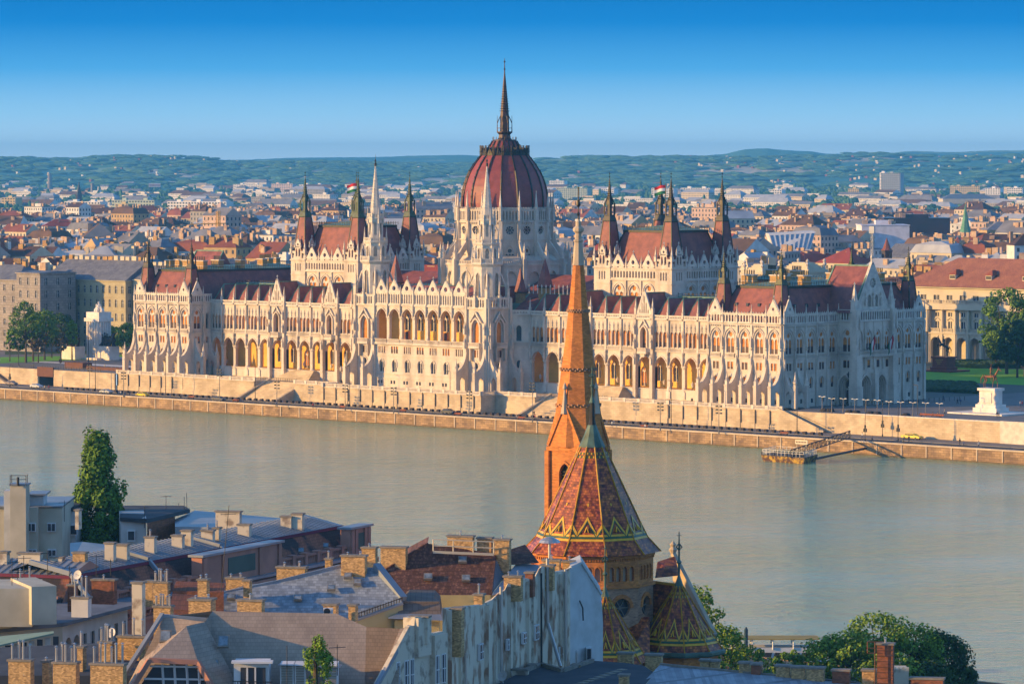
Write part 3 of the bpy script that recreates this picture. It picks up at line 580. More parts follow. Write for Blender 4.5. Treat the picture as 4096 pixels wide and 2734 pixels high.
m = MB(); m.face([(-19, -4.6, 33.1), (19, -4.6, 33.1), (19, 4, 38.4), (-19, 4, 38.4)], 0); m.face([(-19, 4, 38.4), (19, 4, 38.4), (19, 14, 38.6), (-19, 14, 38.6)], 1)
m.face([(19, -4.6, 33.1), (19, 4, 38.4), (19, 14, 38.6), (19, 14, 33)], 0); m.box(-17, 17, 14, 20, 33, 38.4, 0)
for k in range(28): m.beam((-19+k*1.4, 4, 38.4), (-19+k*1.4, 4, 39.3), .1, 2)
m.build('central_roof', [RT_, GRN, BRZ], PAR)
# ---- river towers
for sx in (-1, 1):
    tw = empty('river_tower', (0, 0, 0), None, None); tw.parent = PAR
    x0 = -27.5 if sx < 0 else 18.8; wall = MB(); faces = [(Fr(x0, -5.3, 1, 0), 8.7)]
    if sx > 0: faces.append((Fr(27.5, -5.3, 0, 1), 9.6))
    for f, w in faces:
        c = w/2
        cell(wall, f, .0, w, 7.5, 12.9, c, .9, 8.5, 11, 1.2, 0, .5); gothic_window(wall, f, 0, w, 12.9, 17.8, c, .8, 13.2, 16, 1.1, 1, False, style='g')
        sq_windows(wall, f, 0, w, 17.8, 21.4, c, 2.2, 18.5, 20.6, 2)
        gothic_window(wall, f, 0, w, 21.4, 32.5, c, 1.5, 22.6, 27.0, 2.5, 1, False, split=0); ringm(wall, f, c, 1.5, 27, 2.5, .45, 0, .6, legs=4.2)
        m = MB(); m.beam(f(c-2.3, .5, 28.6), f(c, .5, 31.6), .45); m.beam(f(c+2.3, .5, 28.6), f(c, .5, 31.6), .45); GAB.append(m)
        balu(wall, f, c-2.2, c+2.2, 21.6, 1.2, 1.3); wall.fbox(f, c-2.2, c+2.2, 0, 1.3, 21.1, 21.6)
        for q in (-1.8, 1.8): wall.fbox(f, c+q-.25, c+q+.25, 0, 1.0, 17.5, 21.1)
        wall.fbox(f, 0, w, 0, .35, 32.3, 32.7); wall.fbox(f, 0, w, 0, .16, 17.6, 17.8); wall.fbox(f, 0, w, 0, .16, 12.5, 12.7)
        m = MB(); parapet(m, f, 0, w, 32.7, 35.6, 9, .3); merlons(m, f, 0, w, 35.7, 9, .1, .5); BAL.append(m)
        for q in (.35, w-.35):
            m = MB(); m.fbox(f, q-.6, q+.6, -.3, .9, 7.5, 22); m.fbox(f, q-.45, q+.45, -.3, .6, 22, 35.5); BUT.append(m)
            for z in (24, 28): PIN.append(pinnacle(*f(q, .95, 0)[:2], z-3, z+.8, .6, .45))
        for q in (.6, w-.6): fin(f, q, .7, 4.6, zt=20.5)
    wall.build('tower_base', ST, tw); body = MB(); body.box(x0+.6, x0+8.1, -4.7, 4.2, 7.5, 33.0)
    for yy in ((4.3,) if sx < 0 else ()): pass
    body.face([(x0, -5.3, 7.5), (x0, 4.3, 7.5), (x0, 4.3, 33), (x0, -5.3, 33)]); body.face([(x0+8.7, -5.3, 22), (x0+8.7, 4.3, 22), (x0+8.7, 4.3, 33), (x0+8.7, -5.3, 33)]) if sx < 0 else None
    body.build('tower_core', ST, tw)
    cx, cy = x0+4.35, -1.6+.6; T = MB()
    def octcell(r, z0, z1, zb, zs, rise, hw, depth=.35, n=2):
        ri = r*cos(pi/8); sw = 2*r*sin(pi/8)
        for k in range(8):
            a = k*pi/4; nx, ny = cos(a), sin(a); f = Fr(cx+nx*ri+ny*sw/2, cy+ny*ri-nx*sw/2, -ny, nx)
            cell(T, f, 0, sw, z0, z1, sw/2, hw, zb, zs, rise, 0, depth, n=3); ringm(T, f, sw/2, hw, zs, rise, .15, 0, .12)
            if n == 2: T.fbox(f, sw/2-.07, sw/2+.07, -.3, -.1, zb, zs+rise*.7)
    octcell(4.15, 34, 45, 36.2, 41.6, 1.3, .7); T.lathe(cx, cy, [(3.2, 34), (3.2, 46)], 8, pi/8)
    T.lathe(cx, cy, [(4.2, 44.6), (4.9, 45.3), (4.9, 45.6)], 8, pi/8)
    octcell(3.5, 45.6, 51, 46.8, 49.0, .9, .5); T.lathe(cx, cy, [(2.6, 45), (2.6, 51)], 8, pi/8); T.lathe(cx, cy, [(3.6, 50.6), (3.9, 51.1), (3.9, 51.3)], 8, pi/8)
    octcell(2.4, 51.3, 58, 53.2, 56.2, .7, .38, n=1); T.lathe(cx, cy, [(1.8, 51.3), (1.8, 58)], 8, pi/8); T.lathe(cx, cy, [(2.45, 57.6), (2.7, 58), (2.7, 58.2)], 8, pi/8)
    ob = T.build('tower_shaft', ST2, tw)
    for rr, z, h in ((4.75, 45.6, 1.3), (3.8, 51.3, 1.1), (2.6, 58.2, 1.3)):
        m = MB(); sw = 2*rr*sin(pi/8); ri = rr*cos(pi/8)
        for k in range(8): a = k*pi/4; nx, ny = cos(a), sin(a); balu(m, Fr(cx+nx*ri+ny*sw/2, cy+ny*ri-nx*sw/2, -ny, nx), 0, sw, z, h, 0, .5, .2)
        m.build('gallery', ST2, tw)
    for k in range(8):
        a = pi/8+k*pi/4
        for rr, z0, z1, w in ((4.55, 45.2, 50.6, .5), (3.5, 50, 55.5, .45), (2.5, 56.5, 61.5, .4)): pinnacle(cx+cos(a)*rr, cy+sin(a)*rr, z0, z1, w, .35).build('pinnacle', ST2, tw)
    for k in range(4):
        a = pi/4+k*pi/2; px, py = cx+cos(a)*5.9, cy+sin(a)*5.9; pinnacle(px, py, 32.7, 44.6, 1.0, .45).build('pinnacle', ST2, tw)
        m = MB(); m.beam((px, py, 37.5), (cx+cos(a)*3.9, cy+sin(a)*3.9, 42.5), .45); m.build('flying_buttress', ST2, tw)
        m = MB(); a = k*pi/2; m = pinnacle(cx+cos(a)*5.0, cy+sin(a)*5.0, 33, 41, .7, .4); m.build('pinnacle', ST2, tw)
    S = MB(); S.lathe(cx, cy, [(1.75, 58.2), (1.6, 61), (.16, 73.6)], 8, pi/8)
    for i in range(1, 15):
        z = 60.5+13*i/15.2; r = 1.66*(73.8-z)/13.3
        for k in range(8): a = pi/8+k*pi/4; S.lathe(cx+cos(a)*r, cy+sin(a)*r, [(.05, z-.1), (.2, z+.05), (.06, z+.3)], 4)
    S.build('stone_spire', ST2, tw); m = MB(); m.lathe(cx, cy, [(.3, 73.4), (.38, 74.1), (.12, 74.5), (.3, 75.1), (.06, 75.5), (.03, 77)], 6); m.build('finial', BRZ, tw)
# ---- two chamber blocks with four spired turrets each
for sx in (-1, 1):
    bk = empty('chamber_block', (0, 0, 0), None, None); bk.parent = PAR
    xl, xr = (49, 79) if sx > 0 else (-79, -49); yb, yt = 16.5, 44.7; tw_ = 6.3
    wall = MB(); wins = []; keep = WIN; WIN = []
    fs = [(Fr(xl, yb, 1, 0), 30), (Fr(xr, yb, 0, 1), 28.2)]
    for f, w in fs:
        fi = lambda u, d, z, f=f: f(u, d-.5, z)
        span = w-2*tw_; s = span/3
        for i in range(3):
            a = tw_+s*i; b = a+s; c = (a+b)/2
            gothic_window(wall, fi, a, b, 30, 41.2, c, 1.75, 34.0, 37.4, 2.4, 2, True, style=None, split=.12); ringm(wall, fi, c, 2.2, 37.5, 2.7, .25, 0, .3)
            wall.fbox(fi, a-.25, a+.25, 0, .4, 30, 41.2) if i else None
            wall.fbox(fi, a, b, 0, .5, 41.0, 41.4); n = 5; ww = s/n
            for j in range(n): cell(wall, fi, a+ww*j, a+ww*(j+1), 41.4, 44.3, a+ww*(j+.5), ww*.3, 41.8, 43.3, .5, .3, .5, n=2)
            wall.fbox(fi, a, b, .1, .5, 44.3, 44.6)
            m = MB(); cell(m, fi, a+.8, b-.8, 44.6, 45.4, c, .3, 44.7, 44.9, .3, .3, .4, n=2); m.build('parapet', ST, bk)
            G0 = len(GAB); gable(fi, a+.6, b-.6, 45.0, 48.3, .35, .5, .62, 6, hz=.36); GAB.pop().build('gable', ST2, bk)
            for u in (a, c) if 0 else (a+.1, ): pinnacle(*fi(u, .1, 0)[:2], 44.6, 48.2, .5, .35).build('pinnacle', ST2, bk)
        wall.face([fi(tw_, -.35, 41.2), fi(w-tw_, -.35, 41.2), fi(w-tw_, -.35, 45), fi(tw_, -.35, 45)])
        wall.face([f(0, -.5, 8), f(w, -.5, 8), f(w, -.5, 30), f(0, -.5, 30)])
    wall.box(xl+1, xr-1, yb+1.2, yt-1, 30, 45.2); wall.build('chamber_wall', ST, bk)
    for ti, (tx, ty) in enumerate(((xl, yb), (xr-tw_, yb), (xr-tw_, yt-tw_), (xl, yt-tw_))):
        tu = MB(); tu.box(tx+.4, tx+tw_-.4, ty+.4, ty+tw_-.4, 30, 46)
        for f in (Fr(tx, ty, 1, 0), Fr(tx+tw_, ty, 0, 1), Fr(tx+tw_, ty+tw_, -1, 0), Fr(tx, ty+tw_, 0, -1)):
            w = tw_; tu.face([f(0, 0, 28), f(w, 0, 28), f(w, 0, 40), f(0, 0, 40)]); tu.fbox(f, 0, w, 0, .18, 40.0, 40.25)
            tu.fbox(f, 0, w, 0, .12, 37.2, 37.4)
            for j in range(5): tu.fbox(f, 1.2+.8*j, 1.6+.8*j, 0, .14, 36.3, 37.2)
            for j in range(3): cell(tu, f, 1.65+j, 2.65+j, 40, 44.4, 2.15+j, .27, 41.2, 43.2, .4, 0, .35, n=2)
            for a, b in ((0, 1.65), (4.65, w)): tu.face([f(a, 0, 40), f(b, 0, 40), f(b, 0, 44.4), f(a, 0, 44.4)])
            tu.fbox(f, -.2, w+.2, -.2, .35, 44.4, 44.7)
            for j in range(3):
                a, b = (0, 1.9) if j == 0 else ((1.9, 4.4) if j == 1 else (4.4, 6.3)); c = (a+b)/2; hz = .6
                if j == 1:
                    cell(tu, f, a, c, 44.7, 48.6, (a+c)/2, .38, 45.6, 47.6, .5, 0, .4, n=2); cell(tu, f, c, b, 44.7, 48.6, (b+c)/2, .38, 45.6, 47.6, .5, 0, .4, n=2)
                else: cell(tu, f, a, b, 44.7, 47.3, c, .5, 45.1, 46.2, .5, 0, .4, n=2)
            G = MB(); GB = GAB; GAB = []; gable(f, 1.9, 4.4, 48.4, 50.9, 0, .4, .38, 5); gm = GAB[0]; GAB = GB; gm.build('gable', ST2, bk)
        tu.build('turret', ST, bk)
        for (a, b) in ((0, 0), (1, 0), (1, 1), (0, 1)): pinnacle(tx+.1+a*(tw_-.2), ty+.1+b*(tw_-.2), 46.5, 50.8, .75, .3).build('pinnacle', ST2, bk)
        for (a, b) in ((.31, 0), (.69, 0), (1, .31), (1, .69)): pinnacle(tx+a*tw_, ty+b*tw_, 48.3, 50.6, .42, .3).build('pinnacle', ST2, bk)
        cx, cy = tx+tw_/2, ty+tw_/2; m = MB(); m.lathe(cx, cy, [(3.7, 46), (3.3, 49), (1.85, 57.7)], 4, pi/4, 0)
        for q in range(4): an = pi/4+q*pi/2; m.beam((cx+cos(an)*3.7, cy+sin(an)*3.7, 46), (cx+cos(an)*1.85, cy+sin(an)*1.85, 57.7), .28, 1)
        ob = m.build('turret_roof', [RT_, BRZ], bk)
        spire(cx, cy, 57.6, 72.0, 1.85, 1.6, 59.6, 62.4, 1.45, 4, 12, .13).build('finial', BRZ if sx > 0 else mat('green_bronze', (.055, .09, .04), (.035, .045, .025), nscale=1.2, rough=.5), ob)
    WIN, wins = keep, WIN
    for w_ in wins: w_.build('window', [BLD, DRK, GLS, ST2], bk)
    mansard('mansard_roof', xl+3, xr-3, yb+3, yt-3, 45.2, 54.7, 3.2, 1.3, par=bk)
    # flag
    fx, fy = xl+15, yb+14; m = MB(); m.beam((fx, fy, 56), (fx, fy, 68.5), .18); m.build('flagpole', BRZ, bk)
    fl_ = bpy.data.objects
    m = MB(); n = 10
    for b_ in range(3):
        for i in range(n):
            x0_, x1_ = -3.6*i/n, -3.6*(i+1)/n; o = lambda t: (.3*sin(t*1.6), -.9*abs(t)/3.6*.6-.15*sin(t*1.2))
            for_ = [(x0_, 1-b_), (x1_, 1-b_), (x1_, -b_), (x0_, -b_)]
            m.face([(fx+x*.8, fy+x*.5+o(x)[0], 67.2+y*.85+o(x)[1]) for x, y in for_], b_)
    m.build('flag', [mat('flag_red', (.5, .02, .03)), mat('flag_white', (.75, .75, .75)), mat('flag_green', (.02, .16, .07))], bk)
# ---- dome
dm = empty('dome_tower', (0, 0, 0), None, None); dm.parent = PAR
N16 = 16; dx, dy = 0, 30; RO = -pi/2+R_(39.5)      # ribs aligned on this angle
def ringcells(mb, r, z0, z1, fn):
    ri = r*cos(pi/N16); sw = 2*r*sin(pi/N16)
    for k in range(N16):
        a = RO+(k+.5)*2*pi/N16; nx, ny = cos(a), sin(a); fn(Fr(dx+nx*ri+ny*sw/2, dy+ny*ri-nx*sw/2, -ny, nx), sw, k)
dr = MB(); WK = WIN; WIN = []
def f1(f, sw, k):
    c = sw/2; gothic_window(dr, f, 0, sw, 37, 51.9, c, 1.35, 39, 47.6, 2.4, 3, True, style='g')
    cell(dr, f, 0, sw, 51.9, 57.2, c, 1.25, 52.4, 54.6, 1.25, 0, .5, n=5, circ=True); ringm(dr, f, c, 1.25, 54.6, 1.25, .25, 0, .2)
    m = MB(); m.fbox(f, c-1.25, c+1.25, -.55, -.5, 53.3, 55.9, 2)
    for q in range(8): an = q*pi/4+.39; m.beam(f(c+cos(an)*.45, -.42, 54.6+sin(an)*.45), f(c+cos(an)*1.25, -.42, 54.6+sin(an)*1.25), .13, 3)
    WIN.append(m)
    dr.fbox(f, 0, sw, 0, .4, 51.7, 52.0); dr.fbox(f, -.05, sw+.05, 0, .45, 56.9, 57.3)
    for j in range(7): u = sw*(j+.5)/7; dr.fbox(f, u-.15, u+.15, 0, .3, 56.4, 56.9)
    parapet(dr, f, .35, sw-.35, 57.3, 60.7, 5, .3); merlons(dr, f, 0, sw, 60.9, 6, .2, .6)
ringcells(dr, 13.9, 37, 61, f1)
dr.lathe(dx, dy, [(13.0, 30), (13.0, 61.3)], 16, RO); ob = dr.build('drum', ST, dm)
for m in WIN: m.build('window', [BLD, DRK, GLS, ST2], dm)
WIN = WK
lo = MB()
def f2(f, sw, k):
    cell(lo, f, 0, sw, 28, 44.6, sw/2, 1.6, 33, 40.5, 2.2, 0, .6, n=4); ringm(lo, f, sw/2, 1.6, 40.5, 2.2, .25, 0, .2)
    lo.face([f(0, -.6, 28), f(sw, -.6, 28), f(sw, -.6, 44.5), f(0, -.6, 44.5)]); lo.fbox(f, 0, sw, -.1, .35, 44.3, 44.7); balu(lo, f, .4, sw-.4, 44.7, 1.1, .2, .6)
ringcells(lo, 18.6, 28, 45, f2)
lo.lathe(dx, dy, [(18.4, 44.4), (14.0, 47.2)], 16, RO); lo.build('lower_drum', ST, dm)
for k in range(N16):
    a = RO+k*2*pi/N16; ca, sa = cos(a), sin(a); P = lambda r, z: (dx+ca*r, dy+sa*r, z)
    m = MB(); f = Fr(dx, dy, -sa, ca)                     # d = radius outward
    m.fbox(f, -.55, .55, 13.3, 14.6, 36, 57.4); m.fbox(f, -.4, .4, 13.4, 14.9, 57.4, 61.2)
    m.fbox(f, -.5, .5, 18.2, 19.9, 28, 46.2)
    m.hexa([f(-.35, 14.3, 49.6), f(.35, 14.3, 49.6), f(.35, 18.9, 44.2), f(-.35, 18.9, 44.2)], [f(-.35, 14.3, 52.4), f(.35, 14.3, 52.4), f(.35, 18.9, 46.4), f(-.35, 18.9, 46.4)])
    m.build('buttress', ST, dm)
    pinnacle(*f(0, 14.45, 0)[:2], 57.4, 66.2, .85, .42).build('pinnacle', ST2, dm); pinnacle(*f(0, 19.1, 0)[:2], 46.2, 51.0, .95, .35).build('pinnacle', ST2, dm)
    pinnacle(*f(0, 15.0, 0)[:2], 49, 55, .6, .4).build('pinnacle', ST2, dm)
prof = [(12.75, 60.8), (12.8, 62.5), (12.65, 65), (12.2, 67.4), (11.45, 69.7), (10.4, 72), (9.0, 74.2), (7.2, 76.5), (5.75, 78.0), (4.5, 79.3), (3.6, 80.9)]
DT = mat('dome_tile', (.30, .07, .06), (.22, .055, .05), nscale=.4, rough=.5, brick=(.7, .45, .10), mortar=.85)
m = MB(); m.lathe(dx, dy, prof, 16, RO); ob = m.build('dome_shell', DT, dm)
for k in range(N16):
    a = RO+k*2*pi/N16; m = MB()
    for (r0, z0), (r1, z1) in zip(prof[:-1], prof[1:]): m.beam((dx+cos(a)*(r0+.05), dy+sin(a)*(r0+.05), z0), (dx+cos(a)*(r1+.05), dy+sin(a)*(r1+.05), z1), .42)
    for q in range(1, 12):
        t = q/12*(len(prof)-1.01); i = int(t); t -= i; r = prof[i][0]*(1-t)+prof[i+1][0]*t; z = prof[i][1]*(1-t)+prof[i+1][1]*t; m.lathe(dx+cos(a)*(r+.3), dy+sin(a)*(r+.3), [(.12, z), (.16, z+.15), (.02, z+.4)], 4)
    m.build('rib', BRZ, ob)
    a2 = a+pi/N16; f = Fr(dx, dy, -sin(a2), cos(a2)); m = MB()
    m.face([f(-1.1, 7.1, 76.6), f(1.1, 7.1, 76.6), f(0, 7.1, 78.8)], 0); m.face([f(-1.1, 7.1, 76.6), f(0, 7.1, 78.8), f(0, 4.8, 79)], 0); m.face([f(1.1, 7.1, 76.6), f(0, 7.1, 78.8), f(0, 4.8, 79)], 0); m.beam(f(0, 7.15, 77.2), f(0, 7.15, 79.4), .12)
    m.build('gablet', BRZ, ob)
    f = Fr(dx, dy, -sin(a), cos(a)); m = MB(); [m.beam(f(q, 7.35, 76.6), f(q, 7.35, 79.6), .12) for q in (-.3, 0, .3)]; m.fbox(f, -.4, .4, 7.1, 7.5, 77.6, 77.9); m.build('gablet', BRZ, ob)
m = MB(); m.lathe(dx, dy, [(3.7, 80.6), (3.5, 81.3)], 16, RO); m.lathe(dx, dy, [(2.6, 81), (1.95, 81.8), (1.8, 82.8), (2.5, 83.4), (2.5, 83.7)], 8, pi/8)
for k in range(16): a = k*pi/8; m.beam((cos(a)*3.5, dy+sin(a)*3.5, 81.2), (cos(a)*3.5, dy+sin(a)*3.5, 82.1), .12)
for k in range(8):
    a = pi/8+k*pi/4; c, s = cos(a), sin(a); m.beam((c*2.35, dy+s*2.35, 83.5), (c*2.35, dy+s*2.35, 88.4), .2, w2=.05)
    m.beam((c*2.35, dy+s*2.35, 86.2), (c*1.1, dy+s*1.1, 88.8), .16)
    q = pi/8+(k+1)*pi/4; m.beam((c*2.4, dy+s*2.4, 84.7), (cos(q)*2.4, dy+sin(q)*2.4, 84.7), .14)
m.lathe(dx, dy, [(1.5, 83.5), (1.4, 88.2), (1.25, 90), (.5, 98), (.2, 101), (.06, 105.4)], 8, pi/8)
for i in range(1, 16): z = 89+i*.72; r = 1.3*(101-z)/11.5+.12; m.lathe(dx, dy, [(r*.8, z-.1), (r*1.3, z+.08), (r*.7, z+.2)], 8, pi/8)
for z in (98.9, 102.2, 104.4): m.lathe(dx, dy, [(.12, z-.3), (.34, z), (.1, z+.3)], 8)
m.build('lantern_spire', mat('lantern_bronze', (.085, .04, .03), (.03, .025, .025), nscale=1, rough=.5, metal=.2), dm)
# halls linking dome and chambers, little pyramids
for sx in (-1, 1):
    xs = sorted((18*sx, 50*sx)); m = MB(); m.box(xs[0], xs[1], 19, 42, 30, 36.6, 1)
    z0, z1 = 36.6, 41.6; xa, xb = xs; m.face([(xa, 18.6, z0), (xb, 18.6, z0), (xb-4*(sx > 0), 30, z1), (xa+4*(sx < 0), 30, z1)], 0); m.face([(xa, 42, z0), (xb, 42, z0), (xb, 30, z1), (xa, 30, z1)], 0)
    for k in range(int((xb-xa)/1.2)): m.beam((xa+k*1.2, 18.6, z0), (xa+k*1.2, 18.6, z0+.9), .1, 2)
    m.build('hall_roof', [RT_, ST, BRZ], PAR)
for (x, y, zb, zt, r) in ((31, 15, 38.6, 46.8, 2.4), (-31, 15, 38.6, 46.8, 2.4), (24, 12, 37, 44, 1.8)):
    m = MB(); m.lathe(x, y, [(r*.8, 31), (r*.8, zb)], 4, pi/4, 1); m.lathe(x, y, [(r, zb), (.08, zt)], 4, pi/4, 0); m.lathe(x, y, [(r*1.02, zb-.3), (r*1.02, zb)], 4, pi/4, 2); m.build('stair_turret', [RT_, OCHB, BRZ], PAR)
# lunette cresting row above the right link
for x in range(14):
    m = MB(); m.lathe(27+x*1.7, 12.5, [(.25, 36.6), (.12, 38.4), (.3, 38.7), (.05, 39.4)], 4); PIN.append(m)
emit(WIN, 'window', [BLD, DRK, GLS, ST2], PAR); emit(PIN, 'pinnacle', ST2, PAR); emit(COL, 'column', ST2, PAR); emit(GAB, 'gable', ST2, PAR); emit(BAL, 'parapet', ST2, PAR); emit(BUT, 'buttress', ST, PAR)
# ================================================================ GROUND, QUAY, WATER
def sheet(name, poly, z, m):
    b = MB(); b.face([(x, y, z) for x, y in poly]); return tag(b.build(name, m, base=(poly[0][0], poly[0][1], z)), kind='structure')
def S_(o, name=None): return tag(o, kind='structure')
PAVE = mat('paving', (.20, .175, .16), (.15, .135, .125), nscale=.15); ASP = mat('asphalt', (.05, .048, .048), (.038, .037, .038), nscale=.2)
GRD = mat('city_ground', (.13, .125, .11), (.05, .08, .04), nscale=.004); PNT = mat('road_paint', (.75, .74, .70))
GRS = mat('lawn_grass', (.18, .42, .02), (.12, .32, .015), nscale=.3); HDG = mat('hedge_leaf', (.04, .085, .02), (.02, .05, .012), nscale=1.2)
LST = mat('lower_wall', (.62, .49, .33), (.44, .34, .22), nscale=.25, brick=(1.5, .55, .14), mortar=.75, bump=.3)
DKM = mat('dark_metal', (.03, .028, .028), rough=.5); RUST = mat('weathered_steel', (.16, .07, .04), nscale=.6)
# water
wm = bpy.data.materials.new('river_water'); wm.use_nodes = True; t = wm.node_tree; n = t.nodes.new; l = t.links.new; b = t.nodes['Principled BSDF']
b.inputs['Roughness'].default_value = .08; b.inputs['IOR'].default_value = 1.33
g = n('ShaderNodeNewGeometry'); mp = n('ShaderNodeMapping'); mp.vector_type = 'TEXTURE'; l(g.outputs['Position'], mp.inputs[0]); mp.inputs['Rotation'].default_value = (0, 0, PSI); mp.inputs['Scale'].default_value = (1.25, 1, 1)
a1 = n('ShaderNodeTexNoise'); a1.inputs['Scale'].default_value = .16; a1.inputs['Detail'].default_value = 6; a1.inputs['Roughness'].default_value = .68; l(mp.outputs[0], a1.inputs[0])
a2 = n('ShaderNodeTexNoise'); a2.inputs['Scale'].default_value = .018; a2.inputs['Detail'].default_value = 3; l(mp.outputs[0], a2.inputs[0])
bp = n('ShaderNodeBump'); bp.inputs['Distance'].default_value = 3.4; l(a1.outputs[0], bp.inputs['Height'])
r2 = n('ShaderNodeMapRange'); r2.inputs['From Min'].default_value = .35; r2.inputs['From Max'].default_value = .65; r2.inputs['To Min'].default_value = .22; r2.inputs['To Max'].default_value = .5; l(a2.outputs[0], r2.inputs[0]); l(r2.outputs[0], bp.inputs['Strength'])
l(bp.outputs[0], b.inputs['Normal']); cm = n('ShaderNodeMix'); cm.data_type = 'RGBA'; cm.inputs[6].default_value = (.22, .42, .26, 1); cm.inputs[7].default_value = (.28, .41, .24, 1); l(a2.outputs[0], cm.inputs[0]); l(cm.outputs[2], b.inputs['Base Color'])
sheet('river_water', [(-3000, -420), (1500, -420), (1500, -31), (-3000, -31)], 0, wm)
# quay
m = MB(); m.box(-2500, 1500, -31.2, -8.5, -4, 3.2); S_(m.build('quay', RW))
m = MB(); m.box(-2500, 1500, -31.45, -30.6, 3.2, 3.6, 0)
for i in range(60): x = -200+i*8; m.box(x, x+.35, -31.38, -31.2, -1, 3.2, 0)
m.box(-2500, 1500, -31.7, -31.2, -2, .35, 1); S_(m.build('quay_coping', [mat('coping_stone', (.55, .44, .32), (.42, .33, .24), nscale=.4), mat('wet_stone', (.16, .12, .06), (.10, .08, .04), nscale=.5)]))
sheet('promenade_pavement', [(-2500, -30.6), (1500, -30.6), (1500, -8.4), (-2500, -8.4)], 3.22, PAVE)
sheet('embankment_road', [(-2500, -27.6), (1500, -27.6), (1500, -20.2), (-2500, -20.2)], 3.24, ASP)
m = MB(); m.box(-2500, 1500, -20.2, -19.9, 3.2, 3.36); m.box(-2500, 1500, -27.9, -27.6, 3.2, 3.36); S_(m.build('road_kerb', mat('kerb_stone', (.3, .27, .24))))
m = MB()
for i in range(230): x = -240+i*2.05; m.face([(x, -28.6, 3.235), (x+1.1, -28.6, 3.235), (x+1.1, -28.1, 3.235), (x, -28.1, 3.235)])
for i in range(40): x = -240+i*12; m.face([(x, -24, 3.25), (x+4, -24, 3.25), (x+4, -23.8, 3.25), (x, -23.8, 3.25)])
S_(m.build('road_markings', PNT))
# far bank plateau
m = MB(); m.box(-175, -160, -1.2, -.6, 2, 8.28); m.face([(-22000, -8.3, 8.3), (-134, -8.3, 8.3), (-134, 0, 8.3), (-134, 26000, 8.3), (-22000, 26000, 8.3)])
m.face([(134, -8.3, 8.3), (6000, -8.3, 8.3), (6000, 26000, 8.3), (-134, 26000, 8.3), (-134, 0, 8.3), (134, 0, 8.3)]); S_(m.build('ground', GRD, base=(0, 60, 8.3)))
sheet('riverside_plaza', [(134, -8.2), (330, -8.2), (330, 120), (134, 120)], 8.32, PAVE); sheet('north_plaza', [(-330, -8.2), (-134, -8.2), (-134, 70), (-330, 70)], 8.32, PAVE)
# terraces and retaining walls in front of the building
def rail(fr, u0, u1, z, name='balustrade', nlab=None):
    m = MB(); k = max(1, round((u1-u0)/5.2)); w = (u1-u0)/k
    for i in range(k): balu(m, fr, u0+w*i+.45, u0+w*(i+1)-.45, z, 1.05, .1, .36, .26)
    for i in range(k+1): m.fbox(fr, u0+w*i-.45, u0+w*i+.45, -.35, .2, z, z+1.15)
    return m
TER = empty('river_terrace', (0, -8, 3.2), 'pale stone terrace wall with white balustrade running below the parliament river front', 'terrace')
m = MB(); rr = []
SG = [(-133.5, -100.5, -7.6), (-100.5, -68, -9.0), (-50, -31, -9.0), (-31, 34.5, -15.0), (34.5, 50, -9.0), (68, 100.5, -9.0), (100.5, 141, -8.8)]
for x0, x1, y in SG:
    m.box(x0, x1, y, 2, 2, 8.32); m.box(x0-.02, x1+.02, y-.25, y, 2, 4.6); m.box(x0-.02, x1+.02, y-.15, y+.3, 8.0, 8.4)
    if x0 in (-133.5, 100.5, -31): 
        for i in range(int((x1-x0)/5.2)+1): m.box(x0+.4+i*5.2-.12, x0+.4+i*5.2+.12, y-.3, y, 2.5, 8.3, 1)
    rr.append(rail(Fr(x0, y+.2, 1, 0), 0, x1-x0, 8.4))
for sx in (-1, 1):
    a, b = sorted((50*sx, 68*sx)); m.box(a, b, -3, 8, 2, 8.3)
m.face([(-134, 0, 8.33), (134, 0, 8.33), (134, 9, 8.33), (-134, 9, 8.33)]); m.build('terrace_wall', [LST, mat('drain_pipe', (.12, .10, .09))], TER)
rr.append(rail(Fr(34.5, -15, 0, 1), 0, 6, 8.4)); rr.append(rail(Fr(-31, -9, 0, -1), 0, 6, 8.4))
for q in rr: q.build('balustrade', ST2, TER)
for sx in (-1, 1):
    a, b = sorted((51*sx, 67*sx)); s = MB(); n_ = 26
    for i in range(n_): y = -4-i*.42; z = 8.3-i*.195; s.box(a, b, y-.42, y, 2, z)
    for q in (a-1, b): s.hexa([(q, -16.5, 2), (q+1, -16.5, 2), (q+1, -3, 2), (q, -3, 2)], [(q, -16.5, 3.6), (q+1, -16.5, 3.6), (q+1, -3, 9.2), (q, -3, 9.2)])
    s.build('stairway', LST, TER); s = MB(); a, b = sorted((57.5*sx, 72*sx)); a, b = (-72, -55.6) if sx < 0 else (55.6, 72)
    for i in range(14): s.box(a+i*.25, b-i*.25, 7.6-i*.0-(14-i)*.42, 8.4, 8.3, 8.3+(i+1)*.21)
    s.build('stairway', LST, TER); s = MB()
    for x in range(int(a), int(b)): s.beam((x, -2.6, 8.3), (x, -2.6, 9.3), .08)
    s.beam((a, -2.6, 9.3), (b, -2.6, 9.3), .09); s.beam((a, -2.6, 8.9), (b, -2.6, 8.9), .06); s.build('railing', DKM, TER)
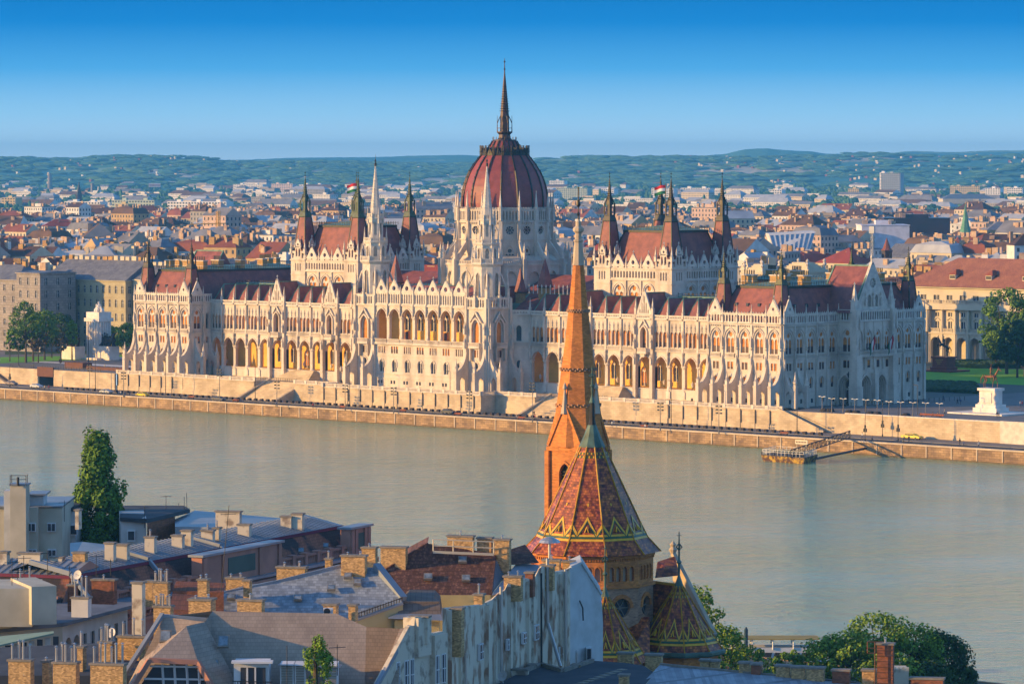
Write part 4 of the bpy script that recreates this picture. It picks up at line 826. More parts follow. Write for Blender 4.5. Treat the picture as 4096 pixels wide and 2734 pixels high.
# wall with the slanting staircase to the right of the building, and walls further out
W1 = empty('embankment_wall', (190, -8, 3.2), 'warm lit ashlar retaining wall right of the parliament with a slanting staircase', 'wall')
m = MB(); m.box(163, 800, -8.6, -7.9, 2, 8.4); m.box(163, 800, -8.75, -7.8, 8.4, 8.75, 1)
m.hexa([(141, -10.4, 2), (157, -10.4, 2), (157, -10.0, 2), (141, -10.0, 2)], [(141, -10.4, 9.3), (157, -10.4, 3.9), (157, -10, 3.9), (141, -10, 9.3)])
m.box(141, 165, -8.4, -7.8, 2, 8.4); m.box(214.5, 227, -9.3, -8.6, 2, 8.9, 1); m.box(233, 233.8, -9.3, -8.6, 2, 6, 1); m.build('wall_face', [LST, ST2], W1); s = MB()
for i in range(28): s.box(141+i*.58, 141+(i+1)*.58, -10.0, -8.4, 2, 8.4-i*.185)
s.build('stairway', ASP if 0 else mat('worn_step', (.24, .2, .17)), W1); s = MB(); s.beam((141, -8.5, 9.4), (158, -8.5, 4.2), .08); s.build('handrail', DKM, W1)
W2 = empty('embankment_wall', (-160, -8, 3.2), 'warm lit ashlar retaining wall left of the parliament pierced by a dark underpass', 'wall')
m = MB(); m.box(-163.5, -133.5, -8.6, -7.9, 2, 8.4); m.box(-185, -171.5, -8.6, -7.9, 2, 8.4); m.box(-197, -185, -10.4, -10, 2, 3.0); m.box(-2500, -197, -8.6, -7.9, 2, 8.4)
m.hexa([(-197, -10.4, 2), (-186, -10.4, 2), (-186, -10.0, 2), (-197, -10.0, 2)], [(-197, -10.4, 8.4), (-186, -10.4, 3.6), (-186, -10, 3.6), (-197, -10, 8.4)]); m.box(-197, -185, -8.3, -7.9, 2, 8.4)
m.build('wall_face', [LST, ST2], W2); s = MB(); s.box(-171.5, -163.5, -2.0, -1.5, 2, 8.3, 1); s.box(-171.5, -163.5, -8.8, -8.3, 6.1, 9.2, 0); s.box(-171.5, -163.5, -8.3, -2, 8.1, 8.28, 1); s.box(-171.9, -171.3, -7.9, -1.5, 2, 8.2, 1); s.build('underpass', [RUST, DKM], W2)
s = MB()
for i in range(22): s.box(-196+i*.5, -196+(i+1)*.5, -10.0, -8.3, 2, 8.2-i*.22)
s.build('stairway', MATS['worn_step'], W2)
# dark cubes along the road
cub = None; k = 0
for i in range(116):
    x = -146+i*2.68
    if x > 170: break
    m = MB(); m.box(x, x+.95, -18.7, -17.8, 3.2, 3.95) ; m.box(x+.05, x+.9, -18.65, -17.85, 3.95, 4.02)
    tag(m.build('stone_bollard', MATS['bollard_stone'] if 'bollard_stone' in MATS else mat('bollard_stone', (.06, .045, .04), (.04, .03, .03), nscale=2)), 'squat dark cube bollard in the long evenly spaced row along the embankment road', 'bollard', 'cube bollards along the embankment road')
# ---------------------------------------------------------------- small things
def body_skin(name, joints, edges, mats):
    me = bpy.data.meshes.new(name); me.from_pydata([j[:3] for j in joints], edges, []); ob = bpy.data.objects.new(name, me); SC.collection.objects.link(ob)
    md = ob.modifiers.new('s', 'SKIN'); md.use_smooth_shade = True
    for i, j in enumerate(joints): me.skin_vertices[0].data[i].radius = (j[3], j[3]*.85)
    me.skin_vertices[0].data[0].use_root = True; ob.modifiers.new('ss', 'SUBSURF').levels = 1
    return ob
PPL = [((.03, .03, .04), (.02, .02, .03)), ((.5, .5, .48), (.04, .05, .1)), ((.28, .03, .03), (.05, .05, .08)), ((.06, .08, .16), (.1, .09, .08)), ((.5, .42, .3), (.03, .03, .03))]
SKIN = mat('skin', (.45, .27, .19), rough=.6); HAIR = mat('hair', (.03, .02, .014))
PM = {}
def person(p, yaw, ci, label, walk=.22, sit=False):
    x, y, z = p; c, s = cos(yaw), sin(yaw)
    def T(a, b, h): return (a*c-b*s, a*s+b*c, h)
    o = empty('person', (x, y, z), label, 'person', None)
    def tube(mb, a, b, r0, r1, k, n=7): mb.beam(T(*a), T(*b), r0*2, k, n, r1*2)
    def lim(mb, P, Rr, k):
        for i in range(len(P)-1): tube(mb, P[i], P[i+1], Rr[i], Rr[i+1], k)
    hz = .92 if not sit else .5
    J = [(0, 0, hz, .15), (0, 0, hz+.22, .13), (0, 0, hz+.48, .17), (0, 0, hz+.6, .06), (0, 0, hz+.68, .09), (0, .015, hz+.8, .095)]
    E = [(0, 1), (1, 2), (2, 3), (3, 4), (4, 5)]
    for sd in (-1, 1):
        f = walk*sd; n0 = len(J)
        if sit: L = [(.1*sd, .03, hz-.02, .1), (.11*sd, .45, hz, .075), (.11*sd, .48, .08, .05), (.11*sd, .6, .04, .045)]
        else: L = [(.1*sd, 0, hz-.06, .1), (.11*sd, f*.6, .5, .07), (.11*sd, f, .08, .045), (.11*sd, f+.15, .04, .045)]
        J += L; E += [(0, n0), (n0, n0+1), (n0+1, n0+2), (n0+2, n0+3)]; n0 = len(J)
        A = [(.2*sd, 0, hz+.5, .065), (.26*sd, -f*.4-.02, hz+.24, .045), (.25*sd, -f*.9+.1, hz+.0, .035), (.25*sd, -f*.9+.14, hz-.09, .03)]
        J += A; E += [(2, n0), (n0, n0+1), (n0+1, n0+2), (n0+2, n0+3)]
    JJ = [(*T(a, b, h), r) for a, b, h, r in J]
    if ci not in PM: PM[ci] = (mat('shirt_%d' % ci, PPL[ci][0]), mat('trousers_%d' % ci, PPL[ci][1]))
    b = body_skin('body', JJ, E, None); b.parent = o
    dg = bpy.context.evaluated_depsgraph_get(); me = bpy.data.meshes.new_from_object(b.evaluated_get(dg)); b.modifiers.clear(); b.data = me
    me.materials.clear()
    for q in (PM[ci][0], PM[ci][1], SKIN): me.materials.append(q)
    for pl in me.polygons: h = pl.center.z; pl.material_index = 2 if h > hz+.58 or (abs(h-hz+.05) < .07 and hypot(pl.center.x, pl.center.y) > .2 and not sit) else (0 if h > hz+.02 else 1)
    h = MB(); q = T(0, -.02, hz+.84); h.lathe(x+q[0], y+q[1], [(.02, z+hz+.96), (.09, z+hz+.92), (.105, z+hz+.83), (.09, z+hz+.76)], 8); h.build('hair', HAIR, o)
    return o
CM = {}
def car(x, y, z, yaw, col, label, name='parked_car', L=4.5, W=1.8, H=1.45):
    o = empty(name, (x, y, z), label, 'car'); c, s = cos(yaw), sin(yaw); T = lambda a, b, h: (x+a*c-b*s, y+a*s+b*c, z+h)
    if col not in CM: CM[col] = mat('car_paint_%d' % len(CM), col, tuple(v*.95 for v in col), rough=.3, spec=.5)
    m = MB(); P = [(-.5, .28), (-.5, .62), (-.46, .68), (-.36, .70), (-.27, 1.0), (.12, 1.0), (.27, .70), (.45, .62), (.5, .5), (.5, .26)]
    for i in range(len(P)-1):
        (a, h), (a2, h2) = P[i], P[i+1]; w = W/2 if h < .75 else W/2-.2; w2 = W/2 if h2 < .75 else W/2-.2
        m.face([T(a*L, -w, h*H), T(a*L, w, h*H), T(a2*L, w2, h2*H), T(a2*L, -w2, h2*H)])
    for sd in (-1, 1):
        m.face([T(a*L, sd*W/2, h*H) for a, h in [(-.5, .28), (-.5, .62), (-.46, .68), (-.36, .7), (.27, .7), (.45, .62), (.5, .5), (.5, .26)]])
        m.face([T(-.36*L, sd*W/2, .7*H), T(-.27*L, sd*(W/2-.2), H), T(.12*L, sd*(W/2-.2), H), T(.27*L, sd*W/2, .7*H)])
    m.face([T(-.5*L, -W/2, .28*H), T(.5*L, -W/2, .26*H), T(.5*L, W/2, .26*H), T(-.5*L, W/2, .28*H)]); m.build('car_body', CM[col], o)
    for sd in (-1, 1):
        g_ = MB(); e = .02; g_.face([T(-.33*L, sd*(W/2+e-.01), .73*H), T(-.26*L, sd*(W/2-.17), .95*H), T(.1*L, sd*(W/2-.17), .95*H), T(.23*L, sd*(W/2+e-.01), .73*H)]); g_.build('side_window', GLS, o)
    for a in (-.31, .3):
        for sd in (-1, 1):
            w = MB(); vs = []
            for q in range(12): an = q*pi/6; vs.append((a*L+cos(an)*.32, .32+sin(an)*.32))
            w.face([T(p[0], sd*(W/2+.02), p[1]) for p in vs]); [w.face([T(vs[q][0], sd*(W/2+.02), vs[q][1]), T(vs[(q+1) % 12][0], sd*(W/2+.02), vs[(q+1) % 12][1]), T(vs[(q+1) % 12][0], sd*(W/2-.2), vs[(q+1) % 12][1]), T(vs[q][0], sd*(W/2-.2), vs[q][1])]) for q in range(12)]; w.build('wheel', DKM, o)
    for a, nm, mm in ((.5, 'headlight', PNT), (-.5, 'tail_light', MATS.get('flag_red'))):
        for sd in (-1, 1): w = MB(); p = T(a*L, sd*W*.36, .5*H); w.box(p[0]-.14, p[0]+.14, p[1]-.14, p[1]+.14, p[2]-.07, p[2]+.07); w.build(nm, mm, o)
    return o
def bench(x, y, z, label, L=2.6, yaw=0):
    o = empty('park_bench', (x, y, z), label, 'bench'); W = mat('bench_wood', (.28, .08, .03), (.2, .06, .02)) if 'bench_wood' not in MATS else MATS['bench_wood']
    m = MB(); m.box(x-L/2, x+L/2, y-.25, y+.25, z+.42, z+.48); m.build('seat', W, o); m = MB(); m.box(x-L/2, x+L/2, y+.25, y+.31, z+.55, z+.95); m.build('backrest', W, o)
    for q in (-1, 1): m = MB(); m.box(x+q*L*.4-.05, x+q*L*.4+.05, y-.22, y+.3, z, z+.42); m.box(x+q*L*.4-.05, x+q*L*.4+.05, y+.22, y+.3, z+.42, z+.9); m.build('leg', DKM, o)
def mast(x, y, z, h, label, kind='flood', name='street_lamp', cat='street lamp', group=None):
    o = empty(name, (x, y, z), label, cat, group); m = MB(); G = MATS['lamp_grey'] if 'lamp_grey' in MATS else mat('lamp_grey', (.2, .18, .16), rough=.6)
    dark = kind in ('tall', 'lantern', 'signal'); m.beam((x, y, z), (x, y, z+h), .26 if kind != 'signal' else .18, n=8, w2=.14); m.beam((x, y, z), (x, y, z+.6), .4, n=8); m.build('pole', DKM if dark else G, o)
    if kind == 'flood':
        for i in range(3):
            for sd in (-1, 1): b_ = MB(); zz = z+h-.3-i*.9; b_.beam((x, y, zz), (x+sd*.75, y, zz), .1); b_.box(x+sd*.75-.25, x+sd*.75+.25, y-.2, y+.2, zz-.1, zz+.3); b_.build('floodlight', DKM, o)
    elif kind == 'tall': b_ = MB(); b_.beam((x, y, z+h), (x-.9, y, z+h+.05), .12); b_.box(x-1.3, x-.5, y-.15, y+.15, z+h-.03, z+h+.12); b_.build('lamp_head', DKM, o)
    elif kind == 'street': b_ = MB(); [b_.beam((x, y, z+h-.1), (x+s*.8, y, z+h+.1), .09) for s in (-1, 1)]; [b_.box(x+s*.8-.35, x+s*.8+.35, y-.15, y+.15, z+h+.02, z+h+.16) for s in (-1, 1)]; b_.build('lamp_head', PNT, o)
    elif kind == 'lantern':
        b_ = MB(); b_.lathe(x, y, [(.5, z), (.42, z+.5), (.2, z+.9)], 8); b_.build('base', DKM, o)
        b_ = MB(); b_.lathe(x, y, [(.12, z+h), (.34, z+h+.35), (.42, z+h+.9), (.5, z+h+.95), (.2, z+h+1.3), (.05, z+h+1.7)], 8); b_.build('lantern', DKM if h > 7 else MATS['trim_stone'], o)
    elif kind == 'signal':
        for q, zz in ((-.3, 2.4), (.3, 2.4), (0, 3.3)): b_ = MB(); b_.box(x+q-.17, x+q+.17, y-.2, y+.2, z+zz, z+zz+.9); b_.build('signal_head', DKM, o)
    return o
at = lambda px, py, z: PZ(px, py, z)
def fp(crop, a, b): o_ = {1: (400, 900, 1.96), 2: (1350, 900, 1.96), 3: (2100, 900, 1.8444), 4: (2800, 900, 1.845), 'B4': (0, 1000, 2.4117), 'B5': (3500, 950, 1.651), 'B6': (2900, 1500, 2.61)}[crop]; return o_[0]+a/o_[2], o_[1]+b/o_[2]
ZQ = 3.25
for k_, (cr_, a, b, h) in enumerate([('B4', 878, 1385, 9), (1, 185, 1345, 7.5), (1, 937, 1390, 10), (1, 1387, 1425, 7.5), (1, 1922, 1455, 7.5), (2, 440, 1478, 7.5), (2, 1033, 1510, 7.5), (2, 1528, 1545, 11), (3, 998, 1515, 7.5), (3, 1430, 1540, 7.5)]):
    p = at(*fp(cr_, a, b), ZQ); nm = ['below the white monument', 'left of the yellow car', 'right of the yellow car', 'in front of the left stairway', 'right of the left stairway', 'below the left part of the central loggia', 'below the right river tower', 'just left of the brick church spire', 'in front of the right stairway', 'below the right end pavilion'][k_]
    mast(p.x, min(p.y, -28.9), ZQ, h, 'slim floodlight mast on the quay edge '+nm, 'flood', 'floodlight_mast', 'light mast')
for k_, (cr_, a, b, zt) in enumerate([('B4', 920, 1345, 12), (1, 515, 1330, 11.5), (1, 1217, 1372, 12), (1, 1958, 1420, 12.5), (2, 883, 1452, 12), (3, 1078, 1480, 13), ('B6', 752, 600, 13.5), ('B6', 2010, 610, 13.5)]):
    p = at(*fp(cr_, a, b), ZQ); nm = ['left of the parliament', 'in front of the left end pavilion', 'beside the left stairway', 'in front of the left river tower', 'in front of the central block', 'beside the right stairway', 'by the slanting staircase', 'below the big plaza lantern'][k_]
    mast(p.x, p.y, ZQ, zt-ZQ+2.5, 'tall thin dark lamp post standing on the embankment '+nm, 'tall')
for k_, (cr_, a, b, h) in enumerate([(1, 437, 1165, 3.6), (1, 710, 1165, 3.4), (1, 993, 1170, 3.4), (1, 1298, 1180, 3.4), (1, 1602, 1200, 3.6), (1, 1815, 1215, 3.4), (1, 1890, 1235, 3.4), (2, 443, 1260, 3.6), (2, 743, 1275, 3.6), (2, 1185, 1300, 3.6), (2, 1590, 1305, 3.6), (3, 682, 1255, 3.6), (3, 1028, 1275, 3.6), (3, 1236, 1295, 3.6), (3, 1575, 1315, 3.6), (4, 283, 1315, 3.6), (4, 630, 1330, 3.6)]):
    p = at(*fp(cr_, a, b), 8.35); mast(p.x, p.y, 8.35, h, 'small black lantern on the terrace, number in line'.replace('number in line', ['before the second bay of the left pavilion', 'at the left pavilion corner', 'under the first arcade arches', 'left of the left stairway', 'in the middle of the left stairs', 'right of the left stairs', 'left of the left river tower', 'left of the central windows', 'right of the central windows', 'before the right river tower', 'left of the brick spire', 'above the right stairway', 'right of the right stairway', 'left of the right pavilion', 'before the first bay of the right pavilion', 'before the third bay of the right pavilion', 'beside the slanting staircase'][k_]), 'lantern')
for (cr_, a, b, h, l) in (('B6', 1990, 250, 9, 'huge black ornate lantern on the plaza at the far right corner of the parliament'), ('B6', 1290, 315, 7.6, 'big black lantern in front of the parliament portal')):
    p = at(*fp(cr_, a, b), 8.33); mast(p.x, p.y, 8.33, h, l, 'lantern')
for k_, (a, b, h) in enumerate([(1462, 690, 9.5), (1644, 640, 9), (1806, 685, 9), (2010, 612, 6)]):
    p = at(*fp('B6', a, b), ZQ); mast(p.x, p.y, ZQ, h, 'dark traffic signal mast on the right embankment, '+['leftmost one', 'second from the left', 'third from the left', 'rightmost one'][k_], 'signal', 'traffic_signal', 'traffic light')
for k_, (a, b, h) in enumerate([(95, 1320, 7), (190, 1275, 6), (325, 1290, 12), (180, 1110, 8), (585, 1090, 8), (855, 1080, 8)]):
    z = ZQ if k_ < 3 else 8.33; p = at(*fp('B4', a, b), z); mast(p.x, p.y, z, h, ['traffic signal mast on the far left quay road', 'thin signal mast beside the left wall stairs', 'tall signal mast left of the dark underpass', 'dark post on the left plaza by the young trees', 'dark post on the left plaza beside the monument', 'dark post right before the white monument'][k_], 'signal' if k_ < 3 else 'tall', 'traffic_signal' if k_ < 3 else 'street_lamp', 'traffic light' if k_ < 3 else 'street lamp')
for k_, (a, b) in enumerate([(1015, 365), (1115, 385), (1235, 388), (1355, 392), (1472, 400), (1590, 405), (1712, 420), (1835, 425), (1962, 430), (2095, 435), (2240, 440)]):
    p = at(*fp('B6', a, b), 8.33); mast(p.x, p.y, 8.33, 3.6, 'slim white headed plaza light behind the right wall, %s from the left' % ['first', 'second', 'third', 'fourth', 'fifth', 'sixth', 'seventh', 'eighth', 'ninth', 'tenth', 'eleventh'][k_], 'street', 'plaza_light', 'street lamp')
m = MB(); 
a_, b_ = PZ(*fp('B6', 1150, 330), 8.33), PZ(*fp('B6', 2500, 260), 8.33)
post = None
for i in range(26):
    p = a_.lerp(b_, i/25); q = MB(); q.beam(p, p+Vector((0, 0, 1.0)), .16, n=6); q.lathe(p.x, p.y, [(.12, p.z+.95), (.05, p.z+1.1)], 6); tag(q.build('bollard_post', DKM), 'thin dark bollard in the curved row on the plaza right of the parliament', 'bollard', 'thin plaza bollards')
Rz = lambda a: a
car(*at(*fp('B4', 352, 1330), ZQ), 0, (.55, .55, .55), 'silver hatchback driving on the embankment road at the far left', 'car'); car(*at(*fp('B4', 1025, 1383), ZQ), 0, (.42, .42, .40), 'grey silver saloon on the road left of the yellow car', 'car')
car(*at(*fp(1, 335, 1345), ZQ), 0, (.75, .5, .01), 'bright yellow taxi on the road below the left pavilion', 'car'); car(*at(*fp(1, 930, 1378), ZQ), 0, (.10, .09, .08), 'dark brown car on the road left of the left stairway', 'car')
car(*at(*fp(2, 868, 1478), ZQ), 0, (.05, .05, .05), 'black car on the road below the central block', 'car'); car(*at(*fp('B4', 110, 1302), ZQ), 0, (.25, .20, .18), 'brown car near the left picture edge on the embankment', 'car')
car(*at(*fp('B5', 245, 1330), ZQ), 0, (.75, .55, .05), 'yellow car on the right embankment road', 'car', 6); car(*at(*fp('B5', 795, 1345), ZQ), 0, (.35, .02, .03), 'red car on the right embankment road', 'car', 5.5)
car(*at(*fp('B4', 515, 955), 8.33), 0, (.6, .62, .64), 'light silver car parked behind the white monument', 'parked_car')
for k_, (a, b) in enumerate([(1040, 378), (1098, 380), (1300, 395), (1370, 400), (1520, 408), (1592, 412), (1892, 428)]):
    p = at(*fp('B6', a, b), 8.33); q = MB(); q.lathe(p.x, p.y, [(1.0, 8.33), (1.1, 8.7), (.8, 8.75)], 10, sx=1.2); q.lathe(p.x, p.y, [(1.0, 8.7), (.9, 9.1), (.3, 9.2)], 8, sx=1.1); tag(q.build('planter_tub', [mat('tub', (.04, .035, .03)) if 'tub' not in MATS else MATS['tub']]), 'low dark round planter on the plaza edge above the right wall, %s from the left' % ['first', 'second', 'third', 'fourth', 'fifth', 'sixth', 'seventh'][k_], 'planter')
for (cr_, a, b, l) in ((1, 712, 1362, 'red wooden bench on the quay right of the yellow car'), (1, 1060, 1388, 'red wooden bench on the quay left of the left stairway'), (1, 1898, 1440, 'red wooden bench on the quay below the left river tower'), (2, 508, 1468, 'red wooden bench on the quay below the central loggia'), (2, 938, 1495, 'red wooden bench on the quay behind the black car'), (2, 1437, 1526, 'red wooden bench on the quay left of the couple in red'), (3, 872, 1498, 'red wooden bench with one sitter before the right stairway'), ('B6', 612, 628, 'orange lit wooden bench below the slanting staircase')):
    p = at(*fp(cr_, a, b), ZQ); bench(p.x, p.y, ZQ, l)
p = at(*fp('B6', 2150, 440), 8.33); bench(p.x, p.y, 8.33, 'long red slatted bench with sitters on the plaza above the right wall', 8)
PL = [('B4', 430, 1355, 4, 'two tone dressed walker crossing behind the silver hatchback'), ('B4', 472, 1352, 2, 'person in a red top beside the silver hatchback'), ('B4', 1165, 1408, 1, 'person in a white shirt left of the yellow taxi'), ('B4', 1252, 1410, 0, 'person in black close to the yellow taxi front'),
      ('B4', 262, 1265, 0, 'person in dark clothes at the foot of the left wall stairs'), (1, 634, 1370, 0, 'person in black walking on the quay below the left pavilion corner'), (1, 1382, 1425, 3, 'person in blue walking on the quay before the left stairway'), (1, 1670, 1438, 2, 'person in a red top right of the left stairway'), (2, 1548, 1530, 2, 'person in a red dress by the mast left of the church spire'), (2, 1540, 1500, 0, 'person in dark clothes behind the one in red left of the church spire'),
      (3, 642, 1490, 1, 'person in a white shirt running right of the brick spire'), ('B6', 1432, 668, 1, 'person in a white shirt at the top of the pontoon gangway'), ('B6', 1535, 705, 0, 'person in a black suit standing on the quay edge right of the gangway'), ('B6', 1865, 708, 3, 'person in blue walking left of the yellow car on the right road'), ('B6', 1920, 700, 0, 'person in dark clothes striding beside the yellow car on the right road'),
      ('B6', 1296, 655, 4, 'person in beige waiting beside the gangway'), ('B5', 560, 1368, 0, 'person in black on the far right quay'), ('B5', 585, 1385, 3, 'person in blue on the far right quay beside the planter'), ('B5', 685, 1388, 1, 'person in white walking on the quay at the far right'), ('B5', 545, 1102, 0, 'left person of the dark pair crossing the plaza before the lawn'), ('B5', 565, 1103, 3, 'right person of the dark pair crossing the plaza before the lawn'), ('B5', 450, 1078, 0, 'lone person in dark clothes near the parliament far corner'), ('B5', 460, 1172, 4, 'person in beige with a pale bag behind the plaza bench'), ('B5', 806, 1190, 0, 'person in black before the white pedestal'), ('B5', 818, 1190, 3, 'person in blue beside the one in black before the white pedestal'), ('B5', 960, 1118, 1, 'left person of the pair at the right picture edge'), ('B5', 973, 1118, 2, 'right person of the pair at the right picture edge'), ('B4', 575, 1095, 0, 'person in dark clothes beside the white monument steps'), ('B4', 1010, 1150, 1, 'person in white right of the monument at the railing')]
for cr_, a, b, ci, l in PL:
    px_, py_ = fp(cr_, a, b); z = ZQ if py_ > 1395 and not (cr_ == 'B5' and b < 1210) and not (cr_ == 'B4' and b < 1200) else 8.33
    p = at(px_, py_, z); person(p, rnd.uniform(0, 6.28), ci, l)
p = at(*fp(3, 888, 1500), ZQ); person((p.x, p.y-.1, ZQ), pi, 1, 'person in white sitting on the bench before the right stairway', sit=True)
for q_ in (0, 1): p = at(*fp('B6', 2170+q_*50, 440), 8.33); person((p.x, p.y, 8.33), pi, q_*3, ['left', 'right'][q_]+' one of two people sitting on the long plaza bench', sit=True)
p = at(*fp(3, 785, 1435), ZQ); m = MB(); m.box(p.x-.6, p.x+.6, p.y-.6, p.y+.6, ZQ, 5.5, 0); m.box(p.x-.65, p.x+.65, p.y-.65, p.y+.65, 5.5, 5.7, 1); m.box(p.x-.4, p.x+.4, p.y-.64, p.y-.6, 3.5, 5.3, 1)
tag(m.build('toilet_cabin', [mat('cabin_blue', (.03, .07, .28)), PNT]), 'small blue portable toilet cabin against the wall right of the right stairway', 'portable toilet')
# pontoon with gangway
PT = empty('pontoon', (160, -48, 0), 'rusty yellow floating landing stage with white railings moored off the quay', 'pontoon')
A = PZ(*fp('B6', 375, 890), .1); B = PZ(*fp('B6', 830, 925), .1); C_ = PZ(*fp('B6', 970, 890), .1); Dv = A+(C_-B); m = MB(); zt = 1.5
qs = [A, B, C_, Dv]; ctr = (A+B+C_+Dv)/4; m.hexa([ctr.lerp(Vector((q.x, q.y, -.4)), .9).xyz[:2]+(-.4,) for q in qs], [(q.x, q.y, zt) for q in qs], 0); m.hexa([(q.x, q.y, zt) for q in qs], [(q.x, q.y, zt+.12) for q in qs], 1); m.build('hull', [mat('rusty_yellow', (.45, .27, .03), (.10, .05, .03), nscale=.9, mixr=(.4, .55)), DKM], PT)
m = MB(); e = [ctr.lerp(q, .94) for q in qs]
for i in range(4):
    a, b = e[i], e[(i+1) % 4]; n_ = max(2, int((b-a).length/1.2)); a = Vector((a.x, a.y, zt)); b = Vector((b.x, b.y, zt))
    for j in range(n_): p = a.lerp(b, j/n_); m.beam(p, p+Vector((0, 0, 1.5)), .12)
    for h in (1.5, .9): m.beam(a+Vector((0, 0, h)), b+Vector((0, 0, h)), .1)
m.build('railing', mat('rail_white', (.6, .56, .5)), PT)
for t_ in (.02, .3, .6, .98): p = A.lerp(B, t_); m = MB(); m.beam((p.x, p.y, zt), (p.x, p.y, zt+.9), .3, n=8); m.build('mooring_post', DKM, PT)
p = ctr; m = MB(); m.box(p.x+1, p.x+5, p.y+1, p.y+1.15, 4.3, 5.4, 0); m.beam((p.x+1.5, p.y+1.1, 1.5), (p.x+1.5, p.y+1.1, 4.4), .1, 0); m.beam((p.x+4.5, p.y+1.1, 1.5), (p.x+4.5, p.y+1.1, 4.4), .1, 0)
for j in range(7): m.box(p.x+1.3+j*.5, p.x+1.6+j*.5, p.y+.96, p.y+1.0, 4.65, 5.0, 1)
m.build('sign', [mat('sign_cream', (.7, .62, .45)), RUST], PT)
G1, G2 = PZ(*fp('B6', 690, 850), 1.6), PY(*fp('B6', 1300, 690), -30.5); gw = empty('gangway', (G1.x, G1.y, 0), 'dark lattice gangway bridge sloping from the pontoon up to the quay', 'gangway'); m = MB(); off = Vector((-.9, 1.6, 0))
G2.z = 4.2
for s in (off*-.5, off*.5):
    for h in (0, 1.7): m.beam(G1+s+Vector((0, 0, h)), G2+s+Vector((0, 0, h)), .2)
    for j in range(15): p, q = (G1+s).lerp(G2+s, j/14), (G1+s).lerp(G2+s, min(1, (j+1)/14)); m.beam(p, p+Vector((0, 0, 1.7)), .12); m.beam(p, q+Vector((0, 0, 1.7)), .08)
m.build('truss', DKM, gw); m = MB(); m.hexa([G1-off*.5, G1+off*.5, G2+off*.5, G2-off*.5], [v+Vector((0, 0, .12)) for v in (G1-off*.5, G1+off*.5, G2+off*.5, G2-off*.5)]); m.build('deck', RUST, gw)
a, b = PZ(*fp('B6', 960, 868), 1.2), PY(*fp('B6', 1470, 762), -31); m = MB(); m.beam(a, b, .6, n=8); tag(m.build('mooring_boom', DKM), 'long blue grey steel boom holding the pontoon off the quay wall', 'boom')
# ---------------------------------------------------------------- monuments
BR2 = mat('statue_bronze', (.075, .055, .045), (.03, .03, .035), nscale=1, rough=.5, metal=.3); WHT = mat('white_stone', (.74, .68, .62), (.62, .56, .5), nscale=.5); BRN = mat('warm_bronze', (.22, .09, .04), (.12, .05, .025), nscale=1.2, rough=.5, metal=.3)
def blob(m, c, r, k=0, n=8, seed=0, sq=(1, 1, 1)):
    rg = random.Random(seed); vs = []; fs = []; rows = 5
    for j in range(rows+1):
        th = pi*j/rows
        for i in range(n):
            a = 2*pi*i/n+j*.3; q = r*(1+rg.uniform(-.18, .18)); vs.append((c[0]+q*sin(th)*cos(a)*sq[0], c[1]+q*sin(th)*sin(a)*sq[1], c[2]+q*cos(th)*sq[2]))
    for j in range(rows):
        for i in range(n): w = (i+1) % n; fs.append((j*n+i, j*n+w, (j+1)*n+w, (j+1)*n+i))
    m.add(vs, fs, k)
def hood(m, pts, radii, n=8, k=0):
    for (a, b), (r0, r1) in zip(zip(pts[:-1], pts[1:]), zip(radii[:-1], radii[1:])): m.beam(a, b, r0*2, k, n, r1*2)
    for p, r in zip(pts, radii): blob(m, p, r*.98, k, n)
def horse(o, x, y, z, dirx, diry, s, matr, rear=0, rider=True):
    """horse and rider, dir = heading"""
    L = hypot(dirx, diry); ux, uy = dirx/L, diry/L; T = lambda a, b, h: (x+(a*ux-b*uy)*s, y+(a*uy+b*ux)*s, z+h*s)
    m = MB(); r = rear; hood(m, [T(-.8, 0, 1.45), T(-.2, 0, 1.42+r*.25), T(.55, 0, 1.5+r*.55)], [.36, .36, .4]); hood(m, [T(.65, 0, 1.65+r*.6), T(1.0, 0, 2.2+r*.75), T(1.15, 0, 2.45+r*.8)], [.3, .2, .17]); hood(m, [T(1.15, 0, 2.45+r*.8), T(1.55, 0, 2.15+r*.75)], [.17, .09])
    for q in (-.07, .07): m.lathe(*T(1.08, q, 0)[:2], [(.06*s, z+(2.55+r*.8)*s), (.01, z+(2.75+r*.8)*s)], 4)
    for q in (-.2, .2):
        hood(m, [T(-.85, q, 1.3), T(-.7, q, .95), T(-1.0, q, .55), T(-.92, q, .08)], [.25, .15, .09, .07])
        if r: hood(m, [T(.6, q, 1.8), T(1.1, q, 1.7+q), T(1.15, q, 1.2+q)], [.2, .1, .06])
        else: hood(m, [T(.6, q, 1.35), T(.65+q, q, .75), T(.6+q*1.2, q, .08)], [.2, .1, .07])
    hood(m, [T(-1.1, 0, 1.6), T(-1.45, 0, 1.1), T(-1.45, 0, .5)], [.12, .14, .05]); m.build('horse', matr, o)
    if rider:
        m = MB(); h0 = 1.85+r*.25; hood(m, [T(-.05, 0, h0), T(0, 0, h0+.35), T(.02, 0, h0+.7), T(.02, 0, h0+.85)], [.22, .2, .24, .09]); hood(m, [T(.03, 0, h0+.98), T(.03, 0, h0+1.1)], [.13, .14])
        for q in (-1, 1): hood(m, [T(0, q*.18, h0-.02), T(.35, q*.42, h0-.3), T(.25, q*.42, h0-.85), T(.42, q*.42, h0-.92)], [.15, .11, .07, .06]); hood(m, [T(.02, q*.25, h0+.65), T(.1, q*.34, h0+.35), T(.4, q*.12, h0+.3)], [.09, .07, .05])
        m.build('rider', matr, o)
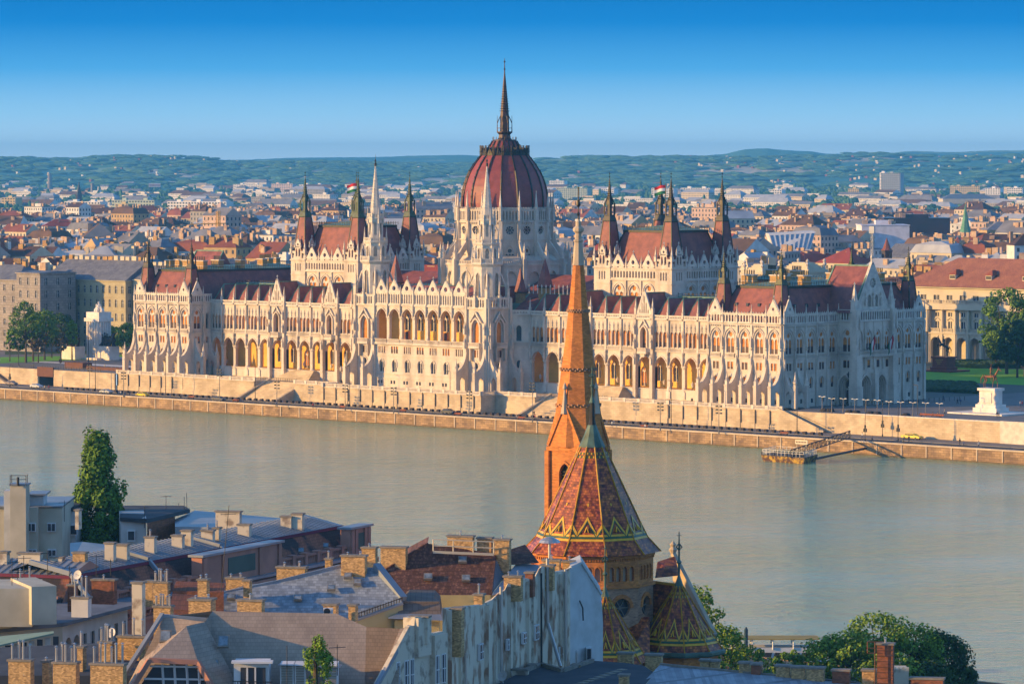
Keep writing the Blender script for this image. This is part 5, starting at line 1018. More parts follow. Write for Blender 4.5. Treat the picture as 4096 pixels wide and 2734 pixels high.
# tall white monument on the left plaza
M1 = empty('white_monument', (-190, 28, 8.3), 'tall white stone monument with a carved group on top and two dark bronze groups', 'monument')
p = PZ(350, 1437, 8.33); bx, by = p.x, p.y+5; m = MB(); m.box(bx-6, bx+6, by-6, by+6, 8.3, 9.0); m.box(bx-3.2, bx+3.2, by-2.4, by+2.4, 9, 21.5)
for q in range(5): m.lathe(bx-2.6+q*1.3, by-2.6, [(.55, 9), (.48, 21)], 10); m.lathe(bx+3.3, by-2+q*1.0, [(.5, 9), (.45, 21)], 10)
m.box(bx-3.9, bx+3.9, by-3.2, by+3.2, 21, 22.2); m.box(bx-3.3, bx+3.3, by-2.7, by+2.7, 22.2, 24.2); m.build('pillar', WHT, M1)
m = MB()
for i, (a, b, h, r) in enumerate([(-1.2, 0, 24.7, .85), (.2, -.4, 25.0, .95), (1.4, .3, 24.7, .8), (-.7, .2, 25.6, .75), (.2, .1, 26.2, .75), (.1, 0, 27.3, .42), (-.8, -.3, 26.5, .35), (1.1, 0, 25.6, .5), (1.9, -.2, 24.6, .5)]): blob(m, (bx+a, by+b, h), r, 0, 9, i)
m.build('carved_group', WHT, M1)
for q, (ox, oy, w, h_) in enumerate(((-5, -7, 7, 4.4), (5.5, -1.5, 8.5, 4.6))):
    cx_, cy_ = bx+ox, by+oy; m = MB(); m.box(cx_-w/2, cx_+w/2, cy_-2.2, cy_+2.2, 8.3, 8.3+h_); m.build('plinth', WHT, M1); g_ = MB(); rg = random.Random(q+3)
    for i in range(6):
        px_ = cx_-w/2+.9+(w-1.8)*i/5; hh = [2.8, 3.6, 4.2, 3.9, 3.2, 3.6][i]; zb = 8.3+h_; hood(g_, [(px_, cy_+rg.uniform(-.6, .6), zb), (px_+rg.uniform(-.2, .2), cy_, zb+hh*.45), (px_+rg.uniform(-.2, .2), cy_, zb+hh*.75)], [.75, .6, .55]); blob(g_, (px_, cy_, zb+hh), .38, 0, 8, i)
    if q: hood(g_, [(cx_+1, cy_, zb+1.6), (cx_+3.6, cy_, zb+1.9)], [1.2, 1.1]); hood(g_, [(cx_+3.6, cy_, zb+2.2), (cx_+4.0, cy_, zb+4.0)], [.8, .5])
    g_.build('bronze_group', BR2, M1)
p = PZ(3935, 1655, 8.33); M2 = empty('equestrian_monument', (p.x, p.y, 8.3), 'warm brown bronze rider on a carved white pedestal at the right plaza', 'monument'); x, y = p.x, p.y+3
m = MB(); m.box(x-9, x+9, y-7, y+7, 8.3, 8.7); m.box(x-3.9, x+3.9, y-2.7, y+2.7, 8.7, 9.9); m.box(x-3.3, x+3.3, y-2.3, y+2.3, 9.9, 10.8); m.box(x-2.5, x+2.5, y-1.7, y+1.7, 10.8, 14.4); m.box(x-2.9, x+2.9, y-2.1, y+2.1, 14.4, 15.1); m.box(x-1.6, x+1.6, y-1.9, y-1.6, 11.2, 14)
for i in range(10): blob(m, (x+2.6+.3*sin(i), y-1.8, 10.8+i*.38), .45, 0, 7, i); blob(m, (x-2.9, y-1.2+.24*i, 10.8), .45, 0, 7, i)
m.build('pedestal', WHT, M2); horse(M2, x, y, 15.1, 1, .1, 2.1, BRN)
p = PZ(3775, 1485, 8.33); M3 = empty('equestrian_monument', (p.x, p.y, 8.3), 'dark rearing rider statue on a red granite pedestal in the lawn', 'monument'); x, y = p.x, p.y; m = MB(); m.box(x-6.5, x+6.5, y-5, y+5, 8.3, 8.9); m.box(x-3.3, x+3.3, y-2.8, y+2.8, 8.9, 9.8); m.box(x-2.8, x+2.8, y-2.3, y+2.3, 9.8, 12.6); m.box(x-3.2, x+3.2, y-2.6, y+2.6, 12.6, 13.1)
m.build('pedestal', mat('red_granite', (.17, .035, .025), (.12, .025, .02), nscale=1.5, rough=.4), M3); horse(M3, x, y, 13.1, -1, 0, 2.0, BR2, rear=.8)
m = MB()
for r_ in range(3):
    for j in range(7-r_*2): m.box(x-1.5+r_*.35+j*.45, x-1.2+r_*.35+j*.45, y-2.36, y-2.3, 12-r_*.6, 12.25-r_*.6)
m.build('inscription', mat('gilt', (.45, .28, .05)), M3)
# lawns
def lawn(pts, label=None, mm=None, z=8.36): P = [PZ(a, b, z) for a, b in pts]; b_ = MB(); b_.face(P); return S_(b_.build('lawn', mm or GRS, base=P[0]))
B5p = lambda a, b: fp('B5', a, b)
lawn([B5p(250, 870), B5p(560, 860), B5p(1010, 870), B5p(1010, 975), B5p(700, 960), B5p(250, 940)]); lawn([B5p(520, 840), B5p(690, 840), B5p(690, 852), B5p(560, 852)], mm=mat('flower_bed', (.45, .38, .02), (.2, .25, .02), nscale=1))
lawn([(0, 1452), (270, 1440), (560, 1430), (560, 1418), (0, 1428)]); lawn([(20, 1418), (560, 1408), (560, 1395), (20, 1405)], mm=HDG)
sheet('north_path', [(-330, 20), (-134, 20), (-134, 26), (-330, 26)], 8.345, WHT)
def hedge(pts, h, label):
    m = MB(); P = [PZ(a, b, 8.33) for a, b in pts]; m.hexa(P, [(p.x, p.y, 8.33+h) for p in P])
    rg = random.Random(len(label)); c = sum(P, Vector())/4
    for i in range(160): u, v = rg.random(), rg.random(); q = P[0].lerp(P[1], u).lerp(P[3].lerp(P[2], u), v); blob(m, (q.x, q.y, 8.33+h), rg.uniform(.5, 1.1), 0, 5, i, (1.6, 1.6, .5))
    tag(m.build('clipped_hedge', HDG), label, 'hedge')
hedge([B5p(330, 1015), B5p(690, 1030), B5p(660, 1000), B5p(330, 985)], .9, 'low clipped hedge between the lawn and the plaza right of the parliament')
hedge([B5p(330, 990), B5p(650, 985), B5p(650, 965), B5p(330, 955)], .5, 'broad flat ground shrub bed in front of the bright lawn')
hedge([B5p(500, 860), B5p(960, 862), B5p(960, 838), B5p(500, 832)], 1.2, 'trimmed hedge behind the lawn at the arcaded palace')
# railings on the left plaza
for (a, b, c, d, l) in ((140, 1128, 400, 1140, 'dark railing above the wall left of the underpass'), (560, 1140, 1140, 1170, 'dark railing above the wall right of the underpass')):
    p, q = PZ(*fp('B4', a, b), 8.33), PZ(*fp('B4', c, d), 8.33); m = MB(); n_ = 22; p.y = q.y = -7
    for i in range(n_+1): s_ = p.lerp(q, i/n_); m.beam(s_, s_+Vector((0, 0, 1.1)), .09)
    for h in (.5, 1.1): m.beam(p+Vector((0, 0, h)), q+Vector((0, 0, h)), .1)
    tag(m.build('railing', DKM), l, 'railing')
m = MB(); m.box(-172, -163, 3, 7, 8.3, 10.2, 0); m.box(-160, -142, 2, 5, 8.3, 9.3, 0); tag(m.build('underpass_entrance', RUST), 'low rust brown entrance structures on the plaza before the white monument', 'entrance')
# ================================================================ TREES
LF = [mat('leaf_green', (.13, .23, .025), (.06, .13, .016), nscale=.9), mat('leaf_light', (.20, .31, .03), (.11, .20, .02), nscale=.9), mat('leaf_dark', (.05, .10, .02), (.025, .06, .014), nscale=.9), mat('leaf_brown', (.14, .09, .04), (.08, .06, .03), nscale=.9)]
TRK = mat('tree_bark', (.10, .075, .05), (.06, .045, .03), nscale=3)
def tree(x, y, z, h, r, label, lm=0, n=1400, leaf=.5, th=.3, group=None, shape='round', seed=None, clumps=None, name='tree', lean=0):
    rg = random.Random(seed if seed is not None else int(x*7+y*3)); o = empty(name, (x, y, z), label, 'tree', group)
    t = MB(); zt = z+h*th; t.beam((x, y, z), (x, y, z+h*(.95 if shape == 'poplar' else .6)), h*.045 if shape != 'poplar' else .8, n=7, w2=h*.012)
    ch = h-h*th; K = clumps or (34 if n < 2500 else 75); cl = []
    for i in range(K):
        if shape == 'poplar':
            u = rg.random()**.8; a = rg.uniform(0, 6.28); prof = (.78+.22*min(1, u/.3) if u < .55 else max(.08, (1-u)/.45)**.62)*(1+.12*sin(a*3+u*7)); q = r*prof*rg.uniform(.45, 1.0); c = (x+cos(a)*q, y+sin(a)*q, zt+ch*u); s = r*rg.uniform(.22, .38)
        else:
            a = rg.uniform(0, 6.28); u = rg.uniform(-.75, 1); q = sqrt(max(0, 1-u*u))*r*rg.uniform(.55, .98); c = (x+cos(a)*q, y+sin(a)*q, zt+ch*.5+u*ch*.46); s = r*rg.uniform(.18, .34)
            if rg.random() < .4: t.beam((x, y, zt+rg.random()*ch*.2), c, h*.014, n=4, w2=.04)
        cl.append((c, s))
    t.build('trunk', TRK, o); m = MB(); per = n//K
    for c, s in cl:
        for j in range(per):
            while 1:
                v = Vector((rg.uniform(-1, 1), rg.uniform(-1, 1), rg.uniform(-1, 1)))
                if .25 < v.length < 1: break
            v *= 1/ max(v.length, .3)*rg.uniform(.55, 1) if rg.random() < .6 else 1
            p = Vector(c)+Vector((v.x*s, v.y*s, v.z*s*(1.5 if shape == 'poplar' else .8))); nn = (v+Vector((rg.uniform(-.7, .7), rg.uniform(-.7, .7), rg.uniform(-.2, .9)))).normalized()
            a_ = nn.cross(Vector((rg.uniform(-1, 1), rg.uniform(-1, 1), .3))).normalized(); b_ = nn.cross(a_); L = leaf*rg.uniform(.6, 1.3)
            m.face([p-a_*L*.5, p+b_*L*.4, p+a_*L*.5, p-b_*L*.4], 0 if rg.random() < .8 else 1)
    m.build('crown', [LF[lm], LF[(lm+1) % 2] if lm < 2 else LF[lm]], o); return o
# left plaza trees
for k_, (a, b, h, r, lm, l) in enumerate([(95, 1075, 13, 2.6, 1, 'young light green tree at the far left of the plaza lawn'), (250, 1085, 26, 7.5, 0, 'tall broad plane tree before the grey stone building'), (320, 1070, 22, 6.5, 1, 'yellowish green tree left of the white monument'), (370, 1085, 13, 4, 3, 'olive brown young tree left of the white monument'), (430, 1060, 22, 6, 0, 'tall green tree before the yellow brick block left edge'), (590, 1085, 13, 3.2, 3, 'thin brown leafed tree beside the white monument'), (695, 1060, 17, 3.0, 1, 'slim pale green tree just left of the white monument'), (600, 1010, 18, 8, 2, 'dark spreading tree in the shade behind the white monument'), (1090, 1040, 14, 4, 1, 'light green tree right of the monument near the parliament'), (1130, 1030, 13, 3, 0, 'small green tree between the monument and the parliament'), (1225, 1060, 16, 5, 0, 'grey green tree touching the left corner of the parliament'), (500, 1040, 14, 5, 2, 'dark green shrubby tree by the yellow brick block'), (180, 1040, 9, 4, 2, 'dark round shrub left of the tall plane tree')]):
    p = PZ(*fp('B4', a, b), 8.33); tree(p.x, p.y, 8.3, h*.78, r*.72, l, lm, 3000 if h > 15 else 1400, .6)
for k_, (a, b, h, r, lm, l) in enumerate([(870, 900, 27, 8.5, 0, 'big chestnut tree before the arcaded palace at the right edge'), (940, 925, 18, 6, 2, 'dark purple green tree under the big chestnut'), (990, 915, 20, 6, 0, 'green tree cut by the right picture edge'), (800, 860, 12, 3, 2, 'small dark tree left of the big chestnut')]):
    p = PZ(*fp('B5', a, b), 8.33); tree(p.x, p.y, 8.3, h, r, l, lm, 6000, .85, .15)
# ================================================================ SIDE PALACES
GR_ = mat('slate_grey', (.20, .20, .21), (.13, .13, .15), nscale=.4, rough=.55, brick=(.8, .5, .15)); RRED = mat('tile_red', (.36, .10, .05), (.26, .075, .04), nscale=.4, brick=(.5, .35, .15)); RBR = mat('tile_brown', (.12, .055, .04), (.08, .04, .032), nscale=.4, brick=(.5, .35, .2))
YEL = mat('yellow_brick', (.46, .40, .26), (.36, .31, .20), nscale=.2, brick=(.6, .3, .12)); CRM = mat('cream_plaster', (.60, .52, .38), (.50, .43, .32), nscale=.15); GRY = mat('grey_stone', (.34, .30, .27), (.26, .23, .21), nscale=.2, brick=(1.6, .9, .15))
DGL = mat('dark_pane', (.03, .035, .045), (.06, .06, .07), rough=.25, nscale=.4)
def block(label, x0, x1, y0, y1, zt, wallm, roofm, bays, floors, roof='hip', rh=6, arched=True, base=8.3, wz=None, chim=8, name='apartment_building', side=True):
    o = empty(name, ((x0+x1)/2, (y0+y1)/2, base), label, 'building'); w = MB(); W = []
    fh = (zt-base-1)/floors
    for f, L, nb in ((Fr(x0, y0, 1, 0), x1-x0, bays), (Fr(x1, y0, 0, 1), y1-y0, max(2, int((y1-y0)/(x1-x0)*bays)))):
        s = L/nb
        for i in range(nb):
            for j in range(floors):
                a = s*i; z0 = base+fh*j; hw = min(.62, s*.25); ar = arched and 0 < j < floors
                cell(w, f, a, a+s, z0, z0+fh, a+s/2, hw, z0+fh*.28, z0+fh*(.72 if ar else .8), hw if ar else 0, 0, .3, n=2)
                m = MB(); m.face([f(a+s/2-hw, -.2, z0+fh*.28), f(a+s/2+hw, -.2, z0+fh*.28), f(a+s/2+hw, -.2, z0+fh*.86), f(a+s/2-hw, -.2, z0+fh*.86)], 0); m.fbox(f, a+s/2-.05, a+s/2+.05, -.2, -.14, z0+fh*.28, z0+fh*.84, 1); m.fbox(f, a+s/2-hw, a+s/2+hw, -.2, -.14, z0+fh*.6, z0+fh*.6+.08, 1); W.append(m); w.fbox(f, a+s/2-hw-.15, a+s/2+hw+.15, 0, .12, z0+fh*.24, z0+fh*.28)
        for j in range(1, floors): w.fbox(f, 0, L, 0, .14, base+fh*j-.12, base+fh*j+.1)
        w.face([f(0, 0, base+fh*floors), f(L, 0, base+fh*floors), f(L, 0, zt), f(0, 0, zt)]); w.fbox(f, -.3, L+.3, 0, .5, zt-.35, zt)
    w.face([(x0, y1, base), (x0, y0, base), (x0, y0, zt), (x0, y1, zt)]); w.face([(x0, y1, base), (x1, y1, base), (x1, y1, zt), (x0, y1, zt)]); w.build('wall', wallm, o); emit(W, 'window', [DGL, PNT], o, 90)
    m = MB(); d = (y1-y0)/2; i = d if roof == 'hip' else 0
    e = .5; A = [(x0-e, y0-e), (x1+e, y0-e), (x1+e, y1+e), (x0-e, y1+e)]; ym = (y0+y1)/2; r0, r1 = (x0+i*.8, ym, zt+rh), (x1-i*.8, ym, zt+rh)
    q = [(*p, zt) for p in A]; m.face([q[0], q[1], r1, r0]); m.face([q[2], q[3], r0, r1]); m.face([q[1], q[2], r1]); m.face([q[3], q[0], r0]); rf = m.build('roof', roofm, o)
    rg = random.Random(len(label))
    for k in range(chim):
        xx = x0+(x1-x0)*(k+.5)/chim; c = MB(); hh = rg.uniform(1.2, 2.2); c.box(xx-rg.uniform(.6, 1.4), xx+rg.uniform(.6, 1.4), ym-.5, ym+.5, zt+rh-1.2, zt+rh+hh*.6); c.build('chimney', OCHB if rg.random() < .5 else CRM, rf)
    return o
YA = 84.0; xa = PY(178, 1110, YA).x; xb = PY(502, 1110, YA).x; zt_ = PY(350, 1118, YA).z
block('long yellow brick block with arched windows and grey slate roof left of the parliament', xa, xb, YA, YA+22, zt_, YEL, GR_, 13, 5, 'gable', 7, chim=14)
x2 = PY(566, 1110, YA+3).x; block('narrow cream house with mansard roof between the yellow block and the parliament', xb+.5, x2+6, YA+3, YA+20, zt_+.5, CRM, GR_, 5, 6, 'gable', 5, False, chim=3)
YB = 66.0; x3 = PY(160, 1100, YB).x; x4 = PY(66, 1100, YB).x
block('grey stone modern corner building with paired arched windows at the left edge', x4, x3, YB, YB+16, PY(100, 1090, YB).z, GRY, GR_, 3, 6, 'gable', .6, True, chim=0)
block('grey rendered corner house with balconies at the left picture edge', x4-40, x4-.3, YB+.8, YB+18, PY(30, 1118, YB).z, GRY, GR_, 8, 6, 'hip', 5, False, chim=3)
# arcaded palace on the right
YP = 229.0; PA = empty('arcaded_palace', (30, YP, 8.3), 'pale yellow palace with ground arcade, columns and red tiled roof at the right edge', 'palace'); px0 = PY(3697, 1300, YP).x-9; m = MB(); wz = []; SB = 5.45; nb = 15
zc = {k: PY(3850, v, YP).z for k, v in dict(base=1450, arch=1340, imp=1358, balc=1330, colt=1240, cor=1225, attic=1148, wt=1182, wb=1205, w2t=1252, w2b=1268, w3t=1288, w3b=1318).items()}
f = Fr(px0, YP, 1, 0); z8 = 8.3
for i in range(nb):
    a = i*SB; c = a+SB/2
    cell(m, f, a, a+SB, z8, zc['balc'], c, 1.9, z8, zc['balc']-3.6, 1.9, 0, 1.2, n=4, sill=False)
    cell(m, f, a, a+SB, zc['balc'], zc['w3t']+1.2, c, .85, zc['w3b']+.2, zc['w3t'], 0, -1, .4); cell(m, f, a, a+SB, zc['w3t']+1.2, zc['cor'], c, .85, zc['w2b'], zc['w2t'], 0, -1, .4)
    cell(m, f, a, a+SB, zc['cor'], zc['attic'], c, 1.2, zc['wb'], zc['wt'], 0, -.6, .4)
    for (u, v, d) in ((zc['w3b']+.2, zc['w3t'], -1.3), (zc['w2b'], zc['w2t'], -1.3), (zc['wb'], zc['wt'], -.9)): q = MB(); q.face([f(c-1.2, d, u), f(c+1.2, d, u), f(c+1.2, d, v), f(c-1.2, d, v)], 0); q.fbox(f, c-.08, c+.08, d, d+.1, u, v, 1); wz.append(q)
    m.beam(f(c-1.3, -.8, zc['w3t']+.4), f(c, -.8, zc['w3t']+1.3), .25); m.beam(f(c+1.3, -.8, zc['w3t']+.4), f(c, -.8, zc['w3t']+1.3), .25)
    balu(m, f, a+.8, a+SB-.8, zc['balc'], 1.2, .3, .5); balu(m, f, a+.5, a+SB-.5, zc['cor']+.9, 1.1, .6, .6)
    q = MB(); q.lathe(*f(a, -.3, 0)[:2], [(.7, zc['balc']), (.7, zc['balc']+2), (.5, zc['balc']+2.2), (.42, zc['colt']-.4), (.7, zc['colt'])], 10); q.build('column', CRM, PA)
    q = MB(); q.fbox(f, a-.5, a+.5, 0, .3, z8, zc['balc']); q.build('pier', CRM, PA)
L = nb*SB; m.fbox(f, -1, L, -1.5, .5, zc['colt'], zc['cor']+.8); m.fbox(f, -1, L, -.8, .3, zc['attic']-.5, zc['attic']); m.fbox(f, 0, L, 0, .4, zc['balc']-.6, zc['balc'])
m.face([f(0, -5, z8), f(L, -5, z8), f(L, -5, zc['balc']), f(0, -5, zc['balc'])]); m.face([f(0, -5, zc['balc']-.1), f(L, -5, zc['balc']-.1), f(L, 0, zc['balc']-.1), f(0, 0, zc['balc']-.1)])
m.face([f(-.5, -1, 8), f(-.5, -30, 8), f(-.5, -30, zc['attic']), f(-.5, -1, zc['attic'])]); m.build('wall', CRM, PA); emit(wz, 'window', [DGL, PNT], PA)
q = MB(); c0 = 1.6; [q.lathe(*f(u, .9, 0)[:2], [(.5, zc['balc']), (.42, zc['colt'])], 10) for u in (-.5, 4, 6.5, 11)]; q.fbox(f, -1.5, 12, 0, 1.5, zc['colt'], zc['cor']); q.face([f(-1.5, 1.5, zc['cor']), f(12, 1.5, zc['cor']), f(5.2, 1.5, zc['cor']+3.2)]); q.face([f(12, 1.5, zc['cor']), f(12, -1, zc['cor']), f(5.2, -1, zc['cor']+3.2), f(5.2, 1.5, zc['cor']+3.2)]); q.face([f(-1.5, 1.5, zc['cor']), f(-1.5, -1, zc['cor']), f(5.2, -1, zc['cor']+3.2), f(5.2, 1.5, zc['cor']+3.2)]); q.fbox(f, 0, 10.5, 0, 1.2, z8, zc['balc']); q.build('portico', CRM, PA)
q = MB(); zz = zc['attic']; q.face([f(-2, 1, zz), f(L, 1, zz), f(L, -12, zz+9.3), f(14, -12, zz+9.3)], 0); q.face([f(-2, 1, zz), f(14, -12, zz+9.3), f(-2, -28, zz)], 0); q.face([f(14, -12, zz+9.3), f(L, -12, zz+9.3), f(L, -28, zz), f(-2, -28, zz)], 0)
rf = q.build('roof', mat('faded_tile', (.36, .15, .09), (.28, .11, .075), nscale=.3, brick=(.5, .35, .15)), PA)
for u in (19, 34, 49): q = MB(); q.fbox(f, u-1.2, u+1.2, -6, -2.2, zz+2.4, zz+4.0, 1); q.face([f(u-1.8, -1.9, zz+4), f(u+1.8, -1.9, zz+4), f(u, -4.2, zz+5.7)], 0); q.face([f(u-1.8, -1.9, zz+4), f(u-1.8, -7, zz+4), f(u, -6, zz+5.7), f(u, -4.2, zz+5.7)], 0); q.face([f(u+1.8, -1.9, zz+4), f(u+1.8, -7, zz+4), f(u, -6, zz+5.7), f(u, -4.2, zz+5.7)], 0); q.fbox(f, u-1, u+1, -2.2, -2.1, zz+2.7, zz+3.7, 2); q.build('dormer', [RRED, CRM, DKM], rf)
# ================================================================ THE CITY BEHIND
WALLS = [('cream', mat('wall_cream', (.62, .52, .36))), ('white', mat('wall_white', (.68, .66, .62))), ('ochre', mat('wall_ochre', (.50, .34, .16))), ('grey', mat('wall_grey', (.34, .32, .30))), ('pink', mat('wall_pink', (.56, .40, .32))), ('tan', mat('wall_tan', (.44, .35, .24)))]
ROOFS = [('rust', mat('roof_rust', (.27, .085, .045), (.19, .06, .04), nscale=.15)), ('brown', mat('roof_brown', (.10, .05, .04), (.065, .04, .034), nscale=.15)), ('grey', mat('roof_grey', (.22, .22, .24), (.15, .15, .17), nscale=.15)), ('red', mat('roof_red', (.33, .06, .035), (.24, .05, .03), nscale=.15)), ('silver', mat('roof_silver', (.42, .43, .45), (.32, .33, .36), nscale=.15, rough=.4)), ('umber', mat('roof_umber', (.15, .085, .05), (.10, .06, .04), nscale=.15))]
FW_, RTv = FWH, RT
VISB = [(-200, 540, 1180), (540, 1150, 1075), (1150, 1290, 960), (1290, 1490, 930), (1490, 1700, 1010), (1700, 1780, 1085), (1780, 2230, 880), (2230, 2370, 1040), (2370, 2960, 900), (2960, 3690, 1040), (3690, 4300, 1110)]
def silh(px):
    for a, b, y in VISB:
        if a <= px < b: return y
    return 1200
def house_mesh(x, y, w, d, h, kind, rg, z0=8.3, detail=True, yaw=0):
    """returns wall, roof, chimney builders; yaw 0 lies parallel to the river"""
    W, Rf, Cs = MB(), MB(), []
    c, s = cos(yaw), sin(yaw); P = lambda a, b, z: (x+a*c-b*s, y+a*s+b*c, z)
    zt = z0+h; A = [(-w/2, -d/2), (w/2, -d/2), (w/2, d/2), (-w/2, d/2)]
    for i in range(4): p, q = A[i], A[(i+1) % 4]; W.face([P(*p, z0), P(*q, z0), P(*q, zt), P(*p, zt)], 0)
    if detail:
        fl = max(1, int(h/3.6)); lo = max(0, fl-(3 if rg.random() < .6 else 5))
        for (L, g) in ((w, lambda u, z: P(-w/2+u, -d/2-.06, z)), (d, lambda u, z: P(w/2+.06, -d/2+u, z))):
            n = max(2, int(L/3.1)); st = L/n
            for i in range(n):
                for j in range(lo, fl): u = st*(i+.5); zz = z0+h-(fl-j)*3.5+.6; W.face([g(u-.6, zz), g(u+.6, zz), g(u+.6, zz+1.8), g(u-.6, zz+1.8)], 1)
    e = .4; B = [(a*(1+2*e/w), b*(1+2*e/d)) for a, b in A]; rh = min(w, d)*rg.uniform(.28, .42)
    if kind == 'flat':
        Rf.hexa([P(*b, zt) for b in B], [P(*b, zt+.5) for b in B], 0); k = rg.uniform(.2, .4); Rf.hexa([P(a*k, b*k, zt+.5) for a, b in A], [P(a*k, b*k, zt+3) for a, b in A], 1); ridge = zt+1.0
    elif kind == 'mansard':
        i = .82; T = [(a*i, b*i) for a, b in A]
        for q in range(4): Rf.face([P(*B[q], zt), P(*B[(q+1) % 4], zt), P(*T[(q+1) % 4], zt+4), P(*T[q], zt+4)], 0)
        T2 = [(a*.25, b*.5) for a, b in A]
        for q in range(4): Rf.face([P(*T[q], zt+4), P(*T[(q+1) % 4], zt+4), P(*T2[(q+1) % 4], zt+5.6), P(*T2[q], zt+5.6)], 0)
        Rf.face([P(*q, zt+5.6) for q in T2], 0); ridge = zt+4.4
    else:
        lw = w > d; i = min(w, d)*(.5 if kind == 'hip' else .02)
        if lw: r0, r1 = (-w/2+i, 0), (w/2-i, 0); F4 = [(0, 1, 1, 0), (2, 3, 0, 1)]; E3 = [(1, 2, 1), (3, 0, 0)]
        else: r0, r1 = (0, -d/2+i), (0, d/2-i); F4 = [(1, 2, 1, 0), (3, 0, 0, 1)]; E3 = [(0, 1, 0), (2, 3, 1)]
        rr = [P(*r0, zt+rh), P(*r1, zt+rh)]
        for a, b, q, t in F4: Rf.face([P(*B[a], zt), P(*B[b], zt), rr[q], rr[t]], 0)
        for a, b, q in E3: Rf.face([P(*B[a], zt), P(*B[b], zt), rr[q]], 0 if kind == 'hip' else 1)
        ridge = zt+rh*.55
    for k in range(rg.randint(4, 10)):
        cc = MB(); a, b = rg.uniform(-.42, .42)*w, rg.uniform(-.35, .35)*d; q = rg.uniform(.35, .9); l = rg.uniform(.4, 1.8); hh = rg.uniform(1.0, 3.2)
        cc.hexa([P(a-l, b-q, ridge-2), P(a+l, b-q, ridge-2), P(a+l, b+q, ridge-2), P(a-l, b+q, ridge-2)], [P(a-l, b-q, ridge+hh), P(a+l, b-q, ridge+hh), P(a+l, b+q, ridge+hh), P(a-l, b+q, ridge+hh)], 2); Cs.append(cc)
    return W, Rf, Cs, ridge
CHW = mat('chimney_plaster', (.52, .38, .25), (.36, .22, .14), nscale=.5)
RES = [(3080, 3300, 1240, 1420), (3080, 3660, 1560, 2350), (3480, 3830, 2300, 3300)]
cand = []; rg = random.Random(11); D = 1340.0; row = 0
while D < 3900:
    row += 1; lat = -D*.137
    while lat < D*.137:
        w = rg.uniform(12, 28)*(1 if D < 2400 else 1.25); d = rg.uniform(12, 18); cx_, cl = lat+w*.5, D+rg.uniform(-8, 8); p = C0+FWH*cl+RT*cx_
        h = rg.choice([13, 16, 17, 18, 19, 20, 22, 24])*(.9 if D > 2600 else 1)
        if rg.random() < .03: h += 9
        cand.append((p.x, p.y, w, d, h, row, cl, lat)); lat += w*rg.uniform(.92, 1.12)
    D += 25+D*.013
vis = []
for c in cand:
    x, y, w, d, h, row, cl, lat = c; px, py = proj((x, y, 8.3+h+5)); hw = w*F_/cl/2
    if y < 118: continue
    if x > -150 and y < 250: continue
    if any(a < px < b and d0 < cl < d1 for a, b, d0, d1 in RES): continue
    if all(py > silh(px+q)+6 for q in (-hw, 0, hw)): continue
    vis.append(c)
vis.sort(key=lambda c: c[6]); rest = MB(); nind = 0; byrow = {}
ORD = ['zeroth']+[str(i) + ('st' if i % 10 == 1 and i != 11 else 'nd' if i % 10 == 2 and i != 12 else 'rd' if i % 10 == 3 and i != 13 else 'th') for i in range(1, 60)]
rows_ = sorted({c[5] for c in vis}); pos = {}
for r_ in rows_:
    for i, c in enumerate(sorted([c for c in vis if c[5] == r_], key=lambda c: c[7])): pos[c] = i+1
for c in vis:
    x, y, w, d, h, row, cl, lat = c; rk = rows_.index(row)+1; pxx = proj((x, y, 20))[0]
    wi = rg.choices(range(6), [4, 6, 1, 3, 2, 2])[0]; ri = rg.choices(range(6), [3, 4, 5, 1, 4, 4])[0]; kind = rg.choices(['hip', 'gable', 'mansard', 'flat'], [4, 4, 1.5, 2.5])[0]
    if kind == 'flat': ri = rg.choice([2, 4, 2])
    yaw = 0 if rg.random() < .55 else rg.choice([R_(-8), R_(12), R_(90-45+8), R_(30)]); W, Rf, Cs, rd = house_mesh(x, y, w, d, h, kind, rg, yaw=yaw)
    side = 'left of' if pxx < 540 else ('behind' if pxx < 3690 else 'right of')
    lab = f'{WALLS[wi][0]} house, {ROOFS[ri][0]} {"hipped" if kind == "hip" else "gabled" if kind == "gable" else kind} roof, {ORD[pos[c]]} from left in roof row {rk} beyond parliament'
    if nind < 285:
        nind += 1
        if cl < 2100:
            o = empty('town_house', (x, y, 8.3), lab, 'house', 'houses of the city beyond the parliament'); W.build('wall', [WALLS[wi][1], DGL], o); rf = Rf.build('roof', [ROOFS[ri][1], WALLS[wi][1]], o)
            for q in Cs: q.build('chimney', rg.choice([CHW, OCHB, WALLS[wi][1]]), rf)
        else:
            for q in Rf.m[:]: pass
            Rf.m = [2 if q == 0 else 0 for q in Rf.m]; [W.merge(q) for q in [Rf]]
            for q in Cs: q.m = [3]*len(q.m); W.merge(q)
            tag(W.build('town_house', [WALLS[wi][1], DGL, ROOFS[ri][1], CHW], base=(x, y, 8.3)), lab, 'house', 'houses of the city beyond the parliament')
    else:
        W.m = [wi if q == 0 else 12 for q in W.m]; Rf.m = [6+ri if q == 0 else wi for q in Rf.m]; rest.merge(W); rest.merge(Rf)
        for q in Cs: q.m = [13]*len(q.m); rest.merge(q)
rg = random.Random(77)
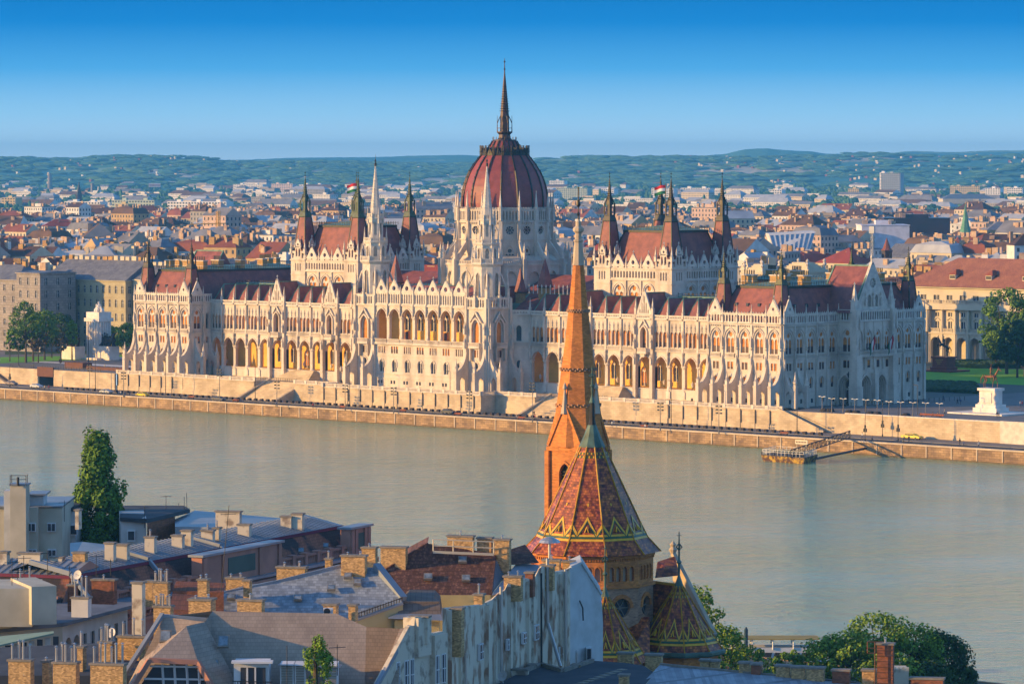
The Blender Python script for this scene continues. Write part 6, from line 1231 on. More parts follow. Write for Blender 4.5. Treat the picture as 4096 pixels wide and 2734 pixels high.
for i in range(400):
    yb = 735+rg.random()**.8*118; px = rg.uniform(-100, 4200); D = (CH-8.3)*F_/(yb-643)
    if D < 3700 or (2250 < px < 3650 and rg.random() < .45): continue
    p = C0+FWH*D+RT*((px-2048)/F_*D); w = rg.uniform(22, 75); h = rg.uniform(8, 14)*(1.5 if rg.random() < .15 else 1)
    W, Rf, Cs, rd = house_mesh(p.x, p.y, w, rg.uniform(12, 18), h, rg.choice(['flat', 'flat', 'gable', 'hip']), rg, yaw=rg.choice([0, 0, R_(12), R_(-15)])); wi, ri = rg.choice([0, 1, 1, 1, 3]), rg.choice([2, 2, 4, 5, 4])
    W.m = [wi if q == 0 else 12 for q in W.m]; Rf.m = [6+ri if q == 0 else wi for q in Rf.m]; rest.merge(W); rest.merge(Rf)
tag(rest.build('distant_houses', [w[1] for w in WALLS]+[r[1] for r in ROOFS]+[DGL, CHW]), kind='stuff')
print('houses', len(vis), nind)
# panel slabs and towers, given by photo column and base row on flat ground
def slab(pl, pr, yt, yb, wallm, label, cols=None, rows=None, dpt=16, name='apartment_block', cat='apartment block', roofk=None, side=.25, flat=True):
    D = (CH-8.3)*F_/(yb-643); a, b = (pl-2048)/F_*D, (pr-2048)/F_*D; zt = CH-(yt-643)/F_*D; p = C0+FWH*D+RT*((a+b)/2); w = b-a
    o = empty(name, (p.x, p.y, 8.3), label, cat); m = MB(); yaw = atan2(RT.y, RT.x)-.5; c, s = cos(yaw), sin(yaw); P = lambda u, v, z: (p.x+u*c-v*s, p.y+u*s+v*c, z); w *= .95
    m.hexa([P(-w/2, 0, 3), P(w/2, 0, 3), P(w/2, dpt, 3), P(-w/2, dpt, 3)], [P(-w/2, 0, zt), P(w/2, 0, zt), P(w/2, dpt, zt), P(-w/2, dpt, zt)]); wl = m
    h = zt-8; rows = rows or max(2, int(h/3.2)); cols = cols or max(3, int(w/4)); fm = MB(); fm.k = 1
    for j in range(rows):
        for i in range(cols):
            u = -w/2+w*(i+.5)/cols; z = 8+h*(j+.25)/rows; ww = w/cols*.3; fm.face([P(u-ww, -.1, z), P(u+ww, -.1, z), P(u+ww, -.1, z+h/rows*.5), P(u-ww, -.1, z+h/rows*.5)])
    wl.merge(fm); wl.build('wall', [wallm, DGL], o); m = MB()
    for i in range(max(1, int(w/25))): u = -w/2+w*(i+.5)/max(1, int(w/25)); m.hexa([P(u-3, 4, zt), P(u+3, 4, zt), P(u+3, 9, zt), P(u-3, 9, zt)], [P(u-3, 4, zt+2.6), P(u+3, 4, zt+2.6), P(u+3, 9, zt+2.6), P(u-3, 9, zt+2.6)])
    m.build('roof_hut', wallm, o); return o
WH = mat('panel_white', (.78, .75, .70), (.68, .66, .62), nscale=.02); PK = mat('panel_pink', (.70, .56, .48), (.62, .48, .42), nscale=.02); YL = mat('panel_yellow', (.60, .46, .20)); GP = mat('panel_grey', (.36, .38, .40)); GNP = mat('panel_green', (.46, .52, .40))
for a in [(238, 420, 806, 866, WH, 'long grey white slab block at the far left above the roofs'), (425, 640, 800, 862, GNP, 'long pale green panel block, left one of the chain'), (455, 520, 815, 868, YL, 'short cream panel block before the pale green chain'), (640, 935, 806, 866, WH, 'long white panel block behind the pale pyramids'), (370, 460, 845, 925, CRM, 'cream tower house with dark balconies on the left'), (720, 790, 852, 930, WH, 'white slab with green glass side left of the pyramids'),
          (919, 1065, 737, 778, WH, 'left white panel block at the foot of the hills'), (1075, 1180, 735, 774, PK, 'pinkish panel block left of the green spire tips'), (1185, 1310, 738, 780, WH, 'pale panel block right of the green spire tip'), (1125, 1200, 768, 820, WH, 'white office block with dark bands below the panel blocks'), (0, 70, 790, 840, YL, 'ochre panel block at the left picture edge'),
          (2190, 2262, 722, 765, WH, 'white panel block directly right of the dome'), (2215, 2360, 752, 800, GNP, 'pale green white block row right of the dome'), (2400, 2460, 755, 800, WH, 'grey white tower behind the left turret spire'), (2450, 2560, 722, 755, WH, 'white panel block between the spires'), (2596, 2650, 708, 745, WH, 'pale tower block behind the right flag'), (2598, 2700, 752, 812, WH, 'white slab left of the central turret spires'), (2712, 2849, 752, 812, WH, 'big white slab right of the central turret spires'),
          (2745, 2795, 707, 745, WH, 'white tower block, first of the far row'), (2800, 2850, 708, 742, WH, 'white tower block, second of the far row'), (2856, 2905, 707, 742, WH, 'white tower block, third of the far row'), (2912, 2958, 706, 742, PK, 'pinkish tower block, fourth of the far row'), (2964, 3012, 706, 742, WH, 'white tower block, fifth of the far row'), (3030, 3068, 670, 738, WH, 'tall white stepped tower standing above the far blocks'), (3015, 3140, 718, 750, WH, 'long white block under the tall stepped tower'), (3074, 3130, 758, 800, WH, 'small white slab in the trees right of the last turret spire'),
          (3140, 3270, 718, 752, PK, 'pinkish panel block, left of the far right chain'), (3275, 3325, 704, 745, PK, 'pink tower block, first of three'), (3330, 3378, 704, 745, PK, 'pink tower block, second of three'), (3385, 3432, 704, 745, PK, 'pink tower block, third of three'), (3435, 3515, 716, 752, PK, 'pinkish panel block left of the dark hotel tower'), (3612, 3730, 716, 750, PK, 'long pink panel block right of the dark hotel tower'), (3735, 3790, 712, 745, WH, 'white panel block above the tan slab'), (3800, 3900, 718, 745, WH, 'pale blue grey block in the far right'), (3905, 4000, 714, 748, WH, 'pale block row near the water tower'), (4005, 4120, 716, 750, PK, 'pinkish block row at the right picture edge'),
          (3388, 3438, 754, 792, YL, 'yellow and pink apartment block in the trees'), (3791, 3925, 744, 786, YL, 'long sand coloured slab above the pale hall'), (3935, 4003, 752, 802, WH, 'left white tower slab right of the pale hall'), (4022, 4092, 751, 800, WH, 'right white tower slab right of the pale hall'), (3518, 3605, 692, 794, GP, 'tall dark glazed hotel tower with a white end wall')]:
    slab(*a)
slab(3516, 3539, 690, 793.5, WH, 'white blank stair wing at the left end of the hotel tower', 1, 8)
# landmark houses of the city
def mid(pl, pr, yt, zt, wallm, roofm, kind, label, dpt=22, name='city_building', yaw=0, win=True, hh=None):
    D = (CH-zt)*F_/(yt-643); a, b = (pl-2048)/F_*D, (pr-2048)/F_*D; p = C0+FWH*D+RT*((a+b)/2); w = (b-a)/cos(PSI-yaw)*.86; rg_ = random.Random(int(pl))
    o = empty(name, (p.x, p.y, 8.3), label, 'building'); W, Rf, Cs, rd = house_mesh(p.x, p.y, w, dpt, zt-8.3, kind, rg_, detail=win, yaw=yaw); W.build('wall', [wallm, DGL], o); rf = Rf.build('roof', [roofm, wallm], o)
    for q in Cs: q.build('chimney', CHW, rf)
    return o
LIL = mat('lilac_white', (.70, .68, .74)); DBR = mat('dark_brown_glass', (.05, .02, .018), (.03, .016, .018), nscale=.1, rough=.25)
mid(3225, 3480, 935, 30, LIL, LIL, 'flat', 'big blank lilac white modern hall behind the right pavilion, left part', 40, win=False, yaw=PSI); mid(3420, 3640, 900, 36, LIL, LIL, 'flat', 'taller blank lilac white modern block with one square window', 40, win=False, yaw=PSI)
mid(3505, 3810, 872, 32, DBR, DBR, 'flat', 'wide dark brown glass office building on the right', 40, win=False, yaw=PSI); mid(3151, 3258, 862, 33, mat('striped_office', (.28, .16, .17), (.5, .42, .38), nscale=.02, brick=(400, 3.2, .9), mortar=.4), GRY, 'flat', 'purple and white striped office block', 25, win=False, yaw=PSI)
mid(3130, 3290, 1045, 22, CRM, MATS['roof_red'], 'mansard', 'large bright red mansard roof behind the right pavilion', 26); mid(3320, 3480, 1050, 22, CRM, MATS['roof_red'], 'hip', 'second bright red roof right of the large red mansard', 26); mid(2740, 2960, 1010, 22, CRM, MATS['roof_rust'], 'hip', 'rust roofed house between turret spire and red mansard', 22)
mid(3570, 3900, 1032, 23, CRM, GR_, 'gable', 'long grey ridge roof with a row of chimneys behind the palace', 20); mid(3480, 3950, 1075, 22, CRM, MATS['roof_silver'], 'gable', 'long low silver roof behind the portal gable', 16); mid(3620, 3840, 980, 24, CRM, MATS['roof_rust'], 'gable', 'long rust roof left of the copper church spire', 20)
mid(640, 850, 975, 23, WALLS[1][1], MATS['roof_grey'], 'flat', 'white walled flat house with satellite dishes behind the left pavilion', 18); mid(870, 1160, 1000, 22, CRM, MATS['roof_brown'], 'gable', 'long dark brown roof left of the chamber block', 20); mid(120, 240, 990, 22, CRM, MATS['roof_rust'], 'hip', 'bright rust hipped roof at the left behind the stone building', 18); mid(320, 640, 1018, 21, CRM, MATS['wall_tan'], 'flat', 'long flat beige building with a window row behind the brick chimney', 14)
mid(1600, 1780, 970, 24, CRM, MATS['roof_rust'], 'hip', 'rust red roof between left chamber block and dome', 20); mid(1690, 1850, 1010, 24, WALLS[1][1], GR_, 'flat', 'white flat roofed house left of the dome', 20)
# slanted blue glass front
D = (CH-26)*F_/(1000-643); g_ = empty('glass_hall', (0, 0, 8.3), 'white framed hall with slanted blue glass stripes behind the right pavilion', 'hall'); A = PD(3095, 1000, 2200); B = PD(3240, 1000, 2200); A2 = PD(3075, 935, 2215); B2 = PD(3262, 925, 2215); g_.location = (A.x, A.y, 8.3)
m = MB(); dd = FWH*30; m.hexa([A, B, B+dd, A+dd], [A2, B2, B2+dd, A2+dd]); m.hexa([Vector((A.x, A.y, 5)), Vector((B.x, B.y, 5)), Vector((B.x, B.y, 5))+dd, Vector((A.x, A.y, 5))+dd], [A, B, B+dd, A+dd]); m.build('frame', WALLS[1][1], g_); GB_ = mat('blue_glass', (.05, .13, .28), (.10, .2, .36), rough=.2, nscale=.3)
for i in range(9): a, b = (i+.15)/9, (i+.7)/9; e = -FWH*.3; m = MB(); m.face([A.lerp(B, a)+(A2-A).lerp(B2-B, a)*.06+e, A.lerp(B, b)+(A2-A).lerp(B2-B, b)*.06+e, A2.lerp(B2, b)+(A-A2)*.1+e, A2.lerp(B2, a)+(A-A2)*.1+e]); m.build('glass_panel', GB_, g_)
def cityspire(px, yt, yb, zb, rw, label, m1, m2=None, name='church_spire', n=8, body=.35, cat='spire'):
    D = (CH-zb)*F_/(yb-643); p = C0+FWH*D+RT*((px-2048)/F_*D); zt = CH-(yt-643)/F_*D; o = empty(name, (p.x, p.y, 8.3), label, cat); m = MB(); zm = zb+(zt-zb)*body; m.lathe(p.x, p.y, [(rw*1.1, 5), (rw*1.1, zm), (rw*1.25, zm), (rw*1.25, zm+.6)], n, pi/n); m.build('tower', m2 or m1, o)
    m = MB(); m.lathe(p.x, p.y, [(rw*1.2, zm+.6), (rw*.8, zm+(zt-zm)*.25), (.1, zt)], n, pi/n); m.build('spire', m1, o); return o
CGR = mat('pale_copper', (.16, .34, .22), (.10, .24, .16), nscale=.5)
cityspire(3861, 815, 1003, 22, 3.2, 'tall pale green copper church spire on the right', CGR, MATS['roof_rust']); cityspire(3694, 948, 1012, 24, 1.6, 'small green copper spirelet left of the tall copper spire', CGR); cityspire(4027, 930, 1010, 24, 1.8, 'green copper spirelet near the right edge on a cream tower', CGR, CRM); cityspire(3547, 950, 1035, 24, 2.6, 'dark red pyramid turret with pale knob behind the portal gable', MATS['roof_rust'], DBR)
cityspire(317, 725, 805, 20, 4, 'dark slender church spire far left among the trees', DKM, DBR, body=.3); cityspire(3409, 965, 1050, 22, 1.4, 'dark thin metal spirelet between the red roofs', BRZ, BRZ); cityspire(1135, 950, 1035, 24, 1.4, 'dark thin spirelet left of the left chamber block', BRZ, BRZ)
for px, yt, yb, rw, l in ((802, 805, 858, 12, 'left pale stone pyramid roof above the left roofs'), (885, 806, 866, 14, 'middle pale stone pyramid roof above the left roofs'), (940, 838, 868, 11, 'right truncated pale pyramid roof above the left roofs'), (272, 895, 930, 5, 'small pale pyramid turret roof on the left')): cityspire(px, yt, yb, 20, rw, l, WALLS[4][1], CRM, 'pyramid_roof', 4, .15, 'pyramid roof')
def stack(px, yt, yb, zb, r, mm, label, name='chimney_stack'):
    D = (CH-zb)*F_/(yb-643); p = C0+FWH*D+RT*((px-2048)/F_*D); zt = CH-(yt-643)/F_*D; m = MB(); m.lathe(p.x, p.y, [(r*1.1, 3), (r*.82, zt-.8), (r*.95, zt-.7), (r*.95, zt)], 14); return tag(m.build(name, mm), label, 'chimney')
stack(440, 958, 1060, 26, 2.1, mat('red_brick', (.34, .12, .05), (.26, .09, .04), nscale=.5, brick=(.5, .25, .15)), 'round red brick chimney stack behind the yellow block'); stack(201, 694, 772, 9, 5, GRY, 'tall thin factory chimney at the far left below the hills'); stack(371, 733, 795, 9, 3.5, GRY, 'shorter factory chimney right of the dark church spire')
p_ = stack(4069, 665, 712, 9, 8, WH, 'pale water tower at the far right under the hills', 'water_tower'); p_['category'] = 'water tower'
q = p_.location; D = (Vector(q)-C0).dot(FWH); m = MB(); zt = CH-(655-643)/F_*D; m.lathe(q.x, q.y, [(10, zt-26), (16, zt-18), (16, zt-4), (4, zt)], 14); ob = m.build('tank', WH); ob.parent = p_; ob.location = (ob.location.x-q.x, ob.location.y-q.y, ob.location.z-q.z)
# yellow crane
D = 2450; p = PD(873, 955, D); cr_ = empty('tower_crane', (p.x, p.y, 8.3), 'yellow lattice tower crane among the roofs on the left', 'crane'); CY_ = mat('crane_yellow', (.60, .34, .05)); zt = PD(873, 845, D).z; m = MB()
for a in (-.8, .8):
    for b in (-.8, .8): m.beam((p.x+a, p.y+b, 8), (p.x+a, p.y+b, zt), .35)
for i in range(20): z = 14+(zt-14)*i/20; m.beam((p.x-.8, p.y-.8, z), (p.x+.8, p.y-.8, z+2), .25); m.beam((p.x+.8, p.y-.8, z), (p.x+.8, p.y+.8, z+2), .25)
m.build('mast', CY_, cr_); m = MB(); e = PD(760, 897, D); a = PD(905, 893, D); m.beam(a, e, .6); m.beam(PD(873, 848, D), e.lerp(a, .3), .2); m.build('jib', CY_, cr_)
# pale hall (stadium like)
D = 5450; o = empty('pale_hall', tuple(PD(3874, 835, D)), 'wide pale classical hall with shallow dark roof on the far right', 'hall'); A, B = PD(3745, 830, D), PD(4010, 830, D); u = FWH*60; hz = lambda y: CH-(y-643)/F_*D
m = MB(); m.hexa([(*A.xy, 5), (*B.xy, 5), (*(B+u).xy, 5), (*(A+u).xy, 5)], [(*A.xy, hz(815)), (*B.xy, hz(815)), (*(B+u).xy, hz(815)), (*(A+u).xy, hz(815))]); A1, B1 = A.lerp(B, .1), A.lerp(B, .9); m.hexa([(*A1.xy, 5), (*B1.xy, 5), (*(B1+u).xy, 5), (*(A1+u).xy, 5)], [(*A1.xy, hz(795)), (*B1.xy, hz(795)), (*(B1+u).xy, hz(795)), (*(A1+u).xy, hz(795))]); m.build('wall', CRM, o)
m = MB(); t0, t1 = A1.lerp(B1, .2)+u*.5, A1.lerp(B1, .8)+u*.5; b4 = [(*A1.xy, hz(795)), (*B1.xy, hz(795)), (*(B1+u).xy, hz(795)), (*(A1+u).xy, hz(795))]; T0, T1 = (*t0.xy, hz(776)), (*t1.xy, hz(776)); m.face([b4[0], b4[1], T1, T0]); m.face([b4[1], b4[2], T1]); m.face([b4[3], b4[0], T0]); m.face([b4[2], b4[3], T0, T1]); m.build('roof', GR_, o)
# roof signs
def sign(px0, px1, yt, yb, D, text, label, fg, bgm, name='roof_sign'):
    A, B = PD(px0, yb, D), PD(px1, yb, D); zt = CH-(yt-643)/F_*D; zb = CH-(yb-643)/F_*D; c = (A+B)/2; yaw = atan2(RT.y, RT.x); o = empty(name, (c.x, c.y, 8.3), label, 'sign'); w = (B-A).length; h = zt-zb; n_ = FWH
    if bgm: m = MB(); m.hexa([(*(A).xy, zb), (*(B).xy, zb), (*(B+n_).xy, zb), (*(A+n_).xy, zb)], [(*(A).xy, zt), (*(B).xy, zt), (*(B+n_).xy, zt), (*(A+n_).xy, zt)]); m.build('board', bgm, o)
    m = MB(); [m.beam((*(A.lerp(B, t)+n_*1.2).xy, 8), (*(A.lerp(B, t)+n_*1.2).xy, zt), .5) for t in (.05, .5, .95)]; m.build('scaffold', DKM, o)
    tx = bpy.data.curves.new('t', 'FONT'); tx.body = text; tx.align_x = 'CENTER'; tx.align_y = 'CENTER'; tx.extrude = .05; to = bpy.data.objects.new('t', tx); SC.collection.objects.link(to); dg = bpy.context.evaluated_depsgraph_get(); me = bpy.data.meshes.new_from_object(to.evaluated_get(dg)); bpy.data.objects.remove(to)
    xs = [v.co.x for v in me.vertices]; ys = [v.co.y for v in me.vertices]; k = min(w*.9/(max(xs)-min(xs)), h*.8/(max(ys)-min(ys))); kx = w*.9/(max(xs)-min(xs)) if '\n' not in text else k; mx_, my_ = (max(xs)+min(xs))/2, (max(ys)+min(ys))/2
    for v in me.vertices: u_, v_, e_ = (v.co.x-mx_)*kx, (v.co.y-my_)*k, v.co.z; q = c-n_*(.4+e_)+RT*u_; v.co = (q.x-c.x, q.y-c.y, (zb+zt)/2+v_-8.3)
    me.materials.clear(); me.materials.append(fg); ob = bpy.data.objects.new('lettering', me); SC.collection.objects.link(ob); ob.parent = o
for px, yt, l in ((3212, 1045, 'cream roof pavilion with four stone urns behind the right end pavilion'), (3048, 1052, 'smaller cream roof pavilion with urns between the turret and the corner spire')):
    p = PD(px, yt, 1330); o = empty('roof_pavilion', (p.x, p.y, 8.3), l, 'pavilion'); m = MB(); s = 6.5 if px > 3100 else 4.5; zt = p.z; m.box(p.x-s, p.x+s, p.y-5, p.y+5, 8.3, zt-3.6); m.box(p.x-s-.4, p.x+s+.4, p.y-5.4, p.y+5.4, zt-3.6, zt-3)
    for i in range(5): k = 1-i*.14; m.box(p.x-s*k, p.x+s*k, p.y-5*k, p.y+5*k, zt-3+i*.55, zt-2.45+i*.55)
    m.build('wall', CRM, o); [(lambda u: (u.lathe(p.x+s*a, p.y+5*b, [(.5, zt-3), (.4, zt-1.4), (.8, zt-.8), (.3, zt-.2), (.6, zt+.3), (.05, zt+1)], 8), u.build('urn', ST2, o)))(MB()) for a in (-.85, .85) for b in (-.85, .85)]
p = PD(3488, 1010, 1750); m = MB(); zt = PD(3488, 905, 1750).z; [m.beam((p.x+a, p.y, 20), (p.x+a*.4, p.y, zt), .22) for a in (-.9, .9)]; [m.beam((p.x-.8*(1-i/24), p.y, 22+(zt-22)*i/14), (p.x+.8*(1-i/24), p.y, 22+(zt-22)*(i+1)/14), .14) for i in range(14)]; m.box(p.x-1.4, p.x+1.4, p.y-.4, p.y+.4, zt-3, zt); tag(m.build('lattice_mast', mat('mast_grey', (.45, .45, .45))), 'pale lattice transmitter mast above the portal gable', 'mast')
for yy, l in ((27.3, 'flag hanging from the left side of the portal balcony'), (35.2, 'flag hanging from the right side of the portal balcony')):
    o = empty('hanging_flag', (141.4, yy, 24.5), 'red white green '+l, 'flag'); m = MB(); m.beam((141.3, yy, 23.6), (144.2, yy-.4, 27.6), .12); m.build('pole', DKM, o)
    m = MB(); A = Vector((144.1, yy-.4, 27.4)); B = Vector((142.0, yy, 24.6))
    for b_ in range(3):
        for j in range(6):
            q = lambda s, t: A.lerp(B, s)+Vector((.15*sin(t*5+s*4), .2*sin(t*4), -3.6*t*(1-.2*s)))
            m.face([q(b_/3, j/6), q((b_+1)/3, j/6), q((b_+1)/3, (j+1)/6), q(b_/3, (j+1)/6)], b_)
    m.build('cloth', [MATS['flag_red'], MATS['flag_white'], MATS['flag_green']], o)
sign(595, 642, 733, 748, 8200, 'BAUHAUS', 'white billboard with BAUHAUS in dark red on the far left hillside foot', mat('sign_red', (.4, .03, .03)), WALLS[1][1]); sign(2444, 2466, 826, 874, 3600, 'KB', 'dark roof sign board reading KB beside the left turret spire', PNT, DKM); sign(2470, 2522, 826, 872, 3600, 'SZEMÉLYEN\nÖNNEK', 'open scaffold roof sign with white letters ÖNNEK', PNT, None)
# ---------------------------------------------------------------- woods, hills
WD = mat('wood_leaf', (.05, .14, .07), (.03, .09, .05), nscale=.02); WD2 = mat('wood_leaf_light', (.10, .20, .07), (.06, .14, .05), nscale=.02)
wood = MB(); rg = random.Random(5); n = 0
while n < 4000:
    yb = 712+rg.random()**1.1*175; px = rg.uniform(-150, 4250); D = (CH-8.3)*F_/(yb-643)
    if D < 3000: continue
    dens = .35+.65*(.5+.5*sin(px*.004+1.3)*cos(yb*.08))
    if D < 4600: dens *= .25 + .75*(2250 < px < 3650)
    if rg.random() > dens: continue
    n += 1; p = C0+FWH*D+RT*((px-2048)/F_*D); r = rg.uniform(3.2, 6.2)*(1+D/20000); tall = rg.random() < .12
    if tall: blob(wood, (p.x, p.y, 8+r*1.1), r*.45, rg.randint(0, 1), 5, n, (1, 1, 2.6))
    else:
        for q in range(2): blob(wood, (p.x+rg.uniform(-r, r), p.y+rg.uniform(-r, r), 8+r*.75), r*rg.uniform(.6, .95), rg.randint(0, 1), 6, n+q, (1.2, 1.2, 1))
tag(wood.build('distant_woods', [WD, WD2]), kind='stuff')
def ridge(name, D0, D1, pts, mm, seed, foot=8.3, amp=3.5, rough=1.2):
    rg = random.Random(seed); m = MB(); nx, nd = 220, 26; ph = [(rg.uniform(.5, 3), rg.uniform(0, 6)) for _ in range(8)]
    def yr(px):
        for (a, ya), (b, yb) in zip(pts[:-1], pts[1:]):
            if a <= px <= b: t = (px-a)/(b-a); t = t*t*(3-2*t); return ya+(yb-ya)*t
        return pts[-1][1]
    vs = []
    for j in range(nd+1):
        t = j/nd; D = D0+(D1-D0)*t
        for i in range(nx+1):
            px = -500+5100*i/nx; zr = CH-(yr(px)-643)/F_*(D0+(D1-D0)*.8); s = min(1, t/.8); s = s*s*(3-2*s)*.55+s*.45; z = foot+(zr-foot)*s-(max(0, t-.8)/.2)**2*40
            z += sum(sin(px*.004*f+t*9*f+p)*amp/(k+2) for k, (f, p) in enumerate(ph))*sin(pi*min(1, t*1.1))+rg.uniform(-1, 1)*rough*(.3+t*.5)
            p = C0+FWH*D+RT*((px-2048)/F_*D); vs.append((p.x, p.y, z))
    fs = [(j*(nx+1)+i, j*(nx+1)+i+1, (j+1)*(nx+1)+i+1, (j+1)*(nx+1)+i) for j in range(nd) for i in range(nx)]; m.add(vs, fs); return S_(m.build(name, mm, base=(-8000, 9000, 0))), yr
def hillmat(name, seed):
    m = bpy.data.materials.new(name); m.use_nodes = True; t = m.node_tree; n = t.nodes.new; l = t.links.new; b = t.nodes['Principled BSDF']; b.inputs['Roughness'].default_value = 1; b.inputs['Specular IOR Level'].default_value = 0
    g = n('ShaderNodeNewGeometry'); mp = n('ShaderNodeMapping'); l(g.outputs[0], mp.inputs[0]); mp.inputs['Rotation'].default_value = (0, 0, -PSI); mp.inputs['Scale'].default_value = (.6, 1, 1); mp.inputs['Location'].default_value = (seed*100, 0, 0)
    v = n('ShaderNodeTexVoronoi'); v.inputs['Scale'].default_value = .0016; v.inputs['Randomness'].default_value = 1; l(mp.outputs[0], v.inputs[0])
    no = n('ShaderNodeTexNoise'); no.inputs['Scale'].default_value = .0012; no.inputs['Detail'].default_value = 4; l(mp.outputs[0], no.inputs[0])
    cr = n('ShaderNodeValToRGB'); s = n('ShaderNodeSeparateColor'); l(v.outputs['Color'], s.inputs[0]); l(s.outputs[0], cr.inputs[0]); e = cr.color_ramp.elements; cr.color_ramp.interpolation = 'CONSTANT'
    e[0].color = (.09, .24, .20, 1); e[1].position = .90; e[1].color = (.60, .50, .32, 1)
    for p, c in ((.38, (.12, .25, .12, 1)), (.56, (.30, .42, .22, 1)), (.72, (.62, .54, .38, 1))): q = e.new(p); q.color = c
    mi = n('ShaderNodeMix'); mi.data_type = 'RGBA'; rp = n('ShaderNodeMapRange'); rp.inputs['From Min'].default_value = .40; rp.inputs['From Max'].default_value = .46; l(no.outputs[0], rp.inputs[0]); l(rp.outputs[0], mi.inputs[0]); mi.inputs[6].default_value = (.08, .22, .19, 1); l(cr.outputs[0], mi.inputs[7]); l(mi.outputs[2], b.inputs['Base Color']); return m
front = [(-500, 634), (0, 634), (180, 638), (330, 640), (480, 630), (620, 628), (760, 634), (900, 650), (1080, 652), (1300, 650), (1500, 654), (1800, 662), (2100, 654), (2200, 640), (2350, 633), (2650, 632), (2850, 629), (3050, 630), (3300, 628), (3500, 618), (3620, 626), (3800, 628), (4096, 624), (4600, 622)]
back = [(-500, 660), (900, 640), (1250, 630), (1500, 628), (1700, 622), (1850, 620), (2000, 628), (2200, 646), (2700, 640), (2880, 618), (2990, 598), (3060, 594), (3130, 600), (3230, 606), (3320, 616), (3500, 616), (3650, 604), (3800, 608), (3950, 602), (4200, 600), (4600, 604)]
ridge('near_hills', 8900, 12800, front, hillmat('hill_fields', 1), 3); ridge('far_hills', 12900, 17500, back, hillmat('far_hill_fields', 4), 8, amp=3)
# houses and tree clumps sprinkled on the hill slopes
dg = bpy.context.evaluated_depsgraph_get(); HO = bpy.data.objects['near_hills']; WD3 = mat('hill_leaf', (.07, .19, .13), (.05, .14, .10), nscale=.02); hh = MB(); ht = MB(); rg = random.Random(21)
for i in range(1000):
    px = rg.uniform(-50, 4150); D = rg.uniform(9300, 12300); hs = px < 1000 or px > 2900
    p = C0+FWH*D+RT*((px-2048)/F_*D); ok, loc, nn, _ = HO.ray_cast(Vector((p.x, p.y, 900))-HO.location, Vector((0, 0, -1)))
    if not ok: continue
    z = loc.z+HO.location.z; r = rg.random()
    if r < (.42 if hs else .1): s = rg.uniform(2.5, 4.5); hh.box(p.x-s, p.x+s, p.y-s, p.y+s, z-3, z+rg.uniform(4, 8), rg.choice([0, 0, 1, 2]))
    else:
        for q in range(3): blob(ht, (p.x+rg.uniform(-60, 60), p.y+rg.uniform(-60, 60), z+4), rg.uniform(6, 12), rg.randint(0, 1), 6, i*3+q, (3.2, 2.2, .45))
tag(hh.build('hillside_houses', [WALLS[0][1], WALLS[1][1], ROOFS[0][1]]), kind='stuff'); tag(ht.build('hillside_trees', [WD3, WD2]), kind='stuff')
# ================================================================ NEAR BANK
S_(sheet('near_bank_ground', [(-2500, -1200), (1500, -1200), (1500, -404), (-2500, -404)], 5, mat('bank_ground', (.12, .11, .09), (.07, .08, .05), nscale=.05)))
m = MB(); m.box(-2500, 1500, -404, -403.3, -4, 5.1); S_(m.build('near_quay', RW))
BRK = mat('yellow_chimney_brick', (.60, .38, .17), (.44, .27, .12), nscale=4, mixr=(.4, .65), brick=(.3, .11, .45), mortar=.6, bump=.3); RBK = mat('red_chimney_brick', (.34, .12, .06), (.22, .09, .05), nscale=1, brick=(.34, .14, .3), mortar=.6)
PLS = mat('old_plaster', (.56, .49, .38), (.26, .20, .15), nscale=.9, mixr=(.52, .66), detail=9); FWL = mat('stained_plaster', (.60, .52, .40), (.32, .19, .12), nscale=.8, mixr=(.50, .62), stretch=(1, 1, .6), detail=12)
SHG = mat('brown_shingle', (.38, .29, .22), (.31, .235, .18), nscale=.5, brick=(.45, .3, .12), mortar=.7, rough=.9); SLT = mat('diamond_slate', (.32, .35, .38), (.22, .25, .28), nscale=.5, brick=(.5, .22, .35), mortar=.55, rough=.6)
DTL = mat('dark_roof_tile', (.12, .055, .04), (.26, .13, .08), nscale=2.6, mixr=(.5, .7), brick=(.4, .32, .35), mortar=.45); MTL = mat('zinc_sheet', (.52, .57, .64), (.40, .45, .51), nscale=.3, rough=.42, metal=.15, brick=(1.2, 200, .12), mortar=.5)
PNK = mat('pink_plaster', (.44, .21, .15), (.32, .16, .12), nscale=.4); ORT = mat('orange_tile', (.30, .09, .035), (.20, .07, .035), nscale=.7, brick=(.3, .3, .2), mortar=.6); MOT = mat('mottled_tile', (.30, .11, .06), (.045, .035, .035), nscale=.22, mixr=(.46, .54), brick=(.35, .3, .25), mortar=.5)
BIT = mat('bitumen_roof', (.065, .07, .08), (.04, .045, .055), nscale=.3); WPL = mat('white_render', (.60, .57, .53), (.48, .45, .42), nscale=.4); CPL = mat('cream_render', (.52, .47, .36), (.40, .36, .27), nscale=.35); YPL = mat('yellow_render', (.50, .43, .22), nscale=.4); PGR = mat('pale_blue_render', (.52, .54, .54), (.42, .43, .42), nscale=.6); STEEL = mat('flue_steel', (.5, .48, .46), (.4, .38, .36), rough=.3, metal=.6); WFR = mat('white_frame', (.72, .71, .7)); CAP = mat('concrete_cap', (.26, .22, .18), (.18, .16, .13), nscale=2); GCN = mat('green_canopy', (.20, .30, .24))
V = PD
def drop(m, pts, z, k=0):
    """vertical walls from an open polyline of top points down to z"""
    for a, b in zip(pts[:-1], pts[1:]): m.face([a, b, (b.x, b.y, z), (a.x, a.y, z)], k)
